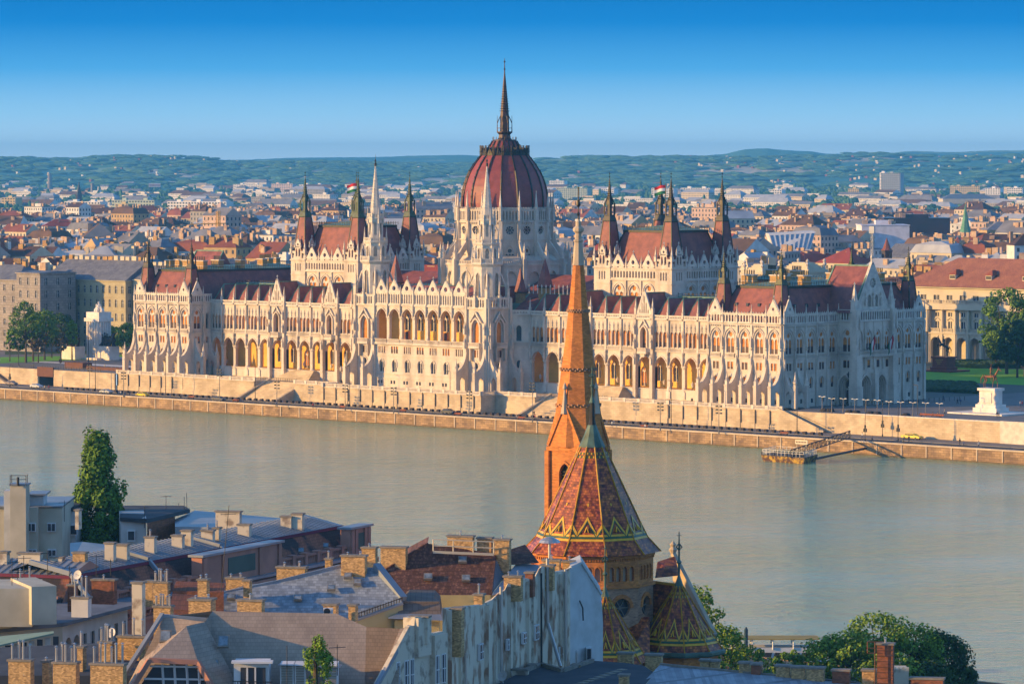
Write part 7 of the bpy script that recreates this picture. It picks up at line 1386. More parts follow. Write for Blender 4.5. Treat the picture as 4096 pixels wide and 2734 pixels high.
def bx(m, pl, pr, yt, D, dep, zb=None, h=None, k=0, yaw=0, e=0):
    """camera aligned box: photo columns pl..pr at distance D, top at photo row yt"""
    A, B = V(pl, yt, D), V(pr, yt, D); zt = A.z+e; zb = zt-h if zb is None else zb; u = (B-A); u.z = 0; w = u.length; u.normalize(); c, s = cos(yaw), sin(yaw); u2 = Vector((u.x*c-u.y*s, u.x*s+u.y*c, 0)); f2 = Vector((-u2.y, u2.x, 0)); A2 = A-u2*e-f2*e; w2 = w+2*e; d2 = dep+2*e
    q = [A2, A2+u2*w2, A2+u2*w2+f2*d2, A2+f2*d2]; m.hexa([(p.x, p.y, zb) for p in q], [(p.x, p.y, zt) for p in q], k); return q, zt, u2, f2
CHL = {}
def chim(pl, pr, yt, yb, D, mm, label, pipes=0, ph=1.6, dep=1.0, yaw=-.45, cap=True):
    A = V(pl, yb, D); o = empty('brick_chimney' if mm in (BRK, RBK) else 'plaster_chimney', (A.x, A.y, A.z), label, 'chimney'); m = MB(); zb = A.z-1.5; wpx = (pr-pl)
    q, zt, u, f = bx(m, pl, pr, yt, D, dep, zb=zb, yaw=yaw*.5); m.build('stack', mm, o); w = (q[1]-q[0]).length
    if cap: m = MB(); bx(m, pl, pr, yt, D, dep, h=.18, yaw=yaw*.5, e=.12); m.build('cap', CAP, o)
    for i in range(pipes):
        p = q[0]+u*(w*(i+.5)/pipes)+f*dep*(.35+.3*(i % 2)); hh = ph*(1 if i % 3 else .8); m = MB(); m.lathe(p.x, p.y, [(.1, zt), (.1, zt+hh)], 8); m.lathe(p.x, p.y, [(.17, zt+hh+.08), (.02, zt+hh+.2)], 8); m.build('flue_pipe', STEEL, o)
    return o
def antenna(px, yb, yt, D, label, bars=3, lean=0):
    a, b = V(px, yb, D), V(px+lean, yt, D); o = empty('roof_antenna', tuple(a), label, 'antenna'); m = MB(); m.beam(a, b, .07, n=6); m.build('mast', DKM, o)
    if bars:
        m = MB(); c = a.lerp(b, .9); r_ = RT*.8+FWH*.4; m.beam(c-r_*.9, c+r_*.9, .05)
        for i in range(bars*2): q = c+r_*(-.8+1.6*i/(bars*2-1)); m.beam(q-FWH*.35, q+FWH*.35, .035)
        m.build('aerial', DKM, o)
def skylight(parent, px, py, D, w=1.0, h=1.3, nrm=None, up_=None):
    p = V(px, py, D); u = RT; n = nrm or Vector((FWH.x*-.7, FWH.y*-.7, .7)); n = n.normalized(); v = n.cross(u).normalized(); v = -v if v.z < 0 else v; m = MB()
    q = [p-u*w/2-v*h/2, p+u*w/2-v*h/2, p+u*w/2+v*h/2, p-u*w/2+v*h/2]; m.hexa([a-n*.1 for a in q], [a+n*.14 for a in q], 0); k = .8; q2 = [p+(a-p)*k+n*.16 for a in q]; m.face(q2, 1); m.build('roof_window', [CAP, GLB], parent)
GLB = mat('sky_glass', (.25, .3, .34), (.12, .15, .18), rough=.15, nscale=2)
def planeface(m, P, k=0): m.face(P, k)
# ---- brown shingle roof house in front
H = empty('shingle_roof_house', tuple(V(1100, 2734, 350))[:2]+(9,), 'house with broad brown shingle roof, wedge dormer and white rake at the bottom', 'house')
A0, B0 = V(850, 2442, 363), V(1345, 2452, 363); K = V(820, 2485, 361.5); L0 = V(655, 2465, 362.5); sl = Vector((-FWH.x*7.5, -FWH.y*7.5, -8.5)); m = MB()
LB = V(480, 2734, 355.5); e = .0
m.face([A0, B0, B0+sl, A0+sl]); m.face([L0, K, K+sl, L0+sl-RT*4]); m.face([K, A0, A0+sl, K+sl]); bk = FWH*7-Vector((0, 0, 7)); m.face([A0, B0, B0+bk, A0+bk]); m.face([L0, A0, A0+bk, L0+bk])
C1, C2 = V(1465, 2505, 362), V(1600, 2512, 361); m.face([B0, C1, C1+sl, B0+sl]); m.face([C1, C2, V(1640, 2506, 361), V(1509, 2738, 355), C1+sl]); m.face([C2, C1, C1+sl, C2+sl]); m.face([C1, C2, C2+bk, C1+bk]); m.build('roof', SHG, H)
P0, P1 = K, V(745, 2502, 358.4); Q1, Q2, Q3, Q4 = V(598, 2636, 353.5), V(792, 2645, 353.5), V(522, 2760, 352.8), V(860, 2760, 352.8)
m = MB(); back = V(905, 2560, 360); m.face([P0, P1, Q1, V(640, 2560, 360.0)]); m.face([P1, Q1, Q2]); m.face([P0, P1, Q2, V(905, 2650, 357)]); m.face([Q2, Q4, V(960, 2760, 354.5), V(905, 2650, 357)]); m.face([Q1, Q3, V(500, 2760, 354.5), V(560, 2640, 357.5)]); m.face([P1, Q1, V(560, 2640, 357.5), P0]); m.build('dormer_roof', SHG, H)
m = MB(); fb = -FWH*.25
for a, b in ((Q1, Q2), (Q1, Q3), (Q2, Q4)): m.beam(a+fb, b+fb, .42)
m.build('dormer_fascia', PNK, H); m = MB(); dq = FWH*.5; a1, a2, a3, a4 = V(618, 2655, 354), V(775, 2662, 354), V(840, 2760, 354), V(548, 2760, 354); m.face([a1, a2, a3, a4], 0)
for px in (655, 703, 752, 800): m.beam(V(px-6, 2655, 353.9), V(px, 2760, 353.9), .16, 1)
for py in (2662, 2712): m.beam(V(600 if py < 2700 else 575, py, 353.9), V(790 if py < 2700 else 815, py+3, 353.9), .16, 1)
m.build('dormer_window', [DGL, WFR], H)
m = MB()
for a, b in ((V(650, 2455, 362.6), V(470, 2740, 355.3)), (V(655, 2462, 362.6), V(850, 2478, 362.6)), (V(1640, 2504, 361), V(1507, 2740, 355))): m = MB(); m.beam(a, b, .35); m.build('rake_flashing', MTL, H)
for px, py, D_ in ((662, 2545, 359.2), (893, 2565, 358.4), (852, 2662, 355.8)): skylight(H, px, py, D_)
m = MB(); a = V(960, 2645, 354.5); bx(m, 935, 1075, 2648, 353.5, 3, h=3.2, k=0); bx(m, 962, 1062, 2668, 353.3, .15, h=3, k=1); bx(m, 985, 992, 2668, 353.2, .1, h=3, k=0); bx(m, 1018, 1024, 2668, 353.2, .1, h=3, k=0); bx(m, 925, 1090, 2644, 352.6, 1.2, h=.18, k=0); m.build('box_dormer', [WFR, DGL], H)
m = MB()
for i in range(14): m.beam(V(940+i*11, 2722, 352.4), V(940+i*11, 2750, 352.4), .05)
m.beam(V(930, 2722, 352.4), V(1090, 2726, 352.4), .07); m.build('balcony_railing', DKM, H)
m = MB()
for a, b in ((1120, 1175), (1178, 1222), (1300, 1350)):
    bx(m, a, b, 2655, 354, 2.5, h=3, k=0)
    for j in range(12): bx(m, a+5, b-5, 2662+j*6.5, 353.9, .05, h=.09, k=1)
m.face([V(1110, 2658, 353.5), V(1360, 2668, 353.5), V(1370, 2655, 358), V(1130, 2640, 358)], 2); m.build('shuttered_dormer', [WFR, CAP, MTL], H)
m = MB(); z0 = 9; drop(m, [L0+sl-RT*4, C2+sl], z0); m.build('wall', CPL, H)
antenna(1349, 2700, 2575, 354, 'big dark aerial with silver crossbars on the brown shingle roof', 4); antenna(1148, 2734, 2580, 353, 'thin dark lightning rod left of the small tree on the shingle roof', 0)
# ---- end wall and stained fire wall
def vplane(p1, D1, p2, D2):
    """vertical plane through two photo columns; returns frame, onto(px, py) -> (u, z)"""
    A, B = V(p1, 2500, D1), V(p2, 2500, D2); f = Fr(A.x, A.y, B.x-A.x, B.y-A.y); t = Vector((B.x-A.x, B.y-A.y, 0)).normalized(); n = Vector((t.y, -t.x, 0))
    def onto(px, py): d = ray(px, py); q = C0+d*((A-C0).dot(n)/d.dot(n)); return (q-A).dot(t), q.z
    return f, onto
WLL = empty('gable_end_wall', tuple(V(1650, 2734, 350))[:2]+(9,), 'grey plaster gable end with tall narrow windows right of the shingle roof', 'wall'); m = MB(); fe, on_ = vplane(1509, 355, 1770, 366)
P = [on_(*q) for q in ((1509, 2736), (1638, 2502), (1657, 2500), (1660, 2466), (1712, 2462), (1716, 2535), (1771, 2522), (1771, 2900), (1509, 2900))]; m.face([fe(u, 0, z) for u, z in P]); m.face([fe(u, -.4, z) for u, z in P])
for (u, z), (u2, z2) in zip(P[:-1], P[1:]): m.face([fe(u, 0, z), fe(u2, 0, z2), fe(u2, -.4, z2), fe(u, -.4, z)])
u0, z0 = on_(1660, 2470); u1, _ = on_(1712, 2470); m.fbox(fe, u0, u1, -1.2, .35, z0-3.5, z0); u0, z0 = on_(1720, 2530); u1, _ = on_(1771, 2530); m.fbox(fe, u0, u1, 0, .5, 9, z0-.2); m.build('wall', PLS, WLL)
def winp(par, f_, on_, a, b, t, bb, d=0, k0=1):
    m = MB(); u0, z1 = on_(a, t); u1, _ = on_(b, t); _, z0 = on_(a, bb); m.fbox(f_, u0, u1, d-.2, d+.06, z0, z1, 1); m.fbox(f_, u0+.1, u1-.1, d+.06, d+.08, z0+.1, z1-.1, 0); m.fbox(f_, u0+.1, u1-.1, d+.08, d+.12, (z0+z1)/2-.04, (z0+z1)/2+.04, 1); m.fbox(f_, (u0+u1)/2-.04, (u0+u1)/2+.04, d+.08, d+.12, z0, z1, 1); m.build('window', [DGL, WFR], par)
for a, b, t, bb in ((1585, 1599, 2646, 2760), (1617, 1634, 2640, 2760), (1640, 1655, 2634, 2760)): winp(WLL, fe, on_, a, b, t, bb)
for a, b, t, bb in ((1722, 1736, 2618, 2735), (1746, 1762, 2612, 2730)): winp(WLL, fe, on_, a, b, t, bb, .5)
FWK = empty('fire_wall', tuple(V(2000, 2700, 370))[:2]+(9,), 'long stained bare fire wall of crumbling plaster stepping up to the right', 'wall')
def fwD(px): return 366+(px-1770)*.0802
m = MB(); z0 = 9; ffw, onw = vplane(1770, 366, 2281, fwD(2281)); Fp = [(1770, 2435), (1820, 2430), (1920, 2420), (1966, 2398), (1990, 2375), (2018, 2360), (2030, 2335), (2083, 2330), (2085, 2318), (2138, 2310), (2155, 2275), (2165, 2266), (2213, 2264), (2216, 2288), (2262, 2280), (2281, 2268)]
for (a, ya), (b, yb) in zip(Fp[:-1], Fp[1:]):
    A, B = V(a, ya, fwD(a)), V(b, yb, fwD(b)); m.face([A, B, (B.x, B.y, z0), (A.x, A.y, z0)]); A2, B2 = A+FWH*1.2, B+FWH*1.2; m.face([A, B, B2, A2])
m.build('wall', FWL, FWK)
for px, w, yt, pr in ((1795, 26, 2440, .5), (1838, 14, 2436, .3), (1946, 18, 2420, .6), (1978, 12, 2395, .3), (2036, 16, 2345, .6), (2058, 9, 2340, .35), (2110, 14, 2325, .6), (2130, 10, 2318, .35), (2200, 20, 2280, .5), (2244, 14, 2295, .7), (2264, 12, 2286, .5)):
    m = MB(); A, B = V(px-w/2, yt, fwD(px)-pr), V(px+w/2, yt, fwD(px)-pr); bk_ = FWH*(pr+.2); q = [A, B, B+bk_, A+bk_]; m.hexa([(p.x, p.y, z0) for p in q], q); m.build('pilaster', FWL if w > 12 else PLS, FWK)
for px, yt, yb, w in ((2004, 2345, 2690, .3), (2165, 2290, 2660, .22), (2190, 2232, 2490, .34), (2262, 2275, 2640, .3), (1862, 2610, 2760, .25)): m = MB(); D_ = fwD(px)-.8; m.beam(V(px, yt, D_), V(px+1, yb, D_), w, n=8); m.build('drain_pipe', STEEL if px != 2165 else DKM, FWK)
m = MB(); m.beam(V(2191, 2490, fwD(2191)-.8), V(2242, 2665, fwD(2200)-5), .34, n=8); m.build('drain_pipe', STEEL, FWK)
for a, b, t, bb in ((1918, 1932, 2575, 2640), (2030, 2037, 2555, 2600), (2092, 2105, 2530, 2575), (2140, 2155, 2500, 2560), (2238, 2250, 2585, 2650)):
    winp(FWK, ffw, onw, a, b, t, bb)
m = MB(); tp = [V(2281, 2268, 407), V(2325, 2248, 409), V(2405, 2373, 411.5), V(2412, 2490, 412)]; m.face(tp+[Vector((tp[3].x, tp[3].y, 9)), Vector((tp[0].x, tp[0].y, 9))]); m.face([tp[0], tp[1], tp[1]+FWH*8, tp[0]+FWH*8]); m.face([tp[1], tp[2], tp[2]+FWH*8, tp[1]+FWH*8]); m.beam(tp[0], tp[1], .25); m.beam(tp[1], tp[2], .25)
GW = empty('gable_wall', (tp[0].x, tp[0].y, 9), 'smooth pale blue grey gable wall at the right end of the stained fire wall', 'wall'); m.build('wall', PGR, GW); m = MB(); bx(m, 2345, 2368, 2590, 408.6, 1.4, h=1.6, k=0); bx(m, 2349, 2364, 2594, 408.4, .2, h=1.4, k=1); m.build('window', [WFR, DGL], GW); m = MB(); m.beam(V(2318, 2400, 408.2), V(2331, 2430, 408.6), .1); m.beam(V(2331, 2430, 408.6), V(2333, 2480, 408.6), .1); m.build('cable', DKM, GW)
# flat bitumen roof in front
z = 26.3; FR = empty('flat_roof_house', tuple(PZ(2300, 2734, z)), 'dark flat bitumen roof with stepping slabs at the bottom centre', 'house'); m = MB(); pts = [PZ(a, b, z) for a, b in ((1940, 2760), (2075, 2690), (2165, 2655), (2250, 2680), (2370, 2640), (2500, 2648), (2575, 2660), (2620, 2690), (2560, 2760))]; m.face(pts); m.build('roof', BIT, FR); m = MB(); drop(m, pts+[pts[0]], 9); m.build('wall', PLS, FR)
m = MB()
for (a, b), (c, d) in zip(((2075, 2690), (2165, 2655), (2250, 2680)), ((2165, 2655), (2250, 2680), (2370, 2640))): m.beam(PZ(a, b, z+.15), PZ(c, d, z+.15), .4)
m.build('kerb', CAP, FR); m = MB()
for i in range(9): p = PZ(2310+i*22, 2735-i*7.5, z+.04); m.box(p.x-.4, p.x+.4, p.y-.4, p.y+.4, z, z+.06)
m.build('stepping_slab', mat('pale_slab', (.30, .26, .20)), FR)['kind'] = 'stuff'
chim(2287, 2320, 2660, 2700, 392, BRK, 'small brick chimney with one pipe on the dark flat roof', 1, 1.6); chim(2048, 2108, 2678, 2720, 386, PLS, 'crumbling corbelled stump at the foot of the fire wall, left one', 0); chim(2110, 2145, 2660, 2700, 391, PLS, 'crumbling corbelled stump at the foot of the fire wall, right one', 0)
chim(2475, 2510, 2700, 2740, 378, BRK, 'low brick chimney at the bottom edge on the dark flat roof', 0); chim(2470, 2530, 2612, 2640, 400, BRK, 'pale capped brick chimney before the left church chapel', 0); chim(2580, 2645, 2618, 2660, 398, BRK, 'wide brick chimney below the small round window apse', 0); chim(2800, 2835, 2640, 2670, 400, BRK, 'brick chimney at the foot of the right chapel, left one', 0); chim(2838, 2875, 2642, 2675, 400, BRK, 'brick chimney at the foot of the right chapel, right one', 0)
def dish(px, py, D, r, label, mm=None):
    p = V(px, py, D); o = empty('satellite_dish', tuple(p), label, 'satellite dish'); m = MB(); n_ = (-FWH*.8-RT*.5+Vector((0, 0, .35))).normalized(); u = n_.cross(Vector((0, 0, 1))).normalized(); v = u.cross(n_); vs = [p]; R2 = [p+n_*.12+(u*cos(a*pi/8)+v*sin(a*pi/8))*r for a in range(16)]
    for i in range(16): m.face([p-n_*.05, R2[i], R2[(i+1) % 16]])
    m.beam(p, p-Vector((0, 0, r*1.6)), .07); m.beam(p, p+n_*r*.9, .04); m.build('dish', mm or WPL, o)
dish(2012, 2702, 380, .5, 'white satellite dish at the foot of the stained fire wall'); dish(106, 2702, 352, .5, 'white satellite dish on the brick chimney at the bottom left'); dish(448, 2530, 372, .45, 'pale round satellite dish beside the flue pipes on the left'); dish(312, 2298, 425, .5, 'small white satellite dish on a mast on the left roofs')
# ---- dark brown hipped roof
HB = empty('dark_tile_house', tuple(V(1800, 2380, 425))[:2]+(9,), 'house with dark brown tiled hipped roof and zinc side slope', 'house'); a1, a2, a3, a4, a5 = V(1710, 2172, 427), V(1980, 2212, 427), V(1528, 2288, 424), V(1608, 2378, 420.5), V(1962, 2378, 420.5); m = MB(); m.face([a1, a2, a5, a4, a3]); m.face([a1, a3, a3+FWH*14, a1+FWH*8]); m.face([a1, a2, a2+FWH*8+Vector((0, 0, -4)), a1+FWH*8+Vector((0, 0, -4))]); b1, b2, b3, b4 = V(2042, 2195, 430), V(2100, 2176, 432), V(2158, 2250, 428), V(2042, 2258, 427); m.face([b1, b2, b3, b4]); m.build('roof', DTL, HB)
m = MB(); m.face([a2, V(2036, 2286, 428), V(1962, 2380, 421), a5]); m.face([a2, V(2036, 2286, 428), V(2042, 2195, 431)]); m.face([V(2036, 2286, 427), V(2068, 2250, 428), V(2160, 2258, 429), V(2150, 2330, 424), V(1965, 2380, 420)]); m.beam(a2, V(2036, 2286, 427.5), .4)
for i in range(9): t = i/9; m.beam(a2.lerp(V(2036, 2286, 427.8), t), a5.lerp(V(1965, 2380, 420.8), t*.2), .1)
m.build('zinc_slope', MTL, HB); m = MB(); drop(m, [a3+FWH*14, a3, a4, a5, V(2150, 2330, 424)], 9); m.build('wall', YPL, HB); m = MB(); m.beam(a1, a3, .3); m.build('ridge_tile', DTL, HB); m = MB(); m.beam(a2, a5, .3); m.build('ridge_tile', DTL, HB)
n_ = Vector((-FWH.x*.5, -FWH.y*.5, .8))
for px, py, D_ in ((1712, 2306, 422.8), (1864, 2312, 422.6), (1850, 2238, 425.6)): skylight(HB, px, py, D_, .9, 1.0, n_)
m = MB(); g0, g1 = V(1733, 2205, 425.5), V(1975, 2215, 425.5)
for t in (0, .33, .66, 1): q = g0.lerp(g1, t); m.beam(q, q+Vector((0, 0, 1.3)), .09)
for h in (0, .65, 1.3): m.beam(g0+Vector((0, 0, h)), g1+Vector((0, 0, h)), .1)
m.beam(g0-FWH*.3, g1-FWH*.3, .25); m.build('roof_walkway', CRM, HB)
chim(1789, 1892, 2144, 2208, 427.5, BRK, 'widest of three brick chimneys on the dark brown roof ridge', 1, .5); chim(1908, 1965, 2152, 2212, 427.5, BRK, 'middle brick chimney on the dark brown roof ridge', 0); chim(1975, 2038, 2158, 2262, 426.5, BRK, 'tall right brick chimney on the dark brown roof ridge', 1, .4)
chim(1522, 1625, 2188, 2240, 425, BRK, 'broad yellow brick chimney left of the dark brown roof', 0)
# low hipped lantern house with zinc skirt
m = MB(); c_ = [V(1602, 2402, 410), V(1755, 2402, 410)]; HS = empty('turret_roof_house', tuple(c_[0])[:2]+(9,), 'small yellow house with hipped slate cap roof and zinc skirt', 'house'); t0, t1 = V(1630, 2385, 411), V(1735, 2387, 411); e0, e1 = V(1608, 2408, 409), V(1757, 2410, 409); s0, s1 = V(1590, 2452, 407.5), V(1763, 2455, 407.5); g0, g1 = V(1552, 2472, 406), V(1772, 2480, 406)
m.face([t0, t1, e1, e0], 0); m.face([e0, e1, s1, s0], 0); m.face([s0, s1, g1, g0], 1); d = FWH*7
for a, b, k in ((t0, e0, 0), (e0, s0, 0), (s0, g0, 1)): m.face([a, b, b+d, a+d], k)
for a, b, k in ((t1, e1, 0), (e1, s1, 0), (s1, g1, 1)): m.face([a, b, b+d, a+d], k)
m.face([t0, t1, t1+d, t0+d], 0); m.beam(e0, e1, .3, 0); m.build('roof', [mat('brown_slate', (.20, .155, .125), (.14, .11, .09), nscale=.5, brick=(.8, .6, .15)), MTL], HS); m = MB(); drop(m, [V(1578, 2478, 407), V(1756, 2484, 407), V(1756, 2484, 407)+d], 9); m.build('wall', YPL, HS)
chim(1806, 1846, 2434, 2560, 368, BRK, 'orange lit brick chimney at the left end of the stained fire wall', 0, dep=1.2); chim(1640, 1712, 2466, 2505, 362.5, PLS, 'plastered chimney with brick top between shingle roof and fire wall', 0)
chim(2160, 2212, 2262, 2300, 399, BRK, 'brick chimney on the fire wall top, beside the radar pole', 0); chim(2170, 2238, 2240, 2290, 410, BRK, 'wide brick chimney behind the upper fire wall', 1, .5); chim(2250, 2300, 2246, 2280, 412, BRK, 'brick chimney beside the pale gable wall top', 1, .5); chim(2100, 2132, 2290, 2325, 394, RBK, 'small red brick chimney on the fire wall', 0); chim(2015, 2085, 2305, 2340, 388, BRK, 'low brick chimney with pipes on the fire wall middle', 2, .4); chim(1895, 1930, 2378, 2440, 379, BRK, 'brick chimney with steel pipe behind the fire wall', 1, 1.1)
o = empty('vent_pole', tuple(V(2198, 2230, 411)), 'white mushroom capped vent pole above the fire wall', 'vent'); m = MB(); m.beam(V(2198, 2235, 411), V(2198, 2165, 411), .28, n=8); p = V(2198, 2158, 411); m.lathe(p.x, p.y, [(1.1, p.z-.25), (.95, p.z), (.35, p.z+.28), (.02, p.z+.35)], 14); m.build('cap', STEEL, o)
# ---- slate roof house
SH = empty('slate_roof_house', tuple(V(1200, 2450, 410))[:2]+(9,), 'house with big grey diamond slate roof and skylights', 'house'); P = [V(820, 2385, 410), V(905, 2360, 411), V(1000, 2335, 412), V(1095, 2328, 412.5), V(1360, 2262, 414), V(1505, 2268, 414), V(1612, 2402, 409), V(1612, 2412, 408), V(1425, 2480, 406), V(885, 2445, 406)]; m = MB(); m.face(P); m.build('roof', SLT, SH)
m = MB(); m.beam(P[5]+Vector((0, 0, .1)), P[6]+Vector((0, 0, .1)), .8); m.beam(P[3], P[4], .3); m.beam(P[0], P[3], .35); m.beam(P[0], P[9], .3); m.beam(P[8], P[7], .2); m.build('zinc_flashing', MTL, SH); m = MB(); drop(m, [P[9], P[8], P[7]], 9); drop(m, [P[4]+FWH, P[5]+FWH], 20); m.build('wall', YPL, SH); n_ = Vector((-FWH.x*.35, -FWH.y*.35, .9))
for px, py, D_ in ((925, 2387, 408.8), (1192, 2390, 408.6), (1325, 2350, 410.3), (1430, 2328, 411.2), (1392, 2302, 412.2)): skylight(SH, px, py, D_, .8, 1.1, n_)
m = MB(); a, b = V(1425, 2470, 406.2), V(1608, 2405, 408.2)
for i in range(18): q = a.lerp(b, i/17); m.beam(q, q+Vector((0, 0, .5)), .06)
m.beam(a+Vector((0, 0, .4)), b+Vector((0, 0, .4)), .07); m.build('snow_guard', DKM, SH)
chim(754, 846, 2398, 2470, 368, BRK, 'thick yellow brick chimney at the left end of the brown ridge', 2, .3, dep=1.6); chim(948, 1050, 2400, 2448, 366, BRK, 'wide yellow brick chimney with a pipe behind the brown ridge', 1, .6); chim(790, 828, 2318, 2400, 400, BRK, 'tall slim brick chimney left of the slate roof', 2, .4); chim(903, 975, 2312, 2370, 413, BRK, 'broad brick chimney on the slate roof left corner', 2, .4); chim(973, 998, 2322, 2396, 408, BRK, 'narrow brick chimney standing on the slate roof', 0); chim(1106, 1224, 2268, 2320, 416, BRK, 'very wide brick chimney on the slate roof ridge', 2, .5); chim(1300, 1322, 2235, 2275, 430, BRK, 'small brick chimney with pipe behind the slate ridge', 1, .9)
chim(1364, 1462, 2222, 2300, 413, BRK, 'large yellow brick chimney on the slate roof right end', 2, .3); chim(1446, 1503, 2190, 2222, 440, BRK, 'brick chimney with railing near the river edge', 1, .4); chim(1293, 1345, 2418, 2452, 371, BRK, 'brick chimney with air conditioner behind the brown ridge', 0); chim(1393, 1422, 2420, 2475, 369, BRK, 'slim brick chimney right of the air conditioner', 0)
m = MB(); bx(m, 1293, 1331, 2431, 368, .5, h=.9, k=0); p = V(1308, 2443, 367.9); m.beam(p, p-FWH*.05, .6, 1, 12); tag(m.build('air_conditioner', [WFR, DKM]), 'white air conditioner box behind the brown shingle ridge', 'air conditioner')
# ---- long palace with zinc roof, mottled mansard and pink attic
LP = empty('attic_palace', tuple(V(800, 2300, 455))[:2]+(9,), 'long house with zinc roof, mottled red mansard and pink balustraded attic', 'house'); a, b = V(284, 2300, 430), V(1312, 2112, 486); z0 = 31.3; L = (b-a).xy.length; f = Fr(a.x, a.y, b.x-a.x, b.y-a.y); Lm = L+4; c = V(-60, 2288, 433); L2 = (a-c).xy.length; f2 = Fr(c.x, c.y, a.x-c.x, a.y-c.y)
def longroof(f, L, ext=0):
    m = MB(); m.face([f(0, -5, z0+1.1), f(L, -5, z0+1.1), f(L, 0, z0), f(0, 0, z0)], 0); m.face([f(0, -5, z0+1.1), f(L, -5, z0+1.1), f(L, -11, z0-1), f(0, -11, z0-1)], 0); m.fbox(f, 0, L, -.4, .1, z0-.35, z0-.02, 1); m.face([f(0, 0, z0-.35), f(L, 0, z0-.35), f(L, 2.6, z0-3.0), f(0, 2.6, z0-3.0)], 2)
    for i in range(int(L/.9)): m.beam(f(i*.9, -5, z0+1.16), f(i*.9, 0, z0+.06), .07, 0)
    m.face([f(L, -11, z0-1), f(L, 0, z0), f(L, -5, z0+1.1)], 3); m.face([f(L, 0, z0-.3), f(L, 2.6, z0-3), f(L, 2.6, 9), f(L, -11, 9), f(L, -11, z0)], 3); m.fbox(f, 0, L, 2.6, 4.6, z0-3.4, z0-3.1, 0); m.build('roof', [MTL, mat('plum_gutter', (.16, .03, .06)) if 'plum_gutter' not in MATS else MATS['plum_gutter'], MOT, PNK], LP)
    w = MB(); w.fbox(f, 0, L, 3.2, 4.0, 9, z0-3.4); w.fbox(f, 0, L, 4.0, 4.8, z0-4.2, z0-3.6); w.fbox(f, 0, L, 4.0, 4.4, z0-5.4, z0-5.0)
    for i in range(int(L/1.1)): w.fbox(f, i*1.1, i*1.1+.35, 4.0, 4.6, z0-4.7, z0-4.2)
    w.build('wall', PNK, LP); w = MB(); n = int(L/3.2)
    for i in range(n):
        s = 3.2*i; w.fbox(f, s, s+.7, 3.0, 3.6, z0-3.4, z0-1.85); w.fbox(f, s-.15, s+.85, 2.9, 3.7, z0-1.85, z0-1.7)
        for j in range(5): w.lathe(*f(s+1.0+j*.45, 3.3, 0)[:2], [(.1, z0-3.2), (.17, z0-2.9), (.08, z0-2.4), (.14, z0-2.1)], 6)
    w.fbox(f, 0, L, 3.1, 3.5, z0-3.4, z0-3.15); w.fbox(f, 0, L, 3.1, 3.5, z0-2.15, z0-1.9); w.build('attic_balustrade', PNK, LP)
longroof(f, Lm); longroof(f2, L2)
def attic(u0, u1, h, lab):
    m = MB(); m.fbox(f, u0, u1, 2.6, 3.9, z0-3.4, z0+h, 0); m.fbox(f, u0-.3, u1+.3, 2.3, 4.2, z0+h, z0+h+.25, 1)
    for q in (u0+.5, u0+(u1-u0)*.26, u0+(u1-u0)*.72, u1-.6): m.fbox(f, q-.35, q+.35, 3.9, 4.1, z0-3.2, z0+h-.1, 0)
    m.fbox(f, u0+(u1-u0)*.32, u0+(u1-u0)*.66, 3.9, 3.96, z0-2.4, z0+h-.6, 2); m.build('attic_panel', [PNK, MTL, mat('green_panel', (.09, .12, .10)) if 'green_panel' not in MATS else MATS['green_panel']], LP)
def uat(px, d=3): 
    bst = min(((abs(proj(f(u, d, z0))[0]-px), u) for u in [i*.25 for i in range(int(Lm*4))])); return bst[1]
attic(uat(778), uat(1098), .1, ''); attic(uat(1372), min(uat(1470), Lm), .1, '')
for px in (300, 690, 975): u = uat(px); m = MB(); m.beam(f(u, -5, z0+1.25), f(u, 0, z0+.2), .5); m.beam(f(u, 0, z0+.1), f(u, 2.6, z0-2.8), .4); m.build('roof_rib', MTL, LP)
for px, py in ((520, 2296), (1196, 2168), (1296, 2146), (640, 2300)):
    u = uat(px, 1.3); c = Vector(f(u, 1.4, z0-1.75)); skylight(LP, *proj(c), (c-C0).dot(FWH)-.1, .7, 1, Vector(f(0, 1, .9))-Vector(f(0, 0, 0)))
# plaster chimneys standing on the zinc roof
for i, (a_, b_, t, bb, D_) in enumerate([(0, 28, 2208, 2245, 440), (72, 164, 2212, 2250, 437), (198, 250, 2228, 2285, 434), (290, 342, 2210, 2245, 442), (418, 455, 2172, 2225, 447), (453, 510, 2178, 2222, 449), (578, 618, 2148, 2190, 458), (686, 730, 2142, 2175, 466), (724, 765, 2122, 2165, 470), (804, 852, 2122, 2158, 470), (852, 876, 2112, 2150, 472), (950, 998, 2098, 2130, 478), (1122, 1166, 2066, 2100, 487), (1167, 1210, 2055, 2090, 489), (862, 962, 2045, 2110, 500), (300, 315, 2040, 2060, 520)]):
    D_ = 434+((a_+b_)/2-284)*.0545-1 if 284 < a_ < 1100 and i != 14 else (435.5 if a_ < 284 else (481 if a_ > 1100 else D_)); chim(a_, b_, t, bb, D_, PLS if i not in (3,) else BRK, 'plastered chimney block on the zinc roof ridge, %s from the left' % ORD[i+1] if i != 14 else 'largest pale plaster chimney block beyond the zinc roof', 1 if i in (6, 9, 10) else 0, .9, cap=True)
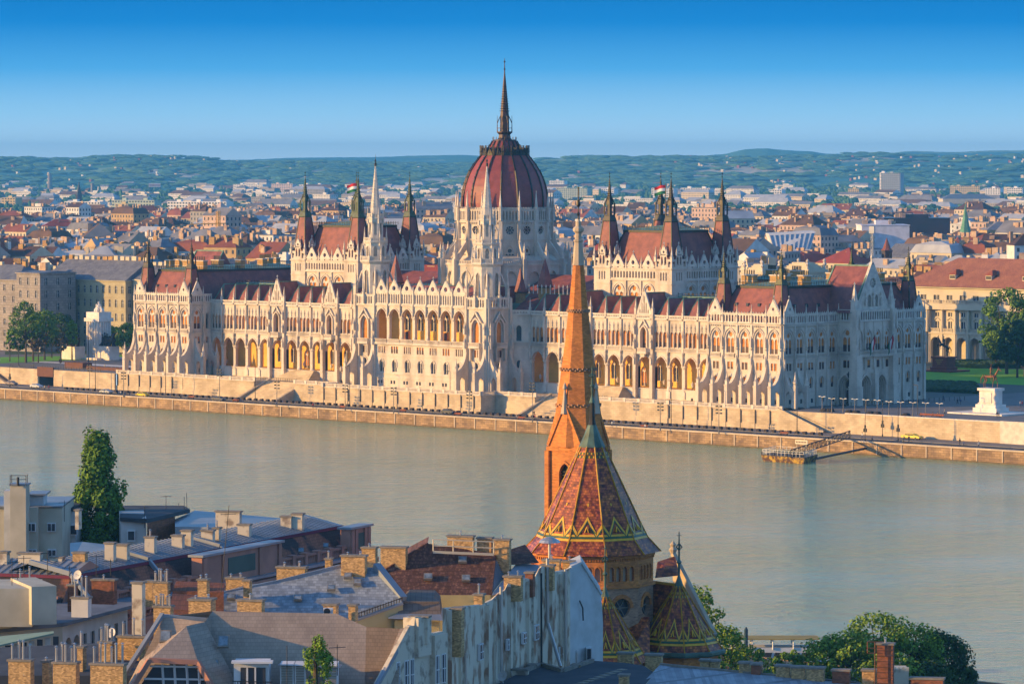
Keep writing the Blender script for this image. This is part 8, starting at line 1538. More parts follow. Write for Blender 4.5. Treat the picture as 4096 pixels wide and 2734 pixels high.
# ---- cream houses at the left edge, beyond
CH1 = empty('cream_house', tuple(V(120, 2240, 520))[:2]+(9,), 'cream flat roofed house with a tall square flue tower at the left edge', 'house'); m = MB(); bx(m, -60, 110, 2025, 521, 14, zb=9, yaw=.0); bx(m, 105, 150, 2028, 519, 14, zb=9); bx(m, 150, 248, 2030, 520.5, 14, zb=9); m.build('wall', CPL, CH1); m = MB(); bx(m, 40, 104, 1938, 517, 2.2, zb=9, yaw=-.1); m.build('flue_tower', CPL, CH1); m = MB(); bx(m, 15, 42, 1962, 519.5, 2.5, zb=25); bx(m, 118, 174, 1982, 521, 4, zb=28); m.build('penthouse', PGR, CH1)
m = MB(); bx(m, 40, 104, 1938, 517, 2.2, h=.2, yaw=-.1, e=.15); bx(m, 115, 178, 1980, 520.5, 5, h=.2, e=.2); bx(m, -60, 250, 2022, 520, 15, h=.15); m.build('roof', MTL, CH1)
for a_, t in ((108, 2090), (188, 2090), (112, 2195), (190, 2195)):
    m = MB(); bx(m, a_, a_+34, t, 518.6 if a_ < 150 else 520.1, .5, h=1.15, k=0); bx(m, a_+3, a_+15, t+4, 518.5 if a_ < 150 else 520.0, .4, h=.9, k=1); bx(m, a_+19, a_+31, t+4, 518.5 if a_ < 150 else 520.0, .4, h=.9, k=1); m.build('window', [WFR, DGL], CH1)
m = MB(); q0 = V(72, 1932, 516.5)
for dx_, dy_ in ((-1, 0), (1, 0), (-1, 2), (1, 2)): p = q0+RT*dx_+FWH*dy_*.8; m.beam(p-Vector((0, 0, .3)), p+Vector((0, 0, 1.0)), .07)
for h in (.5, 1.0): m.beam(q0-RT+Vector((0, 0, h)), q0+RT+Vector((0, 0, h)), .07)
m.beam(q0-Vector((0, 0, .3)), q0+Vector((0, 0, .8)), .35, n=8); m.build('railing', DKM, CH1)
WH1 = empty('white_house', tuple(V(500, 2150, 530))[:2]+(9,), 'white rendered house with dark flat roof right of the poplar', 'house'); m = MB(); bx(m, 245, 300, 2040, 531, 12, zb=9); bx(m, 484, 585, 2072, 528, 12, zb=9, yaw=.12); m.build('wall', WPL, WH1); m = MB(); P = [V(480, 2068, 527.5), V(588, 2075, 527.5), V(760, 2035, 545), V(735, 2020, 552), V(480, 2020, 552)]; m.face(P); m.hexa([Vector((p.x, p.y, p.z-.5)) for p in P[:3]]+[P[4]-Vector((0, 0, .5))], P[:3]+[P[4]]); bx(m, 244, 300, 2030, 531, 12, h=.5); m.build('roof', BIT, WH1); m = MB(); drop(m, [P[1], V(700, 2058, 540)], 9); m.build('brick_parapet', RBK, WH1)
for a_, t, D_ in ((508, 2118, 527.6), (277, 2095, 530.6)): m = MB(); bx(m, a_, a_+32, t, D_, .4, h=1.5, k=0); bx(m, a_+4, a_+28, t+6, D_-.1, .3, h=1.1, k=1); m.build('window', [WFR, DGL], WH1)
m = MB(); P = [V(700, 2075, 545), V(780, 2040, 552), V(1280, 2085, 540), V(1100, 2110, 520), V(700, 2105, 525)]; m.face(P); drop(m, [P[4], P[3], P[2]], 9); ZH = m.build('low_zinc_house', MTL); tag(ZH, 'low house with flat zinc roof at the river edge behind the long palace', 'house')
m = MB(); P = [V(560, 2200, 470), V(650, 2160, 478), V(790, 2170, 474), V(760, 2200, 468)]; m.face(P); drop(m, [P[0], P[3], P[2]], 9); tag(m.build('glazed_courtyard_roof', MTL), 'crumpled silvery skylight roof over a courtyard on the left', 'roof')
m = MB(); P = [V(280, 2170, 480), V(330, 2165, 485), V(550, 2190, 480), V(540, 2230, 460), V(280, 2250, 455)]; m.face(P); drop(m, [P[0], P[4], P[3]], 9); tag(m.build('sheet_metal_house', MTL), 'low grey sheet metal roof in front of the poplar', 'house')
# ---- white terrace house bottom left
z = 28.6; TH = empty('white_terrace_house', tuple(V(300, 2600, 385))[:2]+(9,), 'white house with twin arched loggia and grey flat roof at the lower left', 'house'); m = MB(); P = [PZ(-60, 2520, z), PZ(155, 2500, z), PZ(255, 2490, z), PZ(465, 2415, z), PZ(530, 2400, z), PZ(600, 2400, z), PZ(610, 2340, z), PZ(-60, 2350, z)]; m.hexa([p-Vector((0, 0, .35)) for p in (P[0], P[2], P[5], P[7])], [P[0], P[2], P[5], P[7]]); m.face([p+Vector((0, 0, .01)) for p in P]); m.build('roof', mat('grey_felt', (.17, .18, .20), (.12, .13, .15), nscale=.4), TH)
A, B = PZ(250, 2490, z), PZ(535, 2402, z); ff = Fr(A.x, A.y, B.x-A.x, B.y-A.y); LL = (B-A).xy.length; fi = lambda u, d, z: ff(u, d-.7, z); w = MB(); us = LL/9
for i in range(9):
    c = us*(i+.5)
    if i in (1, 2): cell(w, fi, us*i, us*(i+1), 20, z, c, us*.38, 21.5, 25.8, us*.4, 0, 1.5, n=5); q = MB(); q.face([fi(c-us*.4, -1.4, 21.5), fi(c+us*.4, -1.4, 21.5), fi(c+us*.4, -1.4, 27.5), fi(c-us*.4, -1.4, 27.5)], 1); q.fbox(fi, c-us*.35, c+us*.35, -.1, .0, 21.5, 22.6, 1); q.build('loggia_opening', [DGL, DRK], TH)
    else: cell(w, fi, us*i, us*(i+1), 20, z, c, us*.26, 24.2, 26.6, 0, 0, .25); q = MB(); q.face([fi(c-us*.26, -.2, 24.2), fi(c+us*.26, -.2, 24.2), fi(c+us*.26, -.2, 26.6), fi(c-us*.26, -.2, 26.6)], 1); q.fbox(fi, c-.05, c+.05, -.2, -.12, 24.2, 26.6, 0); q.build('window', [WFR, DGL], TH)
w.face([fi(0, 0, 9), fi(LL, 0, 9), fi(LL, 0, 20), fi(0, 0, 20)]); w.build('wall', WPL, TH); m = MB(); drop(m, [PZ(-60, 2520, z)+FWH*.6, PZ(155, 2500, z)+FWH*.6, PZ(250, 2490, z)], 9); m.build('side_wall', CPL, TH)
m = MB(); bx(m, -60, 128, 2352, 402, 9, h=3.8, yaw=-.0); bx(m, 126, 228, 2345, 401, 9, h=3.8, yaw=.35); m.build('penthouse', CPL, TH); m = MB(); P = [V(-60, 2590, 384), V(215, 2530, 386), V(215, 2522, 388), V(-60, 2548, 392)]; m.hexa([p-Vector((0, 0, .15)) for p in P], P); m.build('green_canopy', GCN, TH)
m = MB()
for i in range(7): bx(m, 20+i*32, 42+i*32, 2580-i*6, 386.5, .2, h=2.6, k=i % 2)
m.build('glazed_veranda', [DGL, WPL], TH)
m = MB(); P = [V(-60, 2700, 360), V(560, 2700, 360), V(620, 2560, 378), V(-60, 2590, 380)]; m.face(P); drop(m, [P[0], P[1], P[2]], 9); tag(m.build('dark_flat_house', BIT), 'low dark flat roof among the chimneys at the bottom left corner', 'house')
for (a_, b_, t, bb, D_, mm, pp, lab, ph) in [(33, 126, 2640, 2740, 352, BRK, 4, 'brick chimney with four steel flues at the bottom left corner', 1.6), (168, 194, 2645, 2740, 353, BRK, 1, 'slim brick chimney between two flue clusters at the bottom left', .3), (211, 308, 2650, 2740, 351, BRK, 5, 'brick chimney with five steel flues at the bottom left', 1.6), (361, 498, 2655, 2740, 350, BRK, 6, 'widest brick chimney with a row of steel flues beside the shingle roof', 1.7),
      (395, 448, 2568, 2640, 366, BRK, 4, 'brick chimney with four flues before the arched loggia', 1.5), (470, 588, 2545, 2625, 368, BRK, 3, 'brick chimney with three tall flues right of the white house', 1.5), (308, 332, 2588, 2670, 362, BRK, 1, 'short slim brick pier with one tall flue', 1.6), (614, 684, 2425, 2520, 374, BRK, 5, 'brick chimney with five flues left of the shingle roof ridge', 1.0), (527, 570, 2330, 2530, 380, PLS, 0, 'tall plaster chimney pier beside the white terrace house', 0),
      (366, 460, 2318, 2355, 412, RBK, 1, 'broad red and yellow brick chimney on the left roofs', .5), (580, 612, 2325, 2365, 408, BRK, 0, 'lit brick stump left of the orange roof', 0), (612, 672, 2328, 2400, 404, BRK, 5, 'brick chimney with thin flues left of the orange roof', 1.2), (270, 300, 2340, 2385, 405, RBK, 1, 'small brick chimney with flue behind the left penthouse', 1.2), (60, 130, 2318, 2345, 412, RBK, 2, 'brick chimney stub with pipes on the left penthouse roof', 1.2), (285, 355, 2390, 2405, 396, WPL, 3, 'white roof box with three flues on the grey flat roof', 2.0)]:
    chim(a_, b_, t, bb, D_, mm, lab, pp, ph)
OR = empty('orange_roof_house', tuple(V(800, 2360, 405))[:2]+(9,), 'small house with bright orange tiled roof among the chimneys', 'house'); m = MB(); P = [V(705, 2322, 408), V(900, 2330, 408), V(895, 2365, 404), V(690, 2362, 404)]; m.face(P); P2 = [V(690, 2372, 398), V(790, 2378, 398), V(785, 2440, 392), V(680, 2435, 392)]; m.face(P2); m.build('roof', ORT, OR); m = MB(); drop(m, [P[3], P[2]], 9); drop(m, [P2[3], P2[2]], 9); m.build('wall', RBK, OR)
for i, (px, yb, yt, D_, b_, ln) in enumerate([(48, 2360, 2235, 405, 2, 0), (70, 2350, 2280, 408, 1, 0), (95, 2330, 2220, 410, 2, 0), (190, 2300, 2200, 420, 2, 0), (277, 2350, 2260, 412, 1, 0), (385, 2305, 2215, 428, 2, 0), (442, 2300, 2235, 430, 1, 0), (258, 2085, 2000, 522, 1, 0), (578, 2110, 2020, 525, 1, 0), (664, 2040, 1978, 545, 2, 0), (737, 2042, 1985, 545, 0, 0), (748, 2040, 1970, 545, 0, -2), (718, 2042, 2010, 548, 0, -4), (884, 2370, 2020, 402, 1, 32)]):
    antenna(px, yb, yt, D_, 'thin dark roof aerial, %s from the left on the lower left roofs' % ORD[i+1] if i < 13 else 'very tall thin guyed mast rising before the pink attic', b_, ln)
# ---- slate roof strip bottom right and its chimneys
RS = empty('slate_ridge_house', tuple(V(3000, 2760, 400))[:2]+(9,), 'dark diamond slate roof ridge with a chimney row at the bottom right', 'house'); m = MB(); P = [V(2640, 2656, 392), V(2700, 2662, 392), V(3440, 2732, 385), V(3600, 2760, 380), V(2540, 2760, 376)]; m.face(P); m.face([P[0], P[2], P[2]+FWH*6-Vector((0, 0, 4)), P[0]+FWH*6-Vector((0, 0, 4))]); m.build('roof', SLT, RS); m = MB(); m.beam(P[0], P[2], .3); m.build('ridge_flashing', CAP, RS)
for i, (a_, b_, t, bb) in enumerate([(2956, 2996, 2650, 2695), (3004, 3041, 2655, 2698), (3103, 3158, 2662, 2705), (3165, 3219, 2667, 2708), (3226, 3295, 2670, 2714), (3328, 3397, 2680, 2724)]): chim(a_, b_, t, bb, 389-i, RBK if i in (1, 5) else BRK, 'capped brick chimney, %s from the left in the bottom right row' % ORD[i+1], 0)
chim(3448, 3500, 2680, 2760, 380, BRK, 'orange lit brick chimney left of the tall caged chimney', 0); o = chim(3508, 3572, 2575, 2760, 378, RBK, 'tall brick chimney with rusty cage and steel cowl at the bottom right', 1, .6); m = MB()
for px in (3470, 3500): m.beam(V(px, 2565, 377.5), V(px, 2760 if px > 3480 else 2610, 377.5), .08)
for py in (2565, 2590, 2610): m.beam(V(3470, py, 377.5), V(3530, py, 377.5), .08)
for py in range(2600, 2740, 22): m.beam(V(3505, py, 377.4), V(3575, py, 377.4), .07)
ob = m.build('cage', RUST, o)
chim(3640, 3772, 2712, 2760, 378, RBK, 'low wide brick chimney at the bottom right', 0); m = MB(); bx(m, 3575, 3635, 2675, 386, 3, h=6); [bx(m, 3575+i*17, 3585+i*17, 2667, 386, .4, h=.5) for i in range(4)]; tag(m.build('crenellated_turret', CPL), 'cream crenellated turret beside the tall caged chimney', 'turret')
# ---- trees of the near bank
p = V(392, 2200, 540); tree(p.x, p.y, 8, 30.2, 3.7, 'tall dense dark green poplar rising before the river at the left', 0, 30000, .46, .12, None, 'poplar', 4, 150)
p = V(1262, 2734, 340); tree(p.x, p.y, p.z-3, 7.2, 1.5, 'small bright green treetop in front of the shingle roof', 1, 4500, .2, .1, None, 'poplar', 9, 40)
for px, yt, D_, r, lm, l, n_ in ((2800, 2330, 515, 3.6, 1, 'light green tree directly behind the right church chapel', 2600), (2880, 2500, 520, 4.5, 1, 'green tree right of the church above the boat', 3500), (2985, 2560, 525, 3.5, 0, 'small green tree before the excursion boat', 2200), (3165, 2600, 530, 2.6, 0, 'low bush like tree in front of the boat stern', 1800), (3290, 2560, 535, 4.0, 1, 'round green tree right of the boat', 2800), (3400, 2520, 535, 4.6, 1, 'green tree left in the big riverside clump', 3800), (3520, 2448, 540, 5.6, 1, 'tallest tree of the riverside clump at the lower right', 5200), (3640, 2500, 540, 5.0, 1, 'dense green tree right of the tallest riverside tree', 4200), (3760, 2530, 542, 4.2, 2, 'very dark tree at the right end of the riverside clump', 4000), (3560, 2610, 528, 4.5, 1, 'bright green lower tree behind the caged chimney', 3600), (3700, 2650, 528, 4.6, 2, 'dark lower tree at the right of the cream turret', 3400), (3830, 2660, 540, 3.2, 2, 'small dark tree at the bottom right end of the clump', 2200)):
    p = V(px, yt, D_); tree(p.x, p.y, 4.5, p.z-4.5, r, l, lm, n_, .42, .1, 'trees on the near river bank')
# ---- excursion boat and piles
BO = empty('excursion_boat', tuple(V(3120, 2640, 592)), 'white two deck river boat with ochre roof moored behind the trees', 'boat'); a, b = PZ(2960, 2700, .3), PZ(3300, 2700, .3); D_ = 592; ux = (V(3290, 2600, D_)-V(2950, 2590, D_)); u = Vector((ux.x, ux.y, 0)).normalized(); n_ = Vector((-u.y, u.x, 0)); A = V(2900, 2640, D_); A.z = 0; Lb = 15; T = lambda s, d, z: A+u*s+n_*d+Vector((0, 0, z)); m = MB(); m.hexa([T(0, .5, -.3), T(Lb-1.5, .5, -.3), T(Lb-1.5, 4.5, -.3), T(0, 4.5, -.3)], [T(0, 0, 1.9), T(Lb, 0, 1.9), T(Lb, 5, 1.9), T(0, 5, 1.9)]); m.build('hull', WFR, BO); m = MB(); m.hexa([T(0, .6, 1.9), T(Lb-2, .6, 1.9), T(Lb-2, 4.4, 1.9), T(0, 4.4, 1.9)], [T(0, .6, 4.2), T(Lb-2.5, .6, 4.2), T(Lb-2.5, 4.4, 4.2), T(0, 4.4, 4.2)]); m.build('cabin', WFR, BO)
m = MB()
for i in range(6): m.hexa([T(1+i*2, .5, 2.3), T(2.6+i*2, .5, 2.3), T(2.6+i*2, .62, 2.3), T(1+i*2, .62, 2.3)], [T(1.3+i*2, .5, 3.5), T(2.9+i*2, .5, 3.5), T(2.9+i*2, .62, 3.5), T(1.3+i*2, .62, 3.5)])
m.build('cabin_window', GLS, BO); m = MB(); m.hexa([T(0, .2, 5.4), T(Lb-1.2, .2, 5.4), T(Lb-1.2, 4.8, 5.4), T(0, 4.8, 5.4)], [T(0, .2, 5.52), T(Lb-1.2, .2, 5.52), T(Lb-1.2, 4.8, 5.52), T(0, 4.8, 5.52)]); m.build('roof', mat('boat_ochre', (.34, .25, .07)), BO); m = MB()
for s in (1, 4, 7, 10, 13): m.beam(T(s, .5, 3.9), T(s, .5, 5.4), .14); m.beam(T(s, 4.5, 3.9), T(s, 4.5, 5.4), .14)
m.beam(T(0, .5, 4.8), T(13, .5, 4.8), .1); m.build('deck_post', WFR, BO)
for px, yt, D_, l in ((2984, 2505, 585, 'slim dark blue mooring pile behind the boat'), (3855, 2572, 575, 'slim dark blue mooring pile right of the tree clump')): p = V(px, yt, D_); m = MB(); m.lathe(p.x, p.y, [(.28, -2), (.28, p.z-.4), (.05, p.z)], 10); tag(m.build('mooring_pile', mat('pile_blue', (.03, .07, .10)) if 'pile_blue' not in MATS else MATS['pile_blue']), l, 'mooring pile')
# ================================================================ THE BRICK CHURCH
CB = mat('church_brick', (.64, .24, .06), (.48, .17, .045), nscale=.35, brick=(.5, .17, .3), mortar=.75, bump=.2); CS = mat('church_stone', (.52, .42, .30), (.40, .31, .22), nscale=.6); CT = mat('glazed_tile', (.56, .16, .03), (.20, .04, .03), nscale=1.6, mixr=(.38, .62), brick=(.42, .3, .6), mortar=.25, rough=.4, bump=.3); YT = mat('yellow_tile', (.75, .42, .03), (.6, .32, .02), nscale=2, rough=.4); GT = mat('green_tile', (.05, .12, .05), (.03, .08, .04), nscale=2, rough=.4); CG = mat('church_copper', (.10, .17, .13), (.06, .08, .05), nscale=.8, rough=.5); DB = mat('aged_brick', (.44, .25, .15), (.28, .16, .10), nscale=.5, brick=(.5, .17, .35), mortar=1.3, bump=.2)
c0 = V(2368, 2200, 480); CHU = empty('brick_church', (c0.x, c0.y, 9), 'brick church with tall orange brick spire and glazed zigzag tiled polygonal roofs', 'church'); VA = atan2(-FWH.y, -FWH.x)    # direction to viewer
def cone_roof(cx, cy, n, rot, prof, part, rel_vis=None, zig=None, ks=(CT, YT, GT), half=None, par=None):
    """profile list (r,z); tiles with ribs and zigzag bands on each facet"""
    m = MB(); R_i = range(n) if half is None else half
    def pt(i, r, z, t=0): a = rot+2*pi*i/n; b = rot+2*pi*(i+1)/n; x0, y0, x1, y1 = cos(a)*r, sin(a)*r, cos(b)*r, sin(b)*r; return Vector((cx+x0+(x1-x0)*t, cy+y0+(y1-y0)*t, z))
    def prf(z):
        for (r0, z0_), (r1, z1_) in zip(prof[:-1], prof[1:]):
            if z0_ <= z <= z1_: return r0+(r1-r0)*(z-z0_)/(z1_-z0_)
        return prof[-1][0]
    for i in R_i:
        for (r0, z0_), (r1, z1_) in zip(prof[:-1], prof[1:]): m.face([pt(i, r0, z0_), pt(i, r0, z0_, 1), pt(i, r1, z1_, 1), pt(i, r1, z1_)], 0)
        for e_ in (0, 1):
            for (r0, z0_), (r1, z1_) in zip(prof[:-1], prof[1:]): m.beam(pt(i, r0+.03, z0_, e_), pt(i, r1+.03, z1_, e_), .14, 1)
        if zig:
            zb, zp = zig; S = lambda t, z, o=.07: pt(i, prf(z)+o, z, t)
            def strip(t0, z0_, t1, z1_, w, k, o):
                n_ = 4
                for q in range(n_): a_, b_ = q/n_, (q+1)/n_; m.face([S(t0+(t1-t0)*a_, z0_+(z1_-z0_)*a_, o), S(t0+(t1-t0)*b_, z0_+(z1_-z0_)*b_, o), S(t0+(t1-t0)*b_, z0_+(z1_-z0_)*b_+w, o), S(t0+(t1-t0)*a_, z0_+(z1_-z0_)*a_+w, o)], k)
            for z_, w, k in ((zb-.28, .24, 1), (zb, .2, 2), (zb+.24, .22, 1)): strip(.01, z_, .99, z_, w, k, .06)
            h = zp-zb
            for (ta, za, tb, zb2) in ((.22, zb+.3, .5, zp), (.5, zp, .78, zb+.3), (0.02, zb+.3+h*.45, .2, zb+.3), (.8, zb+.3, .98, zb+.3+h*.45)): strip(ta, za, tb, zb2, .42, 1, .08); strip(ta, za-.24, tb, zb2-.24, .24, 2, .07)
            c1, c2, c3 = S(.44, zb+.75, .1), S(.56, zb+.75, .1), S(.5, zb+.75+h*.28, .1); out_ = (c1+c2)/2-Vector((cx, cy, (c1.z))); out_.normalize(); m.face([c1+out_*.25, c2+out_*.25, c3+out_*.1], 3); m.face([c1, c1+out_*.25, c3+out_*.1, c3], 1); m.face([c2, c2+out_*.25, c3+out_*.1, c3], 1); m.beam(c1+out_*.28, c3+out_*.12, .1, 1); m.beam(c2+out_*.28, c3+out_*.12, .1, 1)
            zz = zp+h*.75; strip(.47, zz, .53, zz, .3, 1, .07)
            zt_ = prof[-1][1]
            for t_ in (.2, .4, .6, .8): strip(t_-.07, zt_-.9, t_+.07, zt_-.9, .25, 1 if t_ in (.2, .6) else 2, .07); strip(t_-.07, zt_-1.3, t_+.07, zt_-1.3, .25, 2 if t_ in (.2, .6) else 1, .07)
    return m.build(part, [ks[0], ks[1], ks[2], DKM], par or CHU)
def finial(cx, cy, z0, z1, r, par, cross=True):
    m = MB(); h = z1-z0; m.lathe(cx, cy, [(r, z0), (r*.35, z0+h*.18), (.12, z0+h*.22), (.16, z0+h*.42), (.32, z0+h*.45), (.12, z0+h*.5), (.1, z0+h*.75), (.05, z1)], 8)
    for i in range(6): a = i*pi/3; p = (cx+cos(a)*.38, cy+sin(a)*.38, z0+h*.72); m.beam((cx, cy, z0+h*.66), p, .08); m.beam(p, (cx, cy, z0+h*.8), .08)
    if cross: m.beam((cx-RT.x*.3, cy-RT.y*.3, z0+h*.93), (cx+RT.x*.3, cy+RT.y*.3, z0+h*.93), .06)
    m.build('finial', CG, par)
rot = VA+R_(11)+R_(0)
ob = cone_roof(c0.x, c0.y, 10, rot, [(8.15, 29.2), (6.55, 30.9), (5.4, 33.2), (3.3, 37.6), (1.45, 41.5)], 'main_roof', zig=(31.1, 33.2))
m = MB(); m.lathe(c0.x, c0.y, [(1.6, 41.4), (1.0, 42.7), (.5, 44.0)], 10, rot); m.build('copper_cap', CG, ob); m = MB(); m.lathe(c0.x, c0.y, [(.5, 43.9), (.34, 44.6), (.24, 46.8)], 8); m.build('bronze_neck', BRZ, ob); finial(c0.x, c0.y, 46.6, 51, .35, ob)
w = MB(); rr = 7.25
for i in range(10):
    a, b = rot+2*pi*i/10, rot+2*pi*(i+1)/10; x0, y0, x1, y1 = c0.x+cos(a)*rr, c0.y+sin(a)*rr, c0.x+cos(b)*rr, c0.y+sin(b)*rr; f = Fr(x0, y0, x1-x0, y1-y0); Lf = hypot(x1-x0, y1-y0)
    for j in range(4): cell(w, f, Lf*(.1+.2*j), Lf*(.3+.2*j), 25.6, 28.8, Lf*(.2+.2*j), Lf*.07, 26.1, 27.4, .45, 0, .5, n=3); ringm(w, f, Lf*(.2+.2*j), Lf*.07, 27.4, .45, .12, 0, .06, legs=1.1)
    for u0, u1 in ((0, Lf*.1), (Lf*.9, Lf)): w.face([f(u0, 0, 25.6), f(u1, 0, 25.6), f(u1, 0, 28.8), f(u0, 0, 28.8)])
    w.face([f(0, -.45, 25.6), f(Lf, -.45, 25.6), f(Lf, -.45, 28.8), f(0, -.45, 28.8)], 2); w.fbox(f, -.1, Lf+.1, 0, .2, 28.8, 29.1, 0); w.fbox(f, -.1, Lf+.1, 0, .25, 25.3, 25.6, 0)
    for j in range(14): w.fbox(f, Lf*(j+.3)/14, Lf*(j+.7)/14, 0, .16, 28.5, 28.8, 0)
    cell(w, f, 0, Lf, 9, 25.3, Lf/2, 1.15, 20, 23.0, 1.15, 0, .6, n=6, circ=True, k=1); ringm(w, f, Lf/2, 1.15, 23, 1.15, .4, 0, .15)
    q = MB(); q.face([f(Lf/2-1.3, -.5, 21.7), f(Lf/2+1.3, -.5, 21.7), f(Lf/2+1.3, -.5, 24.3), f(Lf/2-1.3, -.5, 24.3)], 0); [q.beam(f(Lf/2, -.42, 23), f(Lf/2+cos(t*pi/3)*1.15, -.42, 23+sin(t*pi/3)*1.15), .1, 1) for t in range(6)]; q.build('round_window', [GLS, CAP], CHU)
w.build('drum_wall', [CB, DB, CS], CHU)
# right chapel with apse
cr2 = V(2716, 2360, 478); n8 = 10; ob = cone_roof(cr2.x, cr2.y, n8, VA+R_(5), [(5.4, 17.6), (4.6, 18.7), (.45, 25.2)], 'chapel_roof', zig=(18.9, 21.3)); finial(cr2.x, cr2.y, 25, 31.6, .6, ob)
m = MB(); a, b = Vector((cr2.x, cr2.y, 25.3)), V(2600, 2300, 482); b.z = 25.3; dn = -FWH*4.4; m.face([a, b, b+dn-Vector((0, 0, 7.5)), a+dn-Vector((0, 0, 7.5))], 0); m.face([a, b, b-dn-Vector((0, 0, 7.5)), a-dn-Vector((0, 0, 7.5))], 0); m.beam(a, b, .3, 1); m.build('nave_roof', [CT, YT], CHU)
w = MB(); w.lathe(cr2.x, cr2.y, [(4.7, 8), (4.7, 17.4), (5.3, 17.5), (5.4, 17.8)], n8, VA+R_(5), 0); w.build('apse_wall', CB, CHU); w = MB(); w.lathe(cr2.x, cr2.y, [(5.45, 17.3), (5.6, 17.5), (5.6, 17.75), (5.3, 17.9)], n8, VA+R_(5)); w.build('copper_gutter', CG, CHU)
# left chapel
cl2 = V(2420, 2400, 468); ob = cone_roof(cl2.x, cl2.y, n8, VA+R_(18), [(5.0, 17.6), (4.2, 18.7), (.4, 25.0)], 'chapel_roof', zig=(18.7, 21.0)); finial(cl2.x, cl2.y, 24.8, 31.0, .55, ob); w = MB(); w.lathe(cl2.x, cl2.y, [(4.3, 8), (4.3, 17.6)], n8, VA+R_(18)); w.build('apse_wall', DB, CHU)
m = MB(); a, b, c_, d_ = V(2512, 2520, 474), V(2598, 2465, 476), V(2600, 2620, 470), V(2520, 2620, 468); m.face([a, V(2500, 2470, 476), b, c_, d_], 0); m.build('link_roof', [CT], CHU)
# transept gable behind right
m = MB(); g1, g2 = V(2630, 2245, 490), V(2700, 2222, 492); m.face([g1, g2, V(2718, 2300, 487), V(2620, 2310, 487)], 0); m.build('transept_roof', [CT], CHU); m = MB(); p0, p1, p2 = V(2692, 2212, 492.5), V(2860, 2540, 484), V(2870, 2640, 482); m.beam(p0, p1, .5); q = [p0, p1, Vector((p1.x, p1.y, 9)), Vector((p0.x, p0.y, 9))]; m.face(q); m.face([p+FWH*.6 for p in q]); m.lathe(p0.x, p0.y, [(.3, p0.z), (.5, p0.z+.5), (.25, p0.z+.8), (.4, p0.z+1.1), (.05, p0.z+1.5)], 8); m.build('gable_coping', CS, CHU)
# tower
tc = V(2313, 1800, 503); TX, TY = tc.x, tc.y; tw = 5.3; ty = VA-pi/2+R_(-38)+pi; tws = MB(); cxs = [Fr(0, 0, 1, 0)]
fcs = []
for k in range(4): a = ty+k*pi/2; ux, uy = cos(a), sin(a); nx, ny = uy, -ux; fcs.append(Fr(TX-ux*tw/2+nx*tw/2, TY-uy*tw/2+ny*tw/2, ux, uy))
for f in fcs:
    tws.face([f(0, 0, 5), f(tw, 0, 5), f(tw, 0, 30), f(0, 0, 30)]); cell(tws, f, 0, tw, 30, 39.6, tw/2, .85, 32.8, 36.6, 1.3, 0, .5, n=5); ringm(tws, f, tw/2, .85, 36.6, 1.3, .25, 0, .15, legs=3); tws.fbox(f, -.15, tw+.15, 0, .2, 39.4, 39.9); tws.fbox(f, -.1, tw+.1, 0, .15, 29.8, 30.2)
    q = MB(); q.face([f(tw/2-1, -.45, 32.8), f(tw/2+1, -.45, 32.8), f(tw/2+1, -.45, 38.2), f(tw/2-1, -.45, 38.2)], 0)
    for j in range(10): q.fbox(f, tw/2-.85, tw/2+.85, -.4, -.2, 33+j*.42, 33.1+j*.42, 0)
    q.build('louvre_window', [BRZ], CHU)
    for s in (0, tw): tws.fbox(f, s-.35, s+.35, -.3, .3, 5, 39.4)
tws.build('tower_wall', CB, CHU)
for f in fcs:
    m = MB(); P = [(0.1, 39.9), (tw-.1, 39.9), (tw/2, 45.2)]; holepoly(m, f, P, (tw/2, 41.3), .95, .1, .2, 0); m.face([f(0.1, -.15, 39.9), f(tw-.1, -.15, 39.9), f(tw/2, -.15, 45.2)], 0); m.face([f(.1, .1, 39.9), f(tw/2, .1, 45.2), f(tw/2, -2.6, 47), f(.1, -1.5, 41)], 0); m.face([f(tw-.1, .1, 39.9), f(tw/2, .1, 45.2), f(tw/2, -2.6, 47), f(tw-.1, -1.5, 41)], 0)
    m.beam(f(.1, .1, 40), f(tw/2, .1, 45.3), .3, 0); m.beam(f(tw-.1, .1, 40), f(tw/2, .1, 45.3), .3, 0); ob = m.build('gablet', [CB, CS], CHU)
    m = MB(); px_, py_, _ = f(tw/2, .1, 0); m.lathe(px_, py_, [(.55, 44.0), (.28, 45.6), (.12, 46.9), (.28, 47.1), (.28, 47.3), (.03, 47.9)], 6); m.build('stone_cap', CS, ob); m = MB(); cc = [f(tw/2+cos(i*pi/8)*.93, .02, 41.3+sin(i*pi/8)*.93) for i in range(16)]; m.face(cc, 0); m.beam(f(tw/2, .06, 41.3), f(tw/2+.1, .06, 41.95), .06, 1); m.beam(f(tw/2, .06, 41.3), f(tw/2+.4, .06, 41.1), .06, 1)
    for i in range(12): m.beam(f(tw/2+cos(i*pi/6)*.75, .05, 41.3+sin(i*pi/6)*.75), f(tw/2+cos(i*pi/6)*.88, .05, 41.3+sin(i*pi/6)*.88), .06, 1)
    m.build('clock_face', [CS, DKM], ob)
m = MB(); m.lathe(TX, TY, [(3.35, 39.9), (3.15, 42.5), (2.42, 47.8), (1.66, 53.3), (.68, 62.3)], 8, VA+R_(17), 0); ob = m.build('brick_spire', CB, CHU)
m = MB()
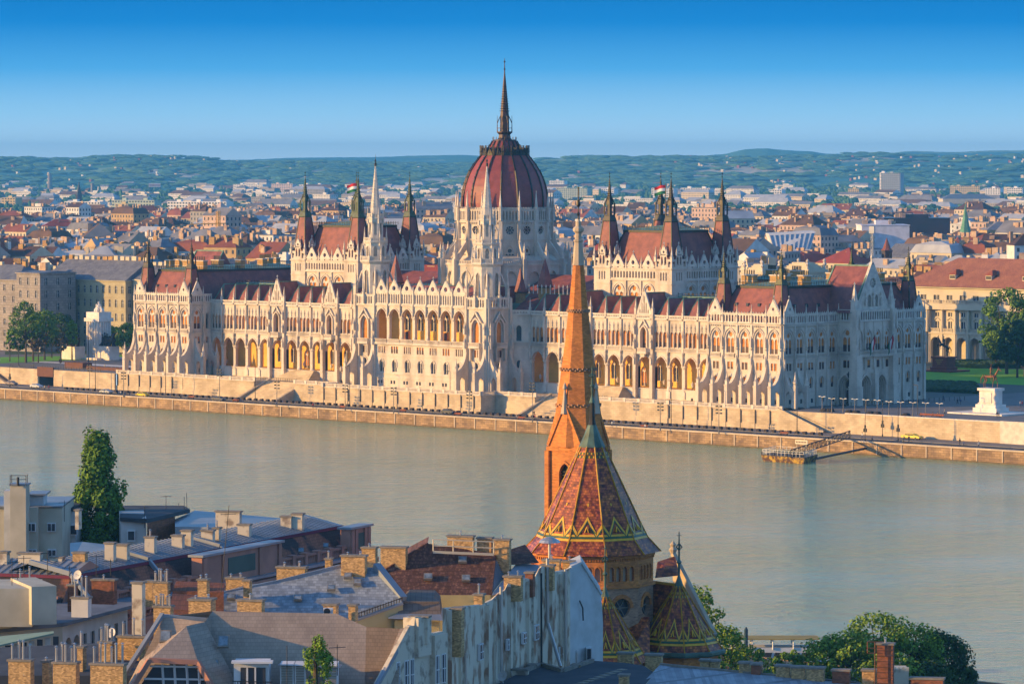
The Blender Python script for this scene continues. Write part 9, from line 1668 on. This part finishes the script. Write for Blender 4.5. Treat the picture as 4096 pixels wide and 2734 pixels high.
for zz, r in ((44.8, 2.84), (49.2, 2.26), (56.4, 1.35)):
    for i in range(8):
        a, b = VA+R_(17)+i*pi/4, VA+R_(17)+(i+1)*pi/4
        for j in range(6): t = (j+.5)/6; x, y = TX+(cos(a)*(1-t)+cos(b)*t)*(r+.03), TY+(sin(a)*(1-t)+sin(b)*t)*(r+.03); m.box(x-.11, x+.11, y-.11, y+.11, zz+(.18 if j % 2 else 0), zz+.2+(.18 if j % 2 else 0))
m.build('brick_band', DB, ob); m = MB()
for i in range(8):
    a = VA+R_(17)+(i+.5)*pi/4; x, y = cos(a), sin(a); m.beam((TX+x*2.32, TY+y*2.32, 45.6), (TX+x*2.08, TY+y*2.08, 48.4), .12)
m.build('slit_window', DKM, ob)
m = MB(); m.lathe(TX, TY, [(.8, 62.2), (.72, 62.4), (.5, 65.0), (.6, 65.1), (.6, 65.3), (.42, 65.4), (.38, 66.1), (.66, 66.4), (.7, 66.7), (.34, 67), (.34, 67.5), (.1, 67.8)], 8, VA); m.build('stone_tip', CS, ob); m = MB(); m.beam((TX, TY, 67.6), (TX, TY, 71.8), .1); m.lathe(TX, TY, [(.05, 68.2), (.2, 68.5), (.05, 68.8)], 8); m.lathe(TX, TY, [(.1, 69.3), (.3, 69.6), (.18, 70.1), (.05, 70.2)], 6); m.beam((TX, TY, 70), (TX+RT.x*.35, TY+RT.y*.35, 70.5), .12); m.lathe(TX, TY, [(.16, 71.7), (.16, 71.8)], 6); m.build('weathercock', BRZ, ob)
# ---------------------------------------------------------------- haze
hz = MB(); P4 = [C0+FWH*a+RT*b for a, b in ((-60, -300), (-60, 300), (18500, 3300), (18500, -3300))]
hz.hexa([(p.x, p.y, -8) for p in P4], [(p.x, p.y, 152) for p in P4]); hm = bpy.data.materials.new('haze'); hm.use_nodes = True; t = hm.node_tree; t.nodes.clear(); o_ = t.nodes.new('ShaderNodeOutputMaterial'); v = t.nodes.new('ShaderNodeVolumePrincipled')
v.inputs['Color'].default_value = (.12, .50, 1, 1); v.inputs['Density'].default_value = HAZE_D; v.inputs['Anisotropy'].default_value = .0; t.links.new(v.outputs[0], o_.inputs['Volume'])
tag(hz.build('haze', hm, base=(0, 0, -8)), kind='stuff')
